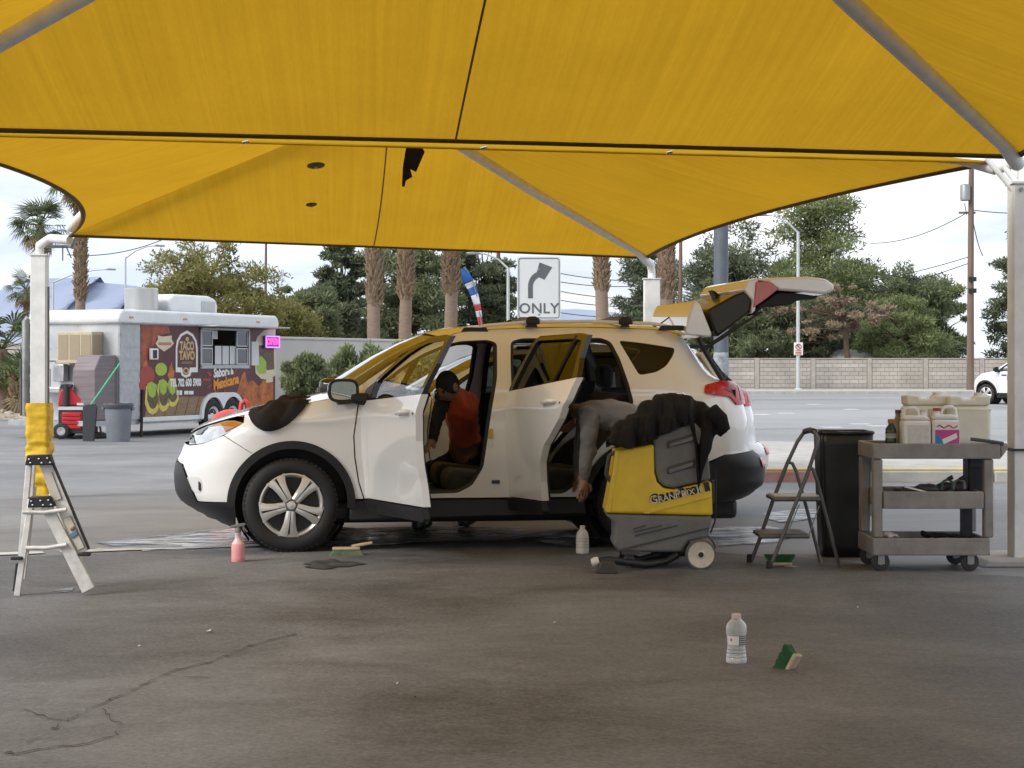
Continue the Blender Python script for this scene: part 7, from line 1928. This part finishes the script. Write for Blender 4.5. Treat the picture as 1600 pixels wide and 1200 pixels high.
# ---- white roofs beyond the wall
def house(box, d, label, ridge=.5):
    x0, y0, x1, y1 = box; s = d / F; o = empty('house', (((x0 + x1) / 2 - 800) * s, d, 0)); tag(o, label, 'house', 'low houses beyond the wall')
    w = (x1 - x0) * s / 2; z1 = zpx(y1, d); z2 = zpx(y0, d)
    MB().bx(-w * .92, w * .92, 0, 6, 0, z1).build('wall', M_STUCCO, o)
    MB().add([(-w, -.3, z1), (w, -.3, z1), (w * .86, 3, z2), (-w * .62, 3, z2), (-w, 6.3, z1), (w, 6.3, z1)], [(0, 1, 2, 3), (3, 2, 5, 4), (0, 3, 4), (1, 5, 2), (0, 4, 5, 1)]).build('roof', mat('pale_roof', (.56, .55, .52), .8, var=.1), o)
    MB().bx(-w * .3, w * .1, -.02, 0.0, 1.0, 1.4).build('window', M_DARKGLASS, o)
house((1308, 545, 1394, 567), 104, 'low house with pale hipped roof over the block wall'); house((1268, 549, 1304, 566), 112, 'small far house with pale roof left of the hipped roof')

# ---- far hills
def hills(name, prof, d, depth, m, seed):
    r = np.random.default_rng(seed); x0, x1 = prof[0][0], prof[-1][0]; xs = [p[0] for p in prof]; ys = [p[1] for p in prof]
    nx, ny = 120, 30
    def fn(i, j):
        px = x0 + (x1 - x0) * i; z = max(0, zpx(np.interp(px, xs, ys), d))
        k = 1 - abs(2 * j - 1); rug = 1 + .04 * math.sin(px * .21 + j * 5) * k + .02 * math.sin(px * .55 - j * 9)
        return ((px - 800) / F * d + 60 * math.sin(j * 7 + px * .1), d + depth * (j - .5), z * (k ** .8) * (rug if 0.01 < k < .999 else 1) - 1)
    b = MB(); b.grid(fn, nx, ny); return tag(b.build(name, m, smooth=180), kind='structure')
M_HILL = mat('hazed_hill_rock', (.30, .34, .45), .95, c2=(.26, .30, .41), scale=.004, detail=8)  # rock colour paled and blued to stand in for distance haze
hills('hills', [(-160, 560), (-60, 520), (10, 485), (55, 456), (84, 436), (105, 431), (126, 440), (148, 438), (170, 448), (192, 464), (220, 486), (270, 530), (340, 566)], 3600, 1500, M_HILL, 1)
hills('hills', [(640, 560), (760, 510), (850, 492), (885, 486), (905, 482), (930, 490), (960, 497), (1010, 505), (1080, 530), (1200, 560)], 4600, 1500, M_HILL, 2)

# ================================================================== people
M_SKIN = mat('skin', (.30, .17, .11), .55, var=.1, scale=10, sub=.1)
M_HAIR = mat('dark_hair', (.012, .010, .009), .7, var=.3, scale=60, bump=.4, bscale=200)
M_ORANGE = mat('orange_shirt', (.86, .125, .035), .85, c2=(.74, .095, .028), scale=6, bump=.35, bscale=35, sheen=.2)
M_PANTS = mat('black_trousers', (.014, .014, .016), .9, var=.3, scale=10, bump=.35, bscale=40)
M_GREYS = mat('grey_shirt', (.165, .163, .168), .9, c2=(.125, .123, .128), scale=7, bump=.45, bscale=30, sheen=.2)
M_SHOE = mat('black_shoe', (.012, .012, .013), .5, var=.3)

def figure(name, label, J, E, Rr, zones, loc_, sub=3):
    """one continuous skinned body; zones give each stretch of the body its cloth"""
    names = list(J); idx = {n: i for i, n in enumerate(names)}
    me = bpy.data.meshes.new(name)
    base = Vector(loc_)
    me.from_pydata([tuple(Vector(J[n]) - base) for n in names], [(idx[a], idx[b_]) for a, b_ in E], [])
    o = bpy.data.objects.new(name, me); col.objects.link(o); o.location = base
    md = o.modifiers.new('skin', 'SKIN'); md.use_smooth_shade = True; md.branch_smoothing = .4
    sv = me.skin_vertices[0].data if len(me.skin_vertices) else None
    if sv is None:
        bpy.context.view_layer.objects.active = o
        bm = bmesh.new(); bm.from_mesh(me); bm.verts.layers.skin.verify(); bm.to_mesh(me); bm.free()
        sv = me.skin_vertices[0].data
    for n in names:
        r_ = Rr[n]; sv[idx[n]].radius = r_ if isinstance(r_, tuple) else (r_, r_)
        sv[idx[n]].use_root = (n == 'pelvis')
    md = o.modifiers.new('sub', 'SUBSURF'); md.levels = sub; md.render_levels = sub
    bake(o)
    me = o.data; me.materials.clear(); slots = []
    for z, m in zones:
        if m.name not in slots: slots.append(m.name); me.materials.append(m)
    segs = []
    for a, b_ in E:
        mm = None
        for z, m in zones:
            if (a in z and b_ in z): mm = m.name
        segs.append((Vector(J[a]) - base, Vector(J[b_]) - base, slots.index(mm) if mm else 0))
    for p in me.polygons:
        c = p.center; best = (1e9, 0)
        for A_, B_, s in segs:
            d = B_ - A_; t = max(0, min(1, (c - A_).dot(d) / max(1e-9, d.length_squared))); q = (c - (A_ + d * t)).length
            if q < best[0]: best = (q, s)
        p.material_index = best[1]; p.use_smooth = True
    tx = bpy.data.textures.new(name + '_folds', 'CLOUDS'); tx.noise_scale = .075; tx.noise_depth = 3
    md = o.modifiers.new('folds', 'DISPLACE'); md.texture = tx; md.strength = .034; md.mid_level = .5; md.texture_coords = 'LOCAL'
    tag(o, label, 'person')
    return o

def hand(J, E, Rr, wrist, side, palm_dir, finger_dir, k, curl=.35, s=1.0):
    """palm and five unequal bent fingers added to a skeleton"""
    w = Vector(J[wrist]); f = Vector(finger_dir).normalized(); n = Vector(palm_dir).normalized(); a = f.cross(n).normalized() * side
    J[k + 'palm'] = w + f * .055 * s; Rr[k + 'palm'] = (.030 * s, .018 * s); E.append((wrist, k + 'palm'))
    for i, (off, ln, base) in enumerate(((.030, .075, .092), (.010, .085, .097), (-.010, .080, .094), (-.029, .062, .086))):
        p0 = w + f * base * s + a * off * s; p1 = p0 + (f + n * curl * .5).normalized() * ln * .5 * s; p2 = p1 + (f + n * curl * 1.5).normalized() * ln * .5 * s
        for q, p in (('k', p0), ('m', p1), ('t', p2)):
            J[k + q + str(i)] = p; Rr[k + q + str(i)] = .0095 * s if q != 't' else .0075 * s
        E.append((k + 'palm', k + 'k' + str(i))); E.append((k + 'k' + str(i), k + 'm' + str(i))); E.append((k + 'm' + str(i), k + 't' + str(i)))
    p0 = w + f * .035 * s + a * .036 * s; p1 = p0 + (f * .7 + a * .7).normalized() * .035 * s; p2 = p1 + (f + n * .3).normalized() * .030 * s
    for q, p in (('a', p0), ('b', p1), ('c', p2)): J[k + 'th' + q] = p; Rr[k + 'th' + q] = .011 * s if q != 'c' else .009 * s
    E.append((k + 'palm', k + 'tha')); E.append((k + 'tha', k + 'thb')); E.append((k + 'thb', k + 'thc'))
    return [n_ for n_ in J if n_.startswith(k)]

def head(parent, c, fwd, up, r_=.098, hair=True, cap=None):
    """head shape with face, ears and hair, as parts of the person"""
    f = Vector(fwd).normalized(); u = Vector(up); u = (u - f * u.dot(f)).normalized(); s = f.cross(u)
    Mx = Matrix.Translation(Vector(c) - Vector(parent.location)) @ Matrix((( s.x, f.x, u.x, 0), (s.y, f.y, u.y, 0), (s.z, f.z, u.z, 0), (0, 0, 0, 1)))
    b = MB()
    def hd(i, j):
        a = i * 2 * math.pi; t = j * math.pi; x, y, z = math.sin(t) * math.sin(a), math.sin(t) * math.cos(a), -math.cos(t)
        jaw = 1 - .22 * max(0, -z); return (x * .078 * jaw, y * .098 * (1 - .08 * max(0, -z)) + .008 * max(0, -z) + (.012 * math.exp(-((a if a < math.pi else a - 2 * math.pi) / .18) ** 2 - ((z + .1) / .16) ** 2)), z * .118)
    b.grid(hd, 32, 22, M=Mx); o = b.build('head', M_SKIN, parent, smooth=180)
    for sx in (-1, 1):
        MB().lathe([(0, -.01), (.022, -.006), (.030, .004), (.02, .012), (0, .008)], 12, Mx @ Matrix.Translation((sx * .078, -.005, 0)) @ Matrix.Rotation(math.radians(90 * sx), 4, 'Y') @ Matrix.Scale(1.3, 4, (1, 0, 0)), caps=False).build('ear', M_SKIN, o, smooth=60)
        MB().lathe([(0, .003), (.011, .001), (.014, -.004)], 10, Mx @ Matrix.Translation((sx * .031, .090, .012)) @ Matrix.Rotation(math.radians(-90), 4, 'X'), caps=False).build('eye', M_HAIR, o, smooth=60)
    MB().tube([Mx @ Vector((-.022, .094, -.055)), Mx @ Vector((0, .100, -.056)), Mx @ Vector((.022, .094, -.055))], .005, 6).build('mouth', mat('lips', (.22, .09, .07), .5), o, smooth=60)
    h = MB(); h.grid(lambda i, j: tuple(Vector(hd(i, .40 + .60 * j)) * 1.07 + Vector((0, -.006, .004)) if True else 0), 32, 14, M=Mx)
    hv = MB()
    def hr(i, j):
        a = i * 2 * math.pi; front = max(0, math.cos(a)); t0 = .36 + .26 * front ** 2; p = Vector(hd(i, t0 + (1 - t0) * j)); return tuple(p * 1.08 + Vector((0, -.006, .003)))
    hv.grid(hr, 32, 14, M=Mx); hv.build('hair', cap or M_HAIR, o, smooth=180)
    return o

# -- person in the grey shirt, bending into the rear door on the near side
J = {}; Rr = {}; E = []
DP = 13.80
def P2(px, py, d): return at(px, py, d)
J['pelvis'] = P2(1030, 668, DP); Rr['pelvis'] = (.165, .15)
J['waist'] = P2(995, 656, DP); Rr['waist'] = (.165, .145)
J['chest'] = P2(955, 648, DP + .06); Rr['chest'] = (.185, .15)
J['upper'] = P2(926, 645, DP + .11); Rr['upper'] = (.16, .125)
J['neck'] = P2(906, 642, DP + .18); Rr['neck'] = .062
J['crown'] = P2(894, 646, DP + .28); Rr['crown'] = .06
E += [('pelvis', 'waist'), ('waist', 'chest'), ('chest', 'upper'), ('upper', 'neck'), ('neck', 'crown')]
J['shl'] = P2(921, 648, DP - .07); Rr['shl'] = .085; J['ell'] = P2(919, 705, DP - .10); Rr['ell'] = .060; J['fol'] = P2(915, 728, DP - .14); Rr['fol'] = .052; J['wrl'] = P2(912, 749, DP - .12); Rr['wrl'] = .036
E += [('upper', 'shl'), ('shl', 'ell'), ('ell', 'fol'), ('fol', 'wrl')]
J['shr'] = P2(918, 645, DP + .27); Rr['shr'] = .08; J['elr'] = P2(907, 700, DP + .38); Rr['elr'] = .055; J['wrr'] = P2(902, 735, DP + .50); Rr['wrr'] = .036
E += [('upper', 'shr'), ('shr', 'elr'), ('elr', 'wrr')]
for s_, dd, kx, ax in (('l', -.11, 1022, 1052), ('r', .11, 1034, 1080)):
    J['hip' + s_] = P2(1034, 690, DP + dd); Rr['hip' + s_] = .11; J['kn' + s_] = Vector(((kx - 800) / F * DP, DP + dd * 1.1, .50)); Rr['kn' + s_] = .072
    J['ca' + s_] = Vector(((kx + ax) / 2 - 800, 0, 0)) * (DP / F) + Vector((.02, DP + dd * 1.2, .30)); Rr['ca' + s_] = .062
    J['an' + s_] = Vector(((ax - 800) / F * DP, DP + dd * 1.2, .11)); Rr['an' + s_] = .05
    J['he' + s_] = J['an' + s_] + Vector((.015, 0, -.06)); Rr['he' + s_] = .045; J['to' + s_] = J['an' + s_] + Vector((-.17, -.01, -.072)); Rr['to' + s_] = (.045, .034)
    E += [('pelvis', 'hip' + s_), ('hip' + s_, 'kn' + s_), ('kn' + s_, 'ca' + s_), ('ca' + s_, 'an' + s_), ('an' + s_, 'he' + s_), ('he' + s_, 'to' + s_)]
hl_ = hand(J, E, Rr, 'wrl', 1, (-.4, .9, 0), (-.04, .05, -1), 'L', .5); hr_ = hand(J, E, Rr, 'wrr', -1, (-1, 0, 0), (0, .5, -1), 'Q', .4)
zones = [({'pelvis', 'waist', 'chest', 'upper', 'shl', 'ell', 'fol', 'wrl', 'shr', 'elr', 'wrr', 'neck'}, M_GREYS), ({'neck', 'crown'}, M_SKIN), (set(hl_) | {'wrl'}, M_SKIN), (set(hr_) | {'wrr'}, M_SKIN),
         ({'pelvis', 'hipl', 'hipr'}, M_PANTS), ({'hipl', 'knl', 'cal', 'anl'}, M_PANTS), ({'hipr', 'knr', 'car', 'anr'}, M_PANTS), ({'anl', 'hel', 'tol'}, M_SHOE), ({'anr', 'her', 'tor'}, M_SHOE)]
pg = figure('person', 'person in grey long-sleeved shirt bending into the open rear door', J, E, Rr, zones, Vector((J['pelvis'].x, J['pelvis'].y, 0)))
head(pg, P2(879, 652, DP + .36), (-.75, .15, -.62), (-.6, 0, .8))

# -- person in the orange shirt, leaning in from the far side of the front seats
J = {}; Rr = {}; E = []
J['pelvis'] = at(727, 708, 15.80); Rr['pelvis'] = (.16, .15)
J['waist'] = at(728, 680, 15.62); Rr['waist'] = (.155, .135)
J['chest'] = at(722, 648, 15.40); Rr['chest'] = (.175, .14)
J['upper'] = at(715, 624, 15.26); Rr['upper'] = (.15, .11)
J['neck'] = at(708, 609, 15.14); Rr['neck'] = .058; J['crown'] = at(704, 604, 15.08); Rr['crown'] = .055
E += [('pelvis', 'waist'), ('waist', 'chest'), ('chest', 'upper'), ('upper', 'neck'), ('neck', 'crown')]
J['shl'] = at(693, 624, 15.20); Rr['shl'] = .075; J['ell'] = at(683, 654, 15.05); Rr['ell'] = .055; J['wrl'] = at(676, 692, 14.95); Rr['wrl'] = .036
J['shr'] = at(737, 626, 15.40); Rr['shr'] = .075; J['elr'] = at(744, 668, 15.70); Rr['elr'] = .055; J['wrr'] = at(738, 700, 15.75); Rr['wrr'] = .036
E += [('upper', 'shl'), ('shl', 'ell'), ('ell', 'wrl'), ('upper', 'shr'), ('shr', 'elr'), ('elr', 'wrr')]
for s_, ank, kn in (('l', Vector(((664 - 800) / F * 16.2, 16.2, .11)), Vector((-.72, 16.12, .50))), ('r', Vector(((735 - 800) / F * 16.5, 16.5, .11)), Vector((-.46, 16.4, .46)))):
    hp = J['pelvis'] + Vector((-.07 if s_ == 'l' else .07, .03, -.07)); J['hip' + s_] = hp; Rr['hip' + s_] = .10; J['kn' + s_] = kn; Rr['kn' + s_] = .07; J['an' + s_] = ank; Rr['an' + s_] = .052
    J['he' + s_] = ank + Vector((.03, .02, -.06)); Rr['he' + s_] = .045; J['to' + s_] = ank + Vector((-.10, -.13, -.072)); Rr['to' + s_] = (.045, .034)
    E += [('pelvis', 'hip' + s_), ('hip' + s_, 'kn' + s_), ('kn' + s_, 'an' + s_), ('an' + s_, 'he' + s_), ('he' + s_, 'to' + s_)]
hl_ = hand(J, E, Rr, 'wrl', 1, (0, 0, -1), (-.5, -.8, -.3), 'L', .4); hr_ = hand(J, E, Rr, 'wrr', -1, (0, 0, -1), (-.3, -.8, -.4), 'Q', .4)
zones = [({'pelvis', 'waist', 'chest', 'upper', 'neck'}, M_ORANGE), ({'upper', 'shl'}, M_ORANGE), ({'upper', 'shr'}, M_ORANGE), ({'shl', 'ell', 'wrl'}, M_PANTS), ({'shr', 'elr', 'wrr'}, M_PANTS), ({'neck', 'crown'}, M_SKIN), (set(hl_) | {'wrl'}, M_SKIN), (set(hr_) | {'wrr'}, M_SKIN),
         ({'pelvis', 'hipl', 'hipr'}, M_PANTS), ({'hipl', 'knl', 'anl'}, M_PANTS), ({'hipr', 'knr', 'anr'}, M_PANTS), ({'anl', 'hel', 'tol'}, M_SHOE), ({'anr', 'her', 'tor'}, M_SHOE)]
po_ = figure('person', 'person in orange shirt and black trousers leaning into the front of the car', J, E, Rr, zones, Vector((J['pelvis'].x, J['pelvis'].y, 0)))
head(po_, at(699, 604, 15.02), (-.55, -.6, -.5), (-.2, -.4, .9))
